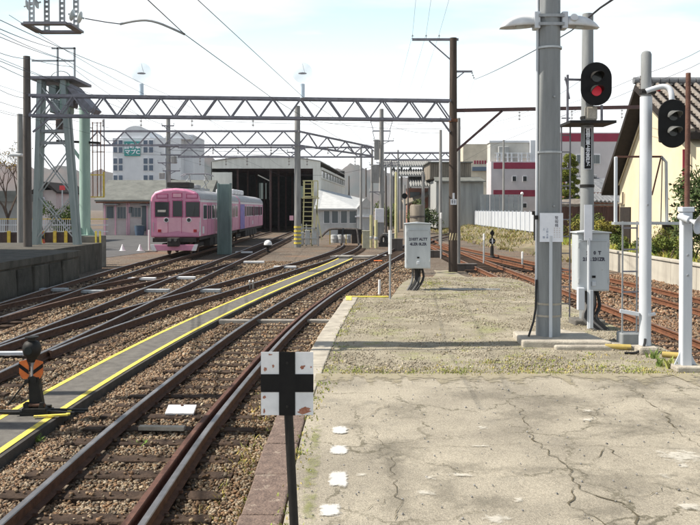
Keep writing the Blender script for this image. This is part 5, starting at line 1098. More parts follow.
# ------------------------------------------------------------------ pink train
mk('pink', (.65, .275, .415), (.55, .22, .34), 2, .4, spec=.5)
mk('pink_light', (.74, .42, .50), (.68, .36, .45), 4, .45)
mk('pink_deep', (.46, .10, .22), None, 4, .45)
mk('train_white', (.74, .74, .76), (.62, .62, .66), 3, .45)
mk('train_roof', (.42, .43, .45), (.3, .3, .32), 4, .7)
mk('train_under', (.022, .02, .02), (.045, .038, .034), 5, .8)
mk('train_blue', (.06, .09, .42), (.30, .18, .48), 3, .45)
mk('red_lens', (.45, .02, .03), None, 4, .3)
mk('sign_cream', (.6, .55, .5), None, 4, .5)
TW = 1.32
def car(label, y0, ln, front, blue):
    t = thing('train_car', label, 'train', (-9.38, y0, RT), group='cars of the pink train')
    zf = lambda v: Z(v, 43.9) - RT; uf = lambda u: X(u, 43.9) + 9.38
    prof = [(-TW, 1.0), (TW, 1.0), (TW, 2.95), (TW - .06, 3.2), (TW - .25, 3.42), (TW - .7, 3.57), (0, 3.62), (-TW + .7, 3.57), (-TW + .25, 3.42), (-TW + .06, 3.2), (-TW, 2.95)]
    m = MB(); m.prism(prof, .08, ln); body = m.build('body', 'pink', t, smooth=True, bevel=.05)
    rp = [(TW + .012, 3.02), (TW - .05, 3.22), (TW - .24, 3.44), (TW - .7, 3.59), (0, 3.64), (-TW + .7, 3.59), (-TW + .24, 3.44), (-TW + .05, 3.22), (-TW - .012, 3.02), (-TW + .2, 3.0), (TW - .2, 3.0)]
    m = MB(); m.prism(rp, .35, ln - .01); m.build('roof', 'train_roof', t, smooth=True)
    # right side: windows, doors, stripe
    yy = 1.0; seq = ['w', 'd', 'w', 'w', 'w', 'd', 'w', 'w', 'd', 'w']; step = (ln - 1.6) / len(seq)
    for q in seq:
        if q == 'w':
            m = MB(); m.bb(TW + .001, TW + .012, yy + .12, yy + step - .12, 1.92, 2.75); f_ = m.build('window', 'train_white', t)
            m = MB(); m.bb(TW + .012, TW + .016, yy + .17, yy + step - .17, 1.97, 2.70); m.build('pane', 'window_dark', f_)
        else:
            m = MB(); m.bb(TW + .001, TW + .010, yy + .1, yy + step - .1, 1.03, 2.85); f_ = m.build('door', 'pink', t)
            for a_ in (.16, step / 2 + .06): m = MB(); m.bb(TW + .010, TW + .014, yy + a_, yy + a_ + step / 2 - .22, 1.95, 2.70); m.build('pane', 'window_dark', f_)
        yy += step
    for y_ in np.arange(1.0, ln - .5, step): m = MB(); m.bb(TW + .0005, TW + .004, y_ - .012, y_ + .012, 1.05, 2.86); m.build('panel_seam', 'pink_deep', t)
    m = MB(); m.bb(TW + .001, TW + .008, .35, ln - .2, 2.88, 3.0); m.build('side_stripe', 'train_white', t)
    for i in range(6): m = MB(); y_ = .9 + i * (ln - 2.2) / 6; m.bb(TW + .001, TW + .006, y_, y_ + .5, 1.15 + .1 * (i % 2), 1.55 + .15 * (i % 3)); m.build('side_graphic', ('train_white', 'pink_light', 'pink_deep')[i % 3], t)
    if blue: m = MB(); m.bb(TW + .016, TW + .022, .15, 2.6, 1.02, 2.85); m.build('blue_panel', 'train_blue', t)
    # under-floor: boxes, bogies with wheels
    m = MB(); m.bb(-TW + .1, TW - .1, .5, ln - .3, .82, 1.0); m.build('underframe', 'train_under', t)
    for i in range(5):
        a_ = 4.1 + i * (ln - 8) / 5; m = MB(); m.bb(-TW + .15, TW - .12, a_, a_ + (ln - 8) / 5 - .3, .35, .82); m.build('equipment_box', 'train_under', t, bevel=.03)
    for yb in (2.3, ln - 2.3):
        for s in (-1, 1): m = MB(); m.bb(s * .85 - .06, s * .85 + .06, yb - 1.35, yb + 1.35, .38, .62); m.build('bogie_frame', 'train_under', t, bevel=.03)
        for dy in (-1.0, 1.0):
            for s in (-1, 1): m = MB(); m.cyl((s * .53, yb + dy, .42), (s * .63, yb + dy, .42), .41, None, 20); m.build('wheel', 'rail_rust', t, smooth=True)
            m = MB(); m.cyl((-.53, yb + dy, .42), (.53, yb + dy, .42), .07, None, 10); m.build('axle', 'train_under', t)
    if front:
        fp = [(-TW, .98), (TW, .98), (TW, 2.9), (TW - .06, 3.15), (TW - .25, 3.38), (TW - .7, 3.53), (0, 3.58), (-TW + .7, 3.53), (-TW + .25, 3.38), (-TW + .06, 3.15), (-TW, 2.9)]
        m = MB(); m.prism(fp, 0, .3); fr = m.build('front', 'pink', t, bevel=.10, seg=4)
        for (u0, u1, v0, v1) in ((155.2, 169, 202, 216.8), (173, 182.2, 201, 216.6), (186, 199.6, 202, 216.8)):
            m = MB(); m.bb(uf(u0) - .04, uf(u1) + .04, -.018, .0, zf(v1) - .04, zf(v0) + .04); f_ = m.build('window', 'pink_deep', fr)
            m = MB(); m.bb(uf(u0), uf(u1), -.026, -.018, zf(v1), zf(v0)); m.build('pane', 'window_dark', f_, bevel=.004)
        m = MB(); m.box((uf(162), -.03, zf(211)), (.45, .006, .12)); m.build('destination_board', 'sign_cream', fr)
        for (u0, u1, v0, v1) in ((156.4, 168.4, 193.6, 198.6), (172, 182.4, 192.6, 198), (186, 198.2, 193.6, 198.6)):
            m = MB(); m.bb(uf(u0), uf(u1), -.014, 0, zf(v1), zf(v0)); f_ = m.build('header_panel', 'pink_deep', fr, bevel=.01)
            m = MB(); m.bb(uf(u0) + .06, uf(u1) - .06, -.02, -.014, zf(v1) + .05, zf(v0) - .05); m.build('header_glass', 'pink' if u0 != 172 else 'pink_light', f_)
        m = MB(); m.prism([(uf(157), zf(217.6)), (uf(157), zf(231.5)), (uf(163), zf(233)), (uf(178), zf(231)), (uf(193), zf(233)), (uf(200), zf(231.5)), (uf(200), zf(217.6))], -.010, -.002); m.build('lower_panel', 'pink_light', fr)
        for u in (166.5, 189):
            m = MB(); m.cyl((uf(u), -.012, zf(220)), (uf(u), -.05, zf(220)), .14, .13, 18); h_ = m.build('headlight', 'train_white', fr, smooth=True)
            m = MB(); m.cyl((uf(u), -.05, zf(220)), (uf(u), -.056, zf(220)), .10, None, 16); m.build('lens', 'lens_dark', h_, smooth=True)
        for u in (159.6, 195.2): m = MB(); m.box((uf(u), -.02, zf(230.8)), (.17, .03, .15)); m.build('tail_lamp', 'red_lens', fr)
        for s in (-1, 1): m = MB(); m.prism([(s * (TW - .02), 1.05), (s * (TW + .006), 1.05), (s * (TW + .006), 2.95), (s * (TW - .02), 2.95)], .0, .34); m.build('corner_stripe', 'train_white', fr)
        for s in (-1, 1):
            m = MB(); m.bar((s * .36, -.012, zf(233)), (s * .36, -.012, zf(199)), .02, .02); m.build('door_seam', 'pink_deep', fr)
        m = MB(); m.box((0, -.08, .84), (2.3, .16, .22)); m.build('buffer_beam', 'train_under', t)
        m = MB(); m.box((0, -.25, .74), (.62, .5, .46)); m.build('coupler', 'train_under', t, bevel=.05)
        for a_ in (-.16, .14): m = MB(); m.cyl((a_, -.5, .86), (a_, -.55, .86), .08, None, 12); m.build('air_hose', 'cable_grey', t, smooth=True)
        m = MB(); m.prism([(-TW + .05, .60), (TW - .05, .60), (TW - .16, .28), (-TW + .16, .28)], -.20, -.12); m.build('skirt', 'pink', t, bevel=.02)
        for s in (-1, 1): m = MB(); m.prism([(s * (TW - .05), .61), (s * (TW - .24), .61), (s * (TW - .40), .27), (s * (TW - .16), .27)], -.21, -.11); m.build('skirt_end', 'train_white', t)
        for u in (165, 193): m = MB(); m.bar((uf(u), -.035, zf(216)), (uf(u) + .12, -.035, zf(206)), .015); m.build('wiper', 'train_under', fr)
        for u in (153.6, 200.0): m = MB(); m.bar((uf(u), -.05, zf(232)), (uf(u), -.05, zf(222)), .025); m.build('grab_rail', 'galv', fr)
        # roof gear: pantograph, resistor boxes
        m = MB(); m.bb(-.7, .55, 1.2, 2.6, 3.68, 3.98); m.build('roof_box', 'train_under', t, bevel=.04)
        m = MB(); m.bb(-.5, .6, 3.2, 4.4, 3.68, 3.9); m.build('roof_box', 'train_roof', t, bevel=.04)
        py = 6.5
        for s in (-1, 1):
            m = MB(); m.tube([(s * .45, py - .9, 3.75), (s * .55, py + .7, 4.2), (s * .45, py - .3, 4.62)], .03, 6); m.build('pantograph_arm', 'steel_grey', t)
            m = MB(); m.tube([(s * .45, py + .9, 3.75), (s * .55, py - .7, 4.2), (s * .45, py + .3, 4.62)], .03, 6); m.build('pantograph_arm', 'steel_grey', t)
        for dy in (-.3, .3): m = MB(); m.tube([(-.95, py + dy, 4.52), (-.7, py + dy, 4.65), (.7, py + dy, 4.65), (.95, py + dy, 4.52)], .035, 6); m.build('pantograph_head', 'truss_steel', t)
        for dy in (-.9, .9): m = MB(); m.bb(-.6, .6, py + dy - .05, py + dy + .05, 3.62, 3.76); m.build('pantograph_base', 'steel_grey', t)
    else:
        for i in range(4): m = MB(); a_ = 1.0 + i * 1.5; m.bb(-.6, .75, a_, a_ + 1.1, 3.6, 3.98); m.build('roof_box', 'train_white', t, bevel=.08)
    return t
car('pink train car whose windowed front faces the camera', 43.9, 15.6, True, False)
car('rear pink train car with blue panel and white roof boxes, behind the green post', 60.0, 15.8, False, True)

# ------------------------------------------------------------------ engine shed with dark open front
mk('shed_wall', (.74, .73, .68), (.60, .59, .54), 1.5, .85, streak=.25)
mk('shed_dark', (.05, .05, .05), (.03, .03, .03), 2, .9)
mk('shed_roof', (.45, .45, .44), (.34, .34, .33), 1.5, .8)
mk('lean_roof', (.50, .51, .51), (.40, .41, .41), 2, .7, streak=.5)
emit('glow_pane', (.30, .36, .34), .22)  # panes glow by themselves in place of daylight coming through
DS = 94; sx0, sx1 = X(212, DS), X(320.5, DS); sc_ = math.tan(R(4.0))
sh = thing('train_shed', 'pale train shed with wide dark open front behind the train', 'shed', (sx0, DS, BED)); ro = Vector((sx0, DS, BED)); W_ = sx1 - sx0
zz = lambda v: Z(v, DS) - BED
ox0, ox1, oz = X(232, DS) - sx0, X(313, DS) - sx0, zz(168.5)
eave, apex = zz(167), zz(156.5)
m = MB(); m.bb(0, ox0, 0, .3, 0, eave - .6); m.build('front_wall', 'shed_wall', sh)
m = MB(); m.bb(ox1, W_, 0, .3, 0, eave); m.build('front_wall', 'shed_wall', sh)
gp_ = [(-.3, eave - .6)] + [(W_ * t, eave - .6 + (apex - eave + .6) * math.sin(math.pi * (.10 + .80 * t)) ** .8 if True else 0) for t in [i / 12 for i in range(13)]] + [(W_, oz), (0, oz)]
m = MB(); m.prism([(0, oz), (W_, oz)] + [(W_ * (1 - i / 12), oz + .35 + (apex - oz - .35) * math.sin(math.pi * (.12 + .76 * (1 - i / 12))) ** .9) for i in range(13)], -.03, .27); m.build('gable', 'shed_wall', sh)
def sk(x, y, z): return (x + y * sc_, y, z)
LN = 36
for i in range(12):
    t0, t1 = i / 12, (i + 1) / 12; h = lambda t: oz + .38 + (apex - oz - .35) * math.sin(math.pi * (.12 + .76 * t)) ** .9
    m = MB(); m.add([sk(W_ * t0, -.2, h(t0)), sk(W_ * t1, -.2, h(t1)), sk(W_ * t1, LN, h(t1)), sk(W_ * t0, LN, h(t0)), sk(W_ * t0, -.2, h(t0) + .1), sk(W_ * t1, -.2, h(t1) + .1), sk(W_ * t1, LN, h(t1) + .1), sk(W_ * t0, LN, h(t0) + .1)], [(3, 2, 1, 0), (4, 5, 6, 7), (0, 1, 5, 4), (2, 3, 7, 6), (1, 2, 6, 5), (3, 0, 4, 7)]); m.build('roof_panel', 'shed_roof', sh)
for xx in (0, W_):
    zt_ = oz + .36 + (apex - oz - .35) * math.sin(math.pi * .12) ** .9 if xx == 0 else zz(178)
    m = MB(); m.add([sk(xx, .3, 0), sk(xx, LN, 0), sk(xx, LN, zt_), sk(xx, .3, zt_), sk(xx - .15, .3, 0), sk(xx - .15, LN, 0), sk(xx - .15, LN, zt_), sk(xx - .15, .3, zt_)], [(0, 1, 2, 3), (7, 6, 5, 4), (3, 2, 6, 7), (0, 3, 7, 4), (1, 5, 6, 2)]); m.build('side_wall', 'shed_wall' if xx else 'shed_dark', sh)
zc0, zc1 = zz(178) + .02, zz(167.5)
for i in range(9):
    y0_, y1_ = .4 + i * (LN - .4) / 9, .4 + (i + 1) * (LN - .4) / 9
    m = MB(); m.add([sk(W_ - .02, y0_ + .1, zc0), sk(W_ - .02, y1_ - .1, zc0), sk(W_ - .02, y1_ - .1, zc1 - .3), sk(W_ - .02, y0_ + .1, zc1 - .3)], [(0, 1, 2, 3)]); m.build('clerestory_pane', 'window_grey', sh)
    m = MB(); m.bar(sk(W_, y0_, zc0), sk(W_, y0_, zc1), .18); m.build('clerestory_mullion', 'shed_wall', sh)
m = MB(); m.bar(sk(W_, .3, zc0), sk(W_, LN, zc0), .16); m.build('clerestory_sill', 'shed_wall', sh)
m = MB(); m.bar(sk(W_, .3, zc1 - .1), sk(W_, LN, zc1 - .1), .3, .3); m.build('clerestory_head', 'shed_wall', sh)
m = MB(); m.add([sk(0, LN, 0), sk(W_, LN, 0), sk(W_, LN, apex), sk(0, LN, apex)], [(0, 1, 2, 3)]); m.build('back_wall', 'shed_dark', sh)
for (u0, u1, v0, v1) in ((257, 259.6, 183, 199), (260.4, 263, 183, 199), (263.8, 266.4, 183, 199), (240, 243, 182, 190), (300, 303, 186, 198)):
    m = MB(); p, q = pd(u0, v1, DS + 30) - ro, pd(u1, v0, DS + 30) - ro; m.bb(p.x, q.x, p.y, p.y + .1, p.z, q.z); m.build('inner_window', 'glow_pane', sh)
m = MB(); m.bar(pd(270, 200, DS + 2) - ro, pd(270, 168, DS + 2) - ro, .12); m.bar(pd(270, 181, DS + 2) - ro, pd(258, 175, DS + 2) - ro, .12); m.build('hanging_bar', 'shed_wall', sh)
m = MB(); m.box(pd(291.5, 218, DS - .5) - ro, (.45, .05, .55)); m.build('pink_notice', 'pink_light', sh)
for i in range(5):
    for xx in (ox0 + .35, W_ * .52):
        m = MB(); m.bar(sk(xx, 1.5 + i * 6, 0), sk(xx, 1.5 + i * 6, oz + .2), .22); m.build('inner_post', 'truss_brown', sh)
    m = MB(); m.bar(sk(.2, 1.5 + i * 6, oz + .25), sk(W_ - .2, 1.5 + i * 6, oz + .25), .2, .3); m.build('roof_beam', 'truss_brown', sh)
# wall left of shed front, doors
# lean-to
le = thing('lean_to', 'white sloping roof lean-to with dark windows right of the shed', 'annex', (X(318, 86), 86, BED)); ro = le.location.copy(); k = F / 86
wd_ = (372 - 318) / k; ze = Z(208.5, 86) - BED
m = MB(); m.bb(0, wd_, 0, .2, 0, ze); m.build('wall', 'lean_roof', le)
m = MB(); p = [Vector((-.4, -.5, ze - .15)), Vector((wd_ * .78, -.5, ze - .15)), pd(366, 200.5, 96) - ro, pd(319, 190, 94.5) - ro]; q = [a_ + Vector((0, 0, .15)) for a_ in p]
m.add(p + q, [(3, 2, 1, 0), (4, 5, 6, 7), (0, 1, 5, 4), (1, 2, 6, 5), (2, 3, 7, 6), (3, 0, 4, 7)]); m.build('roof', 'lean_roof', le)
for (u0, u1) in ((323.5, 330), (331.5, 338.5), (340.5, 347.5), (349, 356.5)):
    m = MB(); m.bb((u0 - 318) / k, (u1 - 318) / k, -.03, .0, Z(223.5, 86) - BED, Z(210.5, 86) - BED); f_ = m.build('window', 'train_white', le)
    m = MB(); m.bb((u0 - 318) / k + .05, (u1 - 318) / k - .05, -.045, -.03, Z(223, 86) - BED, Z(211, 86) - BED); m.build('pane', 'window_grey', f_)
m = MB(); m.bb((357 - 318) / k, (373 - 318) / k, -1.2, -.1, 0, Z(208, 84.5) - BED); m.build('side_block', 'lean_roof', le)
m = MB(); m.bb((355 - 318) / k, (374 - 318) / k, -1.4, 0, Z(217.2, 84.5) - BED, Z(216, 84.5) - BED); m.build('canopy', 'train_white', le)
m = MB(); m.prism([((357 - 318) / k, Z(208, 84.5) - BED), ((375 - 318) / k, Z(208, 84.5) - BED), ((366 - 318) / k, Z(197, 84.5) - BED)], -1.3, 0); m.build('small_gable', 'shed_roof', le)
# centre white relay cabinet on a stand
cc_ = thing('relay_cabinet', 'white relay cabinet with grey lower half beneath the centre catenary pole', 'relay cabinet', (X(379.5, 62), 62, BED)); k = F / 62
m = MB(); m.bb(-4.4 / k, 4.4 / k, -.3, .3, Z(222.5, 62) - BED, Z(208.5, 62) - BED); m.build('box', 'train_white', cc_, bevel=.03)
m = MB(); m.bb(-4.0 / k, 4.0 / k, -.25, .25, .35, Z(222.6, 62) - BED); m.build('stand', 'pole_grey', cc_)
for s in (-1, 1): m = MB(); m.bar((s * .22, 0, 0), (s * .22, 0, .4), .07); m.build('leg', 'steel_grey', cc_)
# yellow service ladder with platform before shed
yl = thing('service_ladder', 'pale yellow service ladder with caged platform in front of the shed', 'ladder', (X(308, 60), 60, BED)); k = F / 60; z6 = lambda v: Z(v, 60) - BED
mk('pale_yellow', (.66, .62, .32), (.5, .47, .27), 5, .65)
for u in (302.5, 311.5): m = MB(); m.bar(((u - 308) / k, 0, 0), ((u - 308 + 2) / k, 0, z6(181)), .08); m.build('stile', 'pale_yellow', yl)
for v in np.arange(184, 247, 4.6): m = MB(); m.bar(((302.7 - 308) / k, 0, z6(v)), ((313 - 308) / k, 0, z6(v)), .06); m.build('rung', 'pale_yellow', yl)
for (a, b) in (((303, 181), (318, 181)), ((303, 196.5), (318, 196.5)), ((318, 181), (318, 197)), ((304, 181), (304, 196)), ((312, 181), (312, 197)), ((318, 197), (316, 230)), ((316, 205), (322, 240)), ((300, 228), (318, 228)), ((300, 238), (318, 238))):
    m = MB(); m.bar(((a[0] - 308) / k, -.3, z6(a[1])), ((b[0] - 308) / k, -.3, z6(b[1])), .08); m.build('cage_bar', 'pale_yellow' if a[1] < 226 else 'galv', yl)
m = MB(); m.bb((302 - 308) / k, (319 - 308) / k, -.3, .9, z6(198.5), z6(197.5)); m.build('platform', 'pale_yellow', yl)
for u in (301, 306, 312, 318): m = MB(); m.bar(((u - 308) / k, .4, 0), ((u - 308) / k, .4, z6(224)), .10); m.build('post', 'galv', yl)
for i, u in enumerate((299, 305, 312)): m = MB(); m.bb((u - 308) / k, (u + 5 - 308) / k, -.2, .2, .1, z6(232 - i * 2)); m.build('bracket_box', 'galv', yl, bevel=.03)
# buffer stop at end of branching track with bent handrails
bs = thing('buffer_stop', 'dark bent rail buffer stop at the end of the branching track', 'buffer stop', (X(350, 60), 60.6, BED)); k = F / 60
for s in (-1, 1): m = MB(); m.tube(spline([(s * .62, -2.2, .2), (s * .56, -.6, .9), (s * .5, .1, 1.25), (s * .5, .6, 1.2)], .3), .07, 7); m.build('bent_rail', 'train_under', bs, smooth=True)
m = MB(); m.bb(-.9, .9, .0, .25, .85, 1.2); m.build('cross_beam', 'train_under', bs)
hr = thing('pipe_handrail', 'dark bent pipe handrail right of the service ladder', 'handrail', (X(322, 63), 63, BED)); k = F / 63
m = MB(); m.tube(spline([((312 - 322) / k, 0, Z(239, 63) - BED), ((322 - 322) / k, 0, Z(236, 63) - BED), ((329 - 322) / k, 0, Z(229.5, 63) - BED), ((345 - 322) / k, 0, Z(229, 63) - BED), ((360 - 322) / k, 0, Z(230, 63) - BED), ((366 - 322) / k, 0, Z(236, 63) - BED)], .3), .09, 7); m.build('pipe', 'pole_dark', hr, smooth=True)
for u in (330, 346, 362): m = MB(); m.bar(((u - 322) / k, 0, 0), ((u - 322) / k, 0, Z(230, 63) - BED), .07); m.build('post', 'ochre_paint', hr)
for i, (u, lb) in enumerate(((334, 'white drum behind the pipe handrail, leftmost of three'), (340.5, 'white drum behind the pipe handrail, middle of three'), (347.5, 'white drum behind the pipe handrail, rightmost of three'))):
    t = thing('drum', lb, 'drum', (X(u, 66), 66, BED), group='drums behind the handrail'); m = MB(); m.lathe([(.25, 0), (.27, .02), (.27, .3), (.28, .32), (.27, .34), (.27, .6), (.25, .62)], n=16); m.build('shell', 'lean_roof', t, smooth=True); m = MB(); m.lathe([(.22, .621), (.22, .65), (.2, .66)], n=16); m.build('lid', 'galv', t)
bl = thing('black_box', 'black equipment box between the drums and the centre cabinet', 'box', (X(361, 65), 65, BED)); m = MB(); m.box((0, 0, .45), (1.5, .7, .9)); m.build('box', 'train_under', bl, bevel=.04); m = MB(); m.box((0, 0, .92), (1.56, .76, .05)); m.build('lid', 'black_iron', bl)
for i, (u, v, d, lb) in enumerate(((371, 215, 58, 'yellowish pipe stand left of the centre cabinet'), (376, 220, 57, 'second yellowish pipe stand beside the centre cabinet'))):
    t = thing('pipe_stand', lb, 'pipe', (X(u, d), d, BED)); m = MB(); m.cyl((0, 0, 0), (0, 0, Z(v, d) - BED), .11, None, 10); m.build('pipe', 'pale_yellow', t, smooth=True); m = MB(); m.lathe([(.14, .6), (.14, .75), (.11, .78)], n=10); m.build('collar', 'galv', t)
tr_ = thing('hose_coil', 'dark coiled hose hung below the centre cabinet', 'hose', (X(383.5, 59), 59, BED)); m = MB(); m.tube([(.2 * math.cos(a), .1, .5 + .3 * math.sin(a)) for a in [2 * math.pi * i / 16 for i in range(17)]], .13, 8); m.build('coil', 'train_under', tr_, smooth=True); m = MB(); m.bb(-.35, .35, -.05, .3, 0, .3); m.build('cradle', 'train_under', tr_)
# ------------------------------------------------------------------ buildings
mk('bin_blue', (.07, .11, .17), None, 4, .6); mk('house_grey', (.33, .33, .32), (.26, .26, .25), .6, .9); mk('penthouse', (.60, .58, .53), (.5, .48, .44), .6, .85); mk('beige_wall', (.62, .56, .45), None, .5, .85); mk('hoarding_grey', (.30, .32, .335), (.24, .255, .27), 1.5, .6)
mk('bldg_white', (.66, .68, .71), (.58, .60, .63), .6, .8)
mk('bldg_lilac', (.56, .53, .55), (.48, .455, .475), .5, .85)
mk('maroon', (.27, .025, .06), (.22, .02, .05), 1, .7)
mk('teal', (.04, .30, .29), None, 2, .6)
mk('pink_wall', (.56, .49, .47), (.46, .40, .38), 1.0, .85, spot=((.35, .29, .28), 1.2, .62, .12))
mk('roof_grey', (.17, .175, .16), (.11, .115, .105), 1.2, .85, bump=.3, bscale=8)
mk('roof_tile', (.22, .225, .235), (.14, .145, .155), 4, .55)
mk('roof_tile_brown', (.255, .225, .195), (.145, .125, .108), 5, .7)
mk('cream', (.70, .61, .43), (.62, .53, .37), 1.0, .85)
mk('dark_wood', (.028, .02, .016), (.016, .012, .01), 5, .85)
mk('fence_brown', (.13, .065, .05), (.08, .042, .034), 3, .85, streak=.2)
mk('corrugated', (.42, .43, .42), (.30, .305, .30), 2, .75, streak=.12)
mk('corrugated_brown', (.26, .225, .18), (.15, .13, .105), 2.5, .85, streak=.1)
mk('brick_red', (.40, .20, .15), (.3, .15, .11), 2, .85)
mk('asphalt_yard', (.10, .10, .098), (.07, .07, .07), 1, .9)
mk('terrace', (.26, .215, .14), (.16, .135, .09), .8, .95, spot=((.16, .17, .07), .9, .55, .12), bump=.5)
m = MB(); m.add([(-60, 46, BED + .012), (-13.5, 46, BED + .012), (-11.4, 60, BED + .012), (-11.4, 110, BED + .012), (-60, 110, BED + .012)], [(0, 1, 2, 3, 4)]); struct('yard', m, 'asphalt_yard')
def windows(t, rects, y, fr='train_white', gl='window_blue', mull=1):
    for (x0, x1, z0, z1) in rects:
        m = MB(); m.bb(x0, x1, y - .10, y, z0, z1); f_ = m.build('window', fr, t); n = mull + 1
        for i in range(n):
            a = x0 + .06 + (x1 - x0 - .12) * i / n; b = x0 + .06 + (x1 - x0 - .12) * (i + 1) / n - .04
            m = MB(); m.bb(a, b, y - .12, y - .10, z0 + .06, z1 - .06); m.build('pane', gl, f_)
# white office block with teal sign
D = 150; ob = thing('office_block', 'white four storey office block with teal sign, left background', 'building', (X(113, D), D, BED)); k = F / D; zo = lambda v: Z(v, D) - BED; xo = lambda u: (u - 113) / k
m = MB(); m.bb(0, xo(181), 0, 14, 0, zo(138)); m.build('wall', 'bldg_white', ob)
for (u0, u1, zt) in ((120, 150, 125.5), (164, 190, 132)):
    m = MB(); c0, rr = xo((u0 + u1) / 2), (u1 - u0) / 2 / k; m.prism([(c0 + rr * math.cos(a), zo(139) + (zo(zt) - zo(139)) * math.sin(a)) for a in [math.pi * i / 14 for i in range(15)]], .5, 13); m.build('vault_roof', 'bldg_white', ob)
for (u0, u1) in ((113.5, 123.5), (143.5, 154)):
    for (v0, v1) in ((140, 153), (158, 171), (175, 187), (192, 204)): windows(ob, [(xo(u0), xo((u0 + u1) / 2) - .06, zo((v0 + v1) / 2) + .06, zo(v0)), (xo((u0 + u1) / 2) + .06, xo(u1), zo((v0 + v1) / 2) + .06, zo(v0)), (xo(u0), xo((u0 + u1) / 2) - .06, zo(v1), zo((v0 + v1) / 2) - .06), (xo((u0 + u1) / 2) + .06, xo(u1), zo(v1), zo((v0 + v1) / 2) - .06)], 0, mull=0)
for i, v in enumerate((150, 163, 175)): windows(ob, [(xo(165.5), xo(168), zo(v + 5), zo(v - 5))], 0, mull=0)
m = MB(); m.bb(xo(125), xo(140.8), -.35, -.12, zo(156), zo(141.5)); sg = m.build('sign', 'teal', ob)
text('自動車', 1.02, (xo(133), -.37, zo(146.8)), sg, 'tape_white', bold=.03); text('マプC', 1.02, (xo(133), -.37, zo(152.5)), sg, 'tape_white', bold=.03)
m = MB(); m.bb(xo(174), xo(190), 3, 15, 0, zo(133)); m.build('stair_tower', 'bldg_white', ob)
# pink single-storey building
D = 85; pk = thing('pink_building', 'low faded pink building with grey roof behind the train', 'building', (X(103, D), D, BED)); k = F / D; zo = lambda v: Z(v, D) - BED; xo = lambda u: (u - 103) / k
wd_ = xo(205)
m = MB(); m.bb(0, wd_, 0, 8, 0, zo(199)); m.build('wall', 'pink_wall', pk)
m = MB(); z0, z1 = zo(200), zo(183.5); m.add([(-.6, -.9, z0), (wd_ + .6, -.9, z0), (wd_ + .6, 4, z1 + .5), (-.6, 4, z1 + .5), (wd_ + .6, 9, z0), (-.6, 9, z0), (-.6, -.9, z0 - .15), (wd_ + .6, -.9, z0 - .15)], [(0, 1, 2, 3), (3, 2, 4, 5), (0, 3, 5), (1, 4, 2), (6, 7, 1, 0)]); m.build('roof', 'roof_grey', pk)
m = MB(); m.bb(-.5, wd_ + .5, -.85, -.75, z0 - .32, z0 - .16); m.build('gutter', 'rail_rust_orange', pk)
for u0, u1, v0, v1 in ((107, 113.5, 206.5, 218), (117, 127, 206.5, 219), (129, 133, 207, 213), (131, 142, 207, 217.5), (142, 146.5, 206, 231)): windows(pk, [(xo(u0), xo(u1), zo(v1), zo(v0))], 0, 'window_grey' if u1 - u0 < 7 else 'pink_wall', 'window_grey', 2 if u1 - u0 > 8 else 0)
for u0, u1, v in ((106, 120, 204), (141, 152, 204.5)): m = MB(); m.bb(xo(u0), xo(u1), -.8, 0, zo(v + 1), zo(v)); m.build('awning', 'pole_grey', pk)
for u in (105, 115.5, 127, 129, 147): m = MB(); m.bb(xo(u) - .06, xo(u) + .06, -.06, 0, 0, zo(201)); m.build('downpipe', 'pink_light', pk)
t = thing('blue_bin', 'blue grey water bin standing against the pink building', 'bin', (X(139.5, 84), 84, BED)); m = MB(); m.lathe([(.42, 0), (.5, .6), (.52, 1.0), (.46, 1.05)], n=16); m.build('body', 'bin_blue' if 'bin_blue' in M else 'window_blue', t, smooth=True); m = MB(); m.lathe([(.53, 1.0), (.53, 1.06), (.1, 1.12)], n=16); m.build('lid', 'window_grey', t)
# dark gabled roof between office block and train
D = 92; dg = thing('dark_roof_house', 'house with dark sloping roof just left above the train', 'house', (X(146, D), D, BED)); k = F / D; zo = lambda v: Z(v, D) - BED
m = MB(); m.bb(1.0, 5.6, 3, 9, 0, zo(190)); m.build('wall', 'pink_wall', dg)
m = MB(); m.prism([((144 - 146) / k, zo(193)), ((167 - 146) / k, zo(178)), ((190 - 146) / k, zo(193)), ((190 - 146) / k, zo(195)), ((167 - 146) / k, zo(181)), ((144 - 146) / k, zo(195))], 2.2, 10); m.build('roof', 'dark_wood', dg)
# houses at far left
D = 70; lh = thing('grey_house', 'plain grey house with grey roof at the left edge', 'house', (X(-30, D), D, BED)); k = F / D; zo = lambda v: Z(v, D) - BED; xo = lambda u: (u + 30) / k
m = MB(); m.bb(0, xo(26), 0, 7, 0, zo(201)); m.build('wall', 'house_grey' if 'house_grey' in M else 'corrugated', lh)
m = MB(); m.prism([(-.5, zo(201.5)), (xo(28), zo(201.5)), (xo(26), zo(191)), (.3, zo(191))], -.6, 7.6); m.build('roof', 'roof_grey', lh)
D = 66; ph = thing('pink_house', 'small pink house with black gable roof seen through the tower legs', 'house', (X(36, D), D, BED)); k = F / D; zo = lambda v: Z(v, D) - BED; xo = lambda u: (u - 36) / k
m = MB(); m.bb(0, xo(56), 0, 6, 0, zo(190)); m.build('wall', 'pink_wall', ph)
m = MB(); m.prism([(xo(33), zo(192)), (xo(44), zo(182)), (xo(49), zo(182)), (xo(60), zo(192)), (xo(60), zo(193.5)), (xo(47), zo(185)), (xo(33), zo(194))], -.6, 6.6); m.build('roof', 'dark_wood', ph)
windows(ph, [(xo(40), xo(45), zo(207), zo(197))], 0, 'train_white', 'window_grey', 0)
m = MB(); m.box((xo(41), -.1, zo(196)), (.35, .1, .35)); m.build('red_sign', 'red_plate', ph)
m = MB(); m.box((xo(65), -.6, zo(188)), (.42, .1, .36)); m.build('red_sign', 'red_plate', ph)
m = MB(); m.bar((xo(65), -.6, 0), (xo(65), -.6, zo(188)), .08); m.build('sign_post', 'galv', ph)
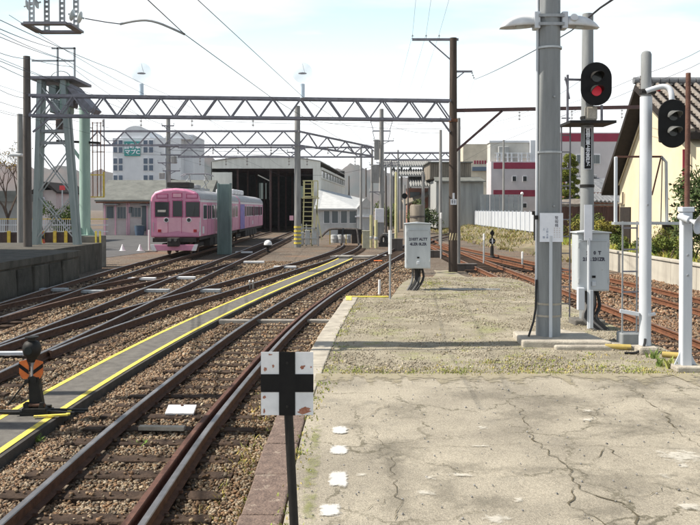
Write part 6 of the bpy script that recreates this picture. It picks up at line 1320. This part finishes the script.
# terrace on the right with low concrete wall
TZ = -.40
m = MB(); m.add([(11.85, 10, TZ), (60, 10, TZ), (60, 140, TZ), (14.4, 140, TZ), (13.9, 60, TZ), (11.9, 40, TZ)], [(0, 1, 2, 3, 4, 5)])
m.add([(11.85, 10, TZ), (11.85, 10, BED - .1), (11.9, 40, BED - .1), (11.9, 40, TZ), (10.2, 60, BED - .1), (13.9, 60, TZ), (10, 140, BED - .1), (14.4, 140, TZ)], [(0, 1, 2, 3), (3, 2, 4, 5), (5, 4, 6, 7)]); struct('terrace', m, 'terrace')
rw = thing('retaining_wall', 'low pale concrete retaining wall right of the rusty siding', 'wall', (11.7, 12, BED))
mk('wall_pale', (.50, .47, .40), (.37, .34, .29), 1.4, .9, streak=.3, bump=.3)
for i in range(14):
    y0 = i * 2.2; m = MB(); m.bb(-.12, .12, y0 + .01, y0 + 2.19, -.05, .80 + .01 * (i % 2)); m.build('wall_panel', 'wall_pale', rw, bevel=.02)
    m = MB(); m.bb(-.17, .15, y0 + .005, y0 + 2.195, .81, .90); m.build('coping', 'wall_pale', rw, bevel=.015)
m = MB(); m.bb(-.2, -.12, 14.4, 14.75, 0, .80); m.build('buttress', 'dark_wood', rw)
# cream house with gable wall facing the tracks
hx0 = 14.6; cr_ = thing('cream_house', 'cream walled house with brown tiled roof at the right edge', 'house', (hx0, 40, TZ))
zr, ze1, ze2 = 7.65 - TZ, 4.9 - TZ, 2.5 - TZ
gable = [(-6.0, 0), (4.4, 0), (4.4, 3.75), (0, zr - .35), (-4.6, ze1 - .3), (-6.0, ze1 - 1.0)]
m = MB(); m.prism(gable, 0, 9, 'x'); m.build('wall', 'cream', cr_)
def roofslab(a, b, x0, x1, th, nm, mat):
    (ya, za), (yb, zb) = a, b; m = MB(); m.add([(x0, ya, za), (x1, ya, za), (x1, yb, zb), (x0, yb, zb), (x0, ya, za + th), (x1, ya, za + th), (x1, yb, zb + th), (x0, yb, zb + th)], [(0, 1, 2, 3), (7, 6, 5, 4), (0, 4, 5, 1), (1, 5, 6, 2), (2, 6, 7, 3), (3, 7, 4, 0)]); return m.build(nm, mat, cr_)
roofslab((0, zr - .3), (5.2, 2.75), -.75, 9.6, .28, 'roof_slope', 'dark_wood')
roofslab((0, zr - .3), (-5.4, ze1 - .35), -.75, 9.6, .28, 'roof_slope', 'dark_wood')
N_ = 22                                             # rows of round tiles running down the near slope
for i in range(N_):
    xx = -.6 + i * .46; m = MB(); a = Vector((xx, .05, zr + .06)); b = Vector((xx, -5.35, ze1 + .01)); m.cyl(a, b, .12, None, 8); m.build('tile_row', 'roof_tile_brown', cr_, smooth=True)
for i in range(18):
    t_ = (i + .5) / 18; y_ = -5.3 * t_; z_ = zr + .0 + (ze1 - zr) * t_; m = MB(); m.bar((-.72, y_, z_ + .05), (9.6, y_, z_ + .05), .05, .05); m.build('tile_course', 'dark_wood', cr_)
for i in range(24):
    m = MB(); m.cyl((-.8 + i * .43, 0, zr + .2), (-.8 + i * .43 + .38, 0, zr + .2), .17, None, 10); m.build('ridge_tile', 'roof_tile', cr_, smooth=True)
m = MB(); m.bar((-.06, 4.4, 3.3), (-.06, .2, zr - .9), .04, .07); m.build('barge_trim', 'cream', cr_)
for y0_, y1_, z0_, z1_, mt in ((-5.2, -4.2, 0.2, 4.6, 'maroon'),): m = MB(); m.bb(-.10, .0, y0_ + .95, y1_, z0_, z1_); m.build('drain_pipe', mt, cr_)
m = MB(); m.bb(-.06, -.002, 2.6, 4.2, 0, 2.1); m.build('door', 'dark_wood', cr_, bevel=.01)
m = MB(); m.bb(-.5, -.0, -3.6, -1.6, 1.3, 1.42); m.build('window_hood', 'pole_grey', cr_); m = MB(); m.bb(-.05, .0, -3.4, -1.8, .1, 1.25); m.build('shutter', 'dark_wood', cr_)
m = MB(); m.tube([(-.1, 3.6, 2.9), (-.1, 3.6, 2.3), (-.1, 4.3, 2.3)], .05, 6); m.build('pipe', 'corrugated_brown', cr_)
# brown board fence + tiled roof house
bf = thing('board_fence', 'dark red brown board fence behind the signal cabinet', 'fence', (X(540, 54), 54, TZ)); k = F / 54
for i in range(38):
    u = 541 + i * 2.2; m = MB(); m.bb((u - 540) / k, (u + 2.0 - 540) / k, .02 * (i % 2), .05 + .02 * (i % 2), 0, Z(207, 54) - TZ + .02 * (i % 3)); m.build('board', 'fence_brown', bf)
m = MB(); m.bb(0, (626 - 540) / k, -.06, .12, Z(206.5, 54) - TZ + .05, Z(204, 54) - TZ); m.build('cap_rail', 'roof_tile_brown', bf)
th_ = thing('tiled_house', 'grey tiled roof house with red walls behind the signal post', 'house', (X(572, 62), 62, TZ)); k = F / 62; zo = lambda v: Z(v, 62) - TZ; xo = lambda u: (u - 572) / k
m = MB(); m.bb(xo(580), xo(640), 1, 8, 0, zo(192)); m.build('wall', 'brick_red', th_)
m = MB(); m.add([(xo(573), -.3, zo(201)), (xo(620), -.3, zo(203)), (xo(600), 4, zo(176)), (xo(578), 4, zo(176)), (xo(640), 4, zo(176))], [(0, 1, 2, 3), (1, 4, 2)]); m.build('roof', 'roof_tile', th_)
for i in range(11):
    u = 577 + i * 3.0; m = MB(); m.cyl((xo(578 + i * 2.1), 4, zo(175.5)), (xo(574.5 + i * 4.1), -.35, zo(200.6 + i * .17)), .11, None, 7); m.build('tile_row', 'roof_tile', th_, smooth=True)
for i in range(12): m = MB(); m.cyl((xo(576.5 + i * 3), 4, zo(174.5)), (xo(579.1 + i * 3), 4, zo(174.5)), .17, None, 8); m.build('ridge_tile', 'roof_tile', th_, smooth=True)
lo_ = thing('lean_shed', 'low brown tiled shed roof left of the tiled house', 'shed', (X(553, 58), 58, TZ)); k = F / 58
m = MB(); m.add([(0, 0, Z(205, 58) - TZ), ((590 - 553) / k, 0, Z(205, 58) - TZ), ((585 - 553) / k, 2, Z(196, 58) - TZ), (.8, 2, Z(199, 58) - TZ)], [(0, 1, 2, 3)]); o = m.build('roof', 'roof_tile_brown', lo_); sd = o.modifiers.new('s', 'SOLIDIFY'); sd.thickness = .15
m = MB(); m.bb(.2, (588 - 553) / k, .3, 2, 0, Z(205, 58) - TZ); m.build('wall', 'brick_red', lo_)
# maroon banded buildings
def banded(label, u0, u1, D, bands, top, dep):
    t = thing('banded_building', label, 'building', (X(u0, D), D, TZ)); k = F / D; zo = lambda v: Z(v, D) - TZ; xo = lambda u: (u - u0) / k
    m = MB(); m.bb(0, xo(u1), 0, dep, 0, zo(top)); m.build('wall', 'bldg_lilac', t)
    for v0, v1 in bands: m = MB(); m.bb(.35, xo(u1) + .03, -.05, -.004, zo(v1), zo(v0)); m.build('band', 'maroon', t)
    return t, zo, xo
b1_, zo, xo = banded('lilac grey building with two maroon bands and rooftop railing', 491, 541, 120, ((162.5, 168.8), (190, 196.5)), 161.5, 4)
m = MB(); m.bb(xo(491.5), xo(531), 1.2, 3.8, zo(162), zo(141.5)); m.build('penthouse', 'penthouse' if 'penthouse' in M else 'wall_pale', b1_)
m = MB(); m.bb(xo(490.5), xo(532), 1.0, 4.0, zo(142), zo(140)); m.build('penthouse_roof', 'bldg_white', b1_)
for u0, u1 in ((512, 516.5), (522.5, 527)): windows(b1_, [(xo(u0), xo(u1), zo(181.5), zo(176))], 0, 'bldg_white', 'window_dark', 0); windows(b1_, [(xo(u0), xo(u1), zo(208), zo(203))], 0, 'bldg_white', 'window_dark', 0)
for i, u in enumerate((497, 501, 507, 511, 518, 521, 527, 530)): m = MB(); m.bb(xo(u), xo(u + 1.6), .2, .4, zo(161.5), zo(153)); m.build('railing_post', 'bldg_white', b1_)
for v in (153, 157): m = MB(); m.bar((xo(495), .3, zo(v)), (xo(531), .3, zo(v)), .12); m.build('railing', 'bldg_white', b1_)
for u in (504.5, 499): m = MB(); m.bb(xo(u), xo(u + 5), .5, 1.1, zo(156), zo(146)); m.build('roof_unit', 'corrugated', b1_, bevel=.1)
m = MB(); m.bb(xo(531), xo(537), .5, 3.6, zo(163), zo(140)); m.build('stair_head', 'bldg_white', b1_)
b2_, zo, xo = banded('tall white building with maroon bands behind the topiary tree', 545, 645, 105, ((133.5, 141.5), (178, 186)), 132.5, 3)
for u0, u1 in ((549, 557), (576, 584), (590, 600), (618, 630)): windows(b2_, [(xo(u0), xo(u1), zo(164), zo(154.5))], 0, 'bldg_white', 'window_grey', 1)
for u0, u1 in ((561, 572), (576, 582), (590, 600), (607, 620)): windows(b2_, [(xo(u0), xo(u1), zo(200), zo(190))], 0, 'bldg_white', 'window_grey', 1)
tp = thing('beige_block', 'pale beige block with red lettered front far behind the grey shed', 'building', (X(463, 160), 160, TZ)); k = F / 160; zo = lambda v: Z(v, 160) - TZ
m = MB(); m.bb(0, (490 - 463) / k, 0, 10, 0, zo(144)); m.build('wall', 'beige_wall' if 'beige_wall' in M else 'wall_pale', tp)
for i in range(5): m = MB(); m.bb((474 + i * 2.6 - 463) / k, (475.6 + i * 2.6 - 463) / k, -.1, 0, zo(164), zo(160.5)); m.build('window', 'maroon', tp)
m = MB(); m.bb((472 - 463) / k, (489 - 463) / k, -.6, 0, zo(171), zo(167)); m.build('canopy', 'window_blue', tp)
# grey corrugated shed
D = 100; gs = thing('corrugated_shed', 'tall grey corrugated shed with brown upper cladding right of the wooden pole', 'shed', (X(433, D), D, TZ - .3)); k = F / D; zo = lambda v: Z(v, D) - TZ + .3; xo = lambda u: (u - 433) / k
m = MB(); m.bb(xo(436), xo(483.5), 0, 10, 0, zo(180)); m.build('wall', 'corrugated', gs)
for i in range(32): m = MB(); u = 436.3 + i * 1.48; m.bb(xo(u), xo(u + .55), -.06, 0, 0, zo(180.5)); m.build('rib', 'corrugated', gs)
m = MB(); m.add([(xo(434), -.7, zo(181)), (xo(485), -.7, zo(181)), (xo(483), 3, zo(176)), (xo(436), 3, zo(176)), (xo(434), -.7, zo(182)), (xo(485), -.7, zo(182))], [(0, 1, 2, 3), (4, 5, 1, 0)]); m.build('roof', 'roof_grey', gs)
m = MB(); m.bb(xo(432), xo(474.5), 3, 11, zo(178), zo(161.5)); m.build('upper_wall', 'corrugated_brown', gs)
for i in range(20): m = MB(); u = 432.3 + i * 2.1; m.bb(xo(u), xo(u + .8), 2.92, 3.0, zo(177), zo(161.6)); m.build('upper_rib', 'corrugated_brown', gs)
m = MB(); m.bb(xo(430), xo(476), 2.6, 11.3, zo(161.5), zo(160.3)); m.build('upper_roof', 'roof_grey', gs)
# station canopies and small house at centre
D = 112; cn = thing('station_canopy', 'grey corrugated station canopy roofs in the centre background', 'canopy', (X(384, D), D, BED)); k = F / D; zo = lambda v: Z(v, D) - BED; xo = lambda u: (u - 384) / k
for (u0, u1, v0, v1, dz) in ((384, 434, 158, 166, 0), (392, 432, 169, 176, -3), (408, 432, 176, 187, -5)):
    m = MB(); m.add([(xo(u0), dz, zo(v1)), (xo(u1), dz, zo(v1)), (xo(u1), dz + 5, zo(v0)), (xo(u0), dz + 5, zo(v0))], [(0, 1, 2, 3)]); o = m.build('roof', 'corrugated', cn); sd = o.modifiers.new('s', 'SOLIDIFY'); sd.thickness = .2
    for i in range(int((u1 - u0) / 2.4)): m = MB(); u = u0 + 1 + i * 2.4; m.bar((xo(u), dz - .05, zo(v1) + .1), (xo(u), dz + 5, zo(v0) + .1), .12); m.build('roof_rib', 'pole_grey', cn)
for u in (386, 394, 402, 411, 424, 431): m = MB(); m.bar((xo(u), 1, 0), (xo(u), 1, zo(164)), .28); m.build('post', 'pole_grey', cn)
m = MB(); m.bb(xo(408), xo(432), .5, 4, 0, zo(188)); m.build('house_wall', 'brick_red', cn)
m = MB(); m.bb(xo(410), xo(420), .3, .5, zo(200), zo(192)); m.build('house_window', 'window_grey', cn)
m = MB(); m.add([(xo(402), -3, zo(205)), (xo(430), -3, zo(194)), (xo(430), 1, zo(190)), (xo(402), 1, zo(200))], [(0, 1, 2, 3)]); o = m.build('stair_roof', 'corrugated_brown', cn); sd = o.modifiers.new('s', 'SOLIDIFY'); sd.thickness = .2
tk = thing('concrete_cylinder', 'stout pale concrete cylinder behind the lone relay cabinet', 'tank', (X(417, 70), 70, BED)); k = F / 70; m = MB(); m.lathe([(.62, 0), (.6, Z(206, 70) - BED), (.5, Z(204.5, 70) - BED)], n=20); m.build('body', 'corrugated_brown', tk, smooth=True); m = MB(); m.lathe([(.63, 2.0), (.65, 2.0), (.65, 2.15), (.63, 2.15)], n=20); m.build('hoop', 'pole_dark', tk, smooth=True)
cpole(423, 172, 72, 'pale thin square post behind the lone relay cabinet', .16)
sg_ = thing('round_signal', 'small round black signal disc on a thin post in the distance', 'railway signal', (X(404.5, 75), 75, BED)); k = F / 75
m = MB(); m.cyl((0, 0, 0), (0, 0, Z(185, 75) - BED), .09, None, 8); m.build('post', 'pole_grey', sg_, smooth=True)
m = MB(); m.cyl((0, -.1, Z(196, 75) - BED), (0, -.2, Z(196, 75) - BED), .26, None, 20); m.build('disc', 'sign_black', sg_, smooth=True)
cpole(396, 172, 74, 'yellow painted short post in the distance beside the round signal', .13, 'pale_yellow')
# white fence on the right and grey panel
wf = thing('white_fence', 'long white metal fence receding along the right side terrace', 'fence', (15.2, 58, TZ))
for i in range(30):
    y0 = i * 1.85; m = MB(); m.bb(-.04, .04, y0 + .03, y0 + 1.82, .12, 1.75); m.build('panel', 'white_paint', wf)
    m = MB(); m.bb(-.10, .06, y0 - .04, y0 + .04, 0, 1.85); m.build('post', 'white_paint', wf)
    for q in range(4): m = MB(); yy = y0 + .3 + q * .4; m.bb(-.06, -.04, yy, yy + .06, .14, 1.73); m.build('rib', 'bldg_white', wf)
gpn = thing('grey_hoarding', 'dull grey metal hoarding above the white fence', 'hoarding', (X(480.5, 95), 95, TZ)); k = F / 95
for i in range(9): m = MB(); a = i * 42.5 / 9; m.bb(a / k + .02, (a + 42.5 / 9) / k - .02, .03 * (i % 2), .08 + .03 * (i % 2), 0, Z(194.5, 95) - TZ); m.build('panel', 'hoarding_grey' if 'hoarding_grey' in M else 'corrugated', gpn)
t = cpole(503.5, 140, 90, 'thin utility pole before the lilac banded building', .13, zb=TZ)
t = thing('yard_lamp', 'small white ball lamp on a thin post by the grey hoarding', 'lamp', (X(522, 80), 80, TZ)); m = MB(); m.cyl((0, 0, 0), (0, 0, Z(195, 80) - TZ), .05, None, 8); m.build('post', 'galv', t); m = MB(); m.lathe([(.02, -.16), (.13, -.09), (.16, 0), (.13, .09), (.02, .16)], (0, 0, Z(193.5, 80) - TZ), None, 12); m.build('globe', 'white_board', t, smooth=True)
t = thing('fence_lamp', 'black bracket lamp at the near end of the white fence', 'lamp', (X(534.5, 52), 52, TZ)); k = F / 52; m = MB(); m.cyl((0, 0, 0), (0, 0, Z(212, 52) - TZ), .06, None, 8); m.build('post', 'black_iron', t); m = MB(); m.box((0, 0, Z(213, 52) - TZ), (.3, .2, .25)); m.build('head', 'black_iron', t, bevel=.03)
# dwarf points indicator on the right
P = px(492, 259, BED); dw = thing('dwarf_indicator', 'black dwarf points indicator with white cross disc right of the wooden pole', 'points indicator', P); k = F / P.y; zi = lambda v: (259 - v) / k
m = MB(); m.lathe([(.22, 0), (.2, .12), (.1, .2), (.09, zi(246))], n=12); m.build('stand', 'black_iron', dw, smooth=True)
m = MB(); m.cyl((0, -.05, zi(241)), (0, -.12, zi(241)), 3.1 / k, None, 20); d_ = m.build('disc', 'sign_black', dw, smooth=True)
for a in (0, 1): m = MB(); m.bar((-2.6 / k * (1 - a), -.128 - .003 * a, zi(241) - 2.6 / k * a), (2.6 / k * (1 - a), -.128 - .003 * a, zi(241) + 2.6 / k * a), .05, .012 if a == 0 else .05); m.build('cross_arm', 'tape_white', d_)
m = MB(); m.prism([(0, zi(229.5)), (2.3 / k, zi(233)), (0, zi(236.8)), (-2.3 / k, zi(233))], -.12, .0); m.build('diamond', 'sign_black', dw)
m = MB(); m.bar((0, 0, zi(246)), (0, 0, zi(236)), .07); m.build('spindle', 'black_iron', dw)
m = MB(); m.box((.1, 0, .06), (1.4, .35, .1)); m.build('base', 'train_under', dw)
for (u, v, d_, lb) in ((484, 234, 40, 'thin grey stake left of the dwarf points indicator'), (441, 213, 45, 'thin stake left of the wooden pole foot'), (522.5, 252, 38, 'short pinkish white stake in the earth beside the rusty track')):
    t = thing('marker_stake', lb, 'post', (X(u, d_), d_, BED)); m = MB(); m.cyl((0, 0, 0), (0, 0, Z(v, d_) - BED), .045, None, 8); m.build('stake', 'galv', t, smooth=True); m = MB(); m.lathe([(.05, 0), (.05, .3), (.02, .32)], (0, 0, Z(v, d_) - BED - .3), None, 8); m.build('sleeve', 'white_board', t, smooth=True)

# ------------------------------------------------------------------ hills
mk('hill', (.06, .075, .075), (.12, .085, .075), .006, 1.0, spec=.0, bump=0)
def hill(name, u0, u1, d, prof, seed, depth=600):
    n = 70; rows = 10; vs = []; fs = []; rr = random.Random(seed); ph = [rr.uniform(0, 6) for _ in range(6)]
    for j in range(rows + 1):
        f = j / rows
        for i in range(n + 1):
            u = u0 + (u1 - u0) * i / n; yr = np.interp(u, [p[0] for p in prof], [p[1] for p in prof])
            dd = d + depth * f; h = (Z(float(yr), d + depth * .55) - BED) * math.sin(math.pi * min(1, f / .55) / 2) if f < .55 else (Z(float(yr), d + depth * .55) - BED)
            h *= 1 + .045 * math.sin(i * .9 + ph[0]) + .03 * math.sin(i * 2.3 + ph[1] + j) + .02 * math.sin(i * 5.1 + ph[2] - j * 1.7) + (rr.uniform(-.012, .012) if j else 0)
            vs.append((X(u, dd), dd, BED - 1 + h))
    W = n + 1
    for j in range(rows):
        for i in range(n): fs.append((j * W + i, j * W + i + 1, (j + 1) * W + i + 1, (j + 1) * W + i))
    m = MB(); m.add(vs, fs); struct(name, m, 'hill', smooth=True)
hill('hill', -120, 240, 1500, [(-120, 168), (-20, 166), (10, 162), (30, 168), (60, 166), (95, 172), (140, 170), (185, 158), (200, 155), (225, 166), (240, 176)], 1)
hill('hill', 230, 520, 1900, [(230, 180), (265, 158), (300, 163), (330, 168), (345, 166), (358, 166), (375, 170), (410, 178), (440, 172), (480, 180), (520, 186)], 2)
hill('hill', 430, 900, 2100, [(430, 190), (480, 178), (560, 170), (640, 172), (760, 168), (900, 180)], 3)

# ------------------------------------------------------------------ trees and shrubs
mk('bark', (.13, .095, .07), (.07, .05, .04), 6, .95, bump=.5)
mk('leaf_shade', (.025, .032, .012), None, 6, .9, spec=.1)  # near-black cores paint the shade between the leaf clumps
mk('leaf', (.105, .135, .035), (.05, .075, .022), 1.5, .7, attr='tint', spec=.25)
def leaves(name, clumps, n, size, parent, cols, seed=1, shell=.45):
    rg = np.random.default_rng(seed); vs = []; fs = []; cl = []
    tot = sum(c[3] ** 2 for c in clumps)
    for (x, y, z, r, sq) in clumps:
        base = np.array(cols[rg.integers(0, len(cols))])
        for _ in range(int(n * r * r / tot)):
            d = rg.normal(size=3); d /= np.linalg.norm(d); q = r * (shell + (1 - shell) * rg.random() ** .5) * (1 + .12 * rg.normal())
            p = np.array([x, y, z]) + d * q * np.array([1, 1, sq]); a = rg.normal(size=3); a /= np.linalg.norm(a); b = np.cross(a, d + rg.normal(size=3) * .6); b /= (np.linalg.norm(b) + 1e-6)
            s = size * rg.uniform(.6, 1.4); i = len(vs); vs += [tuple(p - a * s), tuple(p + b * s * .5), tuple(p + a * s), tuple(p - b * s * .5)]; fs.append((i, i + 1, i + 2, i + 3)); cl += [base * rg.uniform(.7, 1.35)] * 4
    me = bpy.data.meshes.new(name); me.from_pydata(vs, [], fs); at = me.attributes.new('tint', 'FLOAT_COLOR', 'POINT'); c = np.ones((len(vs), 4)); c[:, :3] = np.array(cl); at.data.foreach_set('color', c.reshape(-1)); me.materials.append(M['leaf'])
    o = bpy.data.objects.new(name, me); COL.objects.link(o); o.parent = parent; return o
D = 60; tt = thing('topiary_tree', 'cloud pruned yellow green topiary tree between pole and signal post', 'tree', (X(568.5, D), D, TZ)); k = F / D
m = MB(); m.tube([(0, 0, 0), (.1, 0, 1.5), (-.06, 0, 3), (.02, 0, Z(160, D) - TZ)], [.16, .13, .1, .04], 8); m.build('trunk', 'bark', tt, smooth=True)
cl_s = []
for i, (u, v, r) in enumerate(((569, 158.5, 6.2), (563.5, 165, 3.6), (574, 164, 4.2), (565, 172.5, 5.2), (573, 171, 4.6), (563.5, 178.5, 4.8), (571, 177.5, 5), (576, 182, 3.5), (561.5, 186, 4.6), (570, 185.5, 4.4), (576, 190, 4.2), (563, 193, 5), (570, 192.5, 4.6), (575, 198, 4), (562, 201, 5), (569, 199.5, 5))): cl_s.append(((u - 568.5) / k, random.uniform(-.3, .2), Z(v, D) - TZ, r / k * .95, .74))
leaves('crown', cl_s, 16000, .04, tt, ((2.0, 1.7, .7), (1.7, 1.5, .7), (2.2, 1.8, .8)), 4, .93)
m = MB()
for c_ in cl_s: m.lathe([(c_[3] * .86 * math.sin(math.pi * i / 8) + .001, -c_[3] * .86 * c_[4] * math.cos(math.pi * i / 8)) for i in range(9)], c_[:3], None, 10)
o = m.build('inner_shade', 'leaf_shade', tt, smooth=True); o['kind'] = 'stuff'
for i, c in enumerate(cl_s[1::2]): m = MB(); m.tube([(0, 0, max(.3, c[2] - .3)), (c[0] * .6, c[1] * .6, c[2] - .1), c[:3]], [.05, .04, .02], 6); m.build('limb', 'bark', tt)
def shrub(name, label, u, v, d, w_, h, n, cols, size=.07, zb=TZ, cat='shrub', seed=1):
    t = thing(name, label, cat, (X(u, d), d, zb)); m = MB()
    for i in range(3): a = i * 2.1; m.tube([(0, 0, -.05), (.1 * w_ * math.cos(a), .1 * w_ * math.sin(a), h * .4), (.3 * w_ * math.cos(a), .3 * w_ * math.sin(a), h * .8)], [.04, .03, .012], 6)
    st_ = m.build('stems', 'bark', t); rr = random.Random(seed)
    cl = [(rr.uniform(-.4, .4) * w_, rr.uniform(-.3, .3) * w_, h * rr.uniform(.25, .8), min(w_, h) * rr.uniform(.2, .36), .9) for _ in range(9)]
    leaves('crown', cl, n, size, t, cols, seed, .3); return t
G1 = ((.8, .8, .8), (1.1, 1.0, .8), (.5, .6, .6)); G2 = ((1.5, 1.4, 1.0), (1.9, 1.6, 1.0), (1.0, 1.1, .9)); G3 = ((2.1, 1.5, 1.0), (2.4, 1.6, 1.1), (1.3, 1.2, .9))
shrub('shrub', 'yellowing weeds left of the cream house wall', 604, 235, 44, 2.4, 1.5, 2600, G3, .07, TZ, seed=2)
shrub('shrub', 'bright green bush on the bank under the cream house', 668, 245, 33, 2.6, .9, 3600, G2, .05, TZ, seed=3)
shrub('shrub', 'low green plants at the foot of the cream wall, left of the white post', 632, 246, 38, 2.4, .8, 2200, G2, .05, TZ, seed=4)
shrub('shrub', 'dry brown weeds against the cream wall behind the horn post', 664, 238, 36, 1.0, 1.3, 900, G3, .05, TZ, seed=5)
shrub('shrub', 'yellow green shrub right of the signal post cabinet', 590, 218, 50, 2.0, 1.9, 2200, G3, .07, TZ, seed=6)
shrub('shrub', 'dark green tree behind the rusty mast at the right edge', 718, 200, 30, 3.2, 4.6, 5200, G1, .09, TZ, 'tree', seed=7)
shrub('shrub', 'dark green bush beside the lone cabinet\'s background house', 428, 218, 90, 3.4, 4.0, 3000, G1, .12, BED, seed=8)
shrub('shrub', 'green bush in the far centre behind the yellow post', 389, 215, 100, 3.0, 4.2, 2200, G2, .12, BED, seed=9)
shrub('shrub', 'dark evergreen shrub behind the fence under the tower', 62, 215, 55, 2.3, 3.6, 3600, ((.6, .8, .7), (.8, .95, .7)), .08, BED, seed=10)
shrub('shrub', 'dark green treetop behind the pink building roof', 133, 190, 120, 6, 6.4, 2600, G1, .2, BED, 'tree', seed=11)
for i, (u, v, lb) in enumerate(((694, 262, 'small bush in the gap behind the horn post base'), (560, 214, 'dry reddish shrub along the board fence, left'))): shrub('shrub', lb, u, v, 31 if i == 0 else 51, 1.6, 1.1, 1200, G2 if i == 0 else G3, .05, TZ, seed=20 + i)
bt = thing('bare_tree', 'bare branching tree at the left edge with few brown leaves', 'tree', (X(6, 55), 55, BED)); rr = random.Random(3)
m = MB(); twigs = []
def grow(p, d, ln, r, lv):
    q = p + d * ln; m.tube([p, p.lerp(q, .5) + Vector((rr.uniform(-.08, .08), 0, rr.uniform(-.05, .05))) * ln, q], [r, r * .8, r * .6], 5)
    if lv == 0: twigs.append(q); return
    for _ in range(3 if lv > 2 else 2):
        nd = (d + Vector((rr.uniform(-.75, .75), rr.uniform(-.6, .6), rr.uniform(-.1, .45)))).normalized(); grow(q, nd, ln * rr.uniform(.6, .82), r * .58, lv - 1)
grow(Vector((0, 0, -.1)), Vector((.05, 0, 1)), 2.2, .15, 5); m.build('trunk', 'bark', bt)
leaves('crown', [(q.x, q.y, q.z, .22, 1) for q in twigs[::2]], 700, .06, bt, ((3.2, 1.6, .9), (2.6, 1.3, .8)), 6, .1)
# dry grass on the earth bank by the right fence and on the terrace
pts = []
for _ in range(1100):
    y_ = random.uniform(38, 115); t_ = random.random(); a_ = float(np.interp(y_, [40, 60, 140], [11.9, 10.2, 10])); b_ = float(np.interp(y_, [40, 60, 140], [11.95, 13.9, 14.4])) + .8
    x_ = a_ - .5 + (b_ - a_ + .5) * t_; pts.append((x_, y_, BED + (TZ - BED) * max(0, min(1, (x_ - a_) / max(.1, b_ - .8 - a_)))))
grass('grass', pts, .08, .28, 5, .4, .7, ((.85, .72, .75), (.7, .62, .6), (.6, .65, .5)), .028)
pts = [(random.uniform(12, 14.4), random.uniform(22, 50), TZ) for _ in range(420)]
grass('grass', pts, .08, .4, 8, .22, .6, ((1.2, 1.1, .7), (.8, 1, .5), (.7, .95, .5)), .016)

# ------------------------------------------------------------------ haze
mb = MB(); mb.bb(-3000, 3000, -80, 2900, -3.2, 190)
hzm = bpy.data.materials.new('haze'); hzm.use_nodes = True; t = hzm.node_tree; t.nodes.clear()
pv = t.nodes.new('ShaderNodeVolumePrincipled'); pv.inputs['Density'].default_value = HAZE; pv.inputs['Color'].default_value = (.90, .94, 1.0, 1); pv.inputs['Anisotropy'].default_value = .2
ou = t.nodes.new('ShaderNodeOutputMaterial'); t.links.new(pv.outputs[0], ou.inputs['Volume']); M['haze'] = hzm
if HAZE > 0: o = mb.build('haze', 'haze'); o['kind'] = 'stuff'
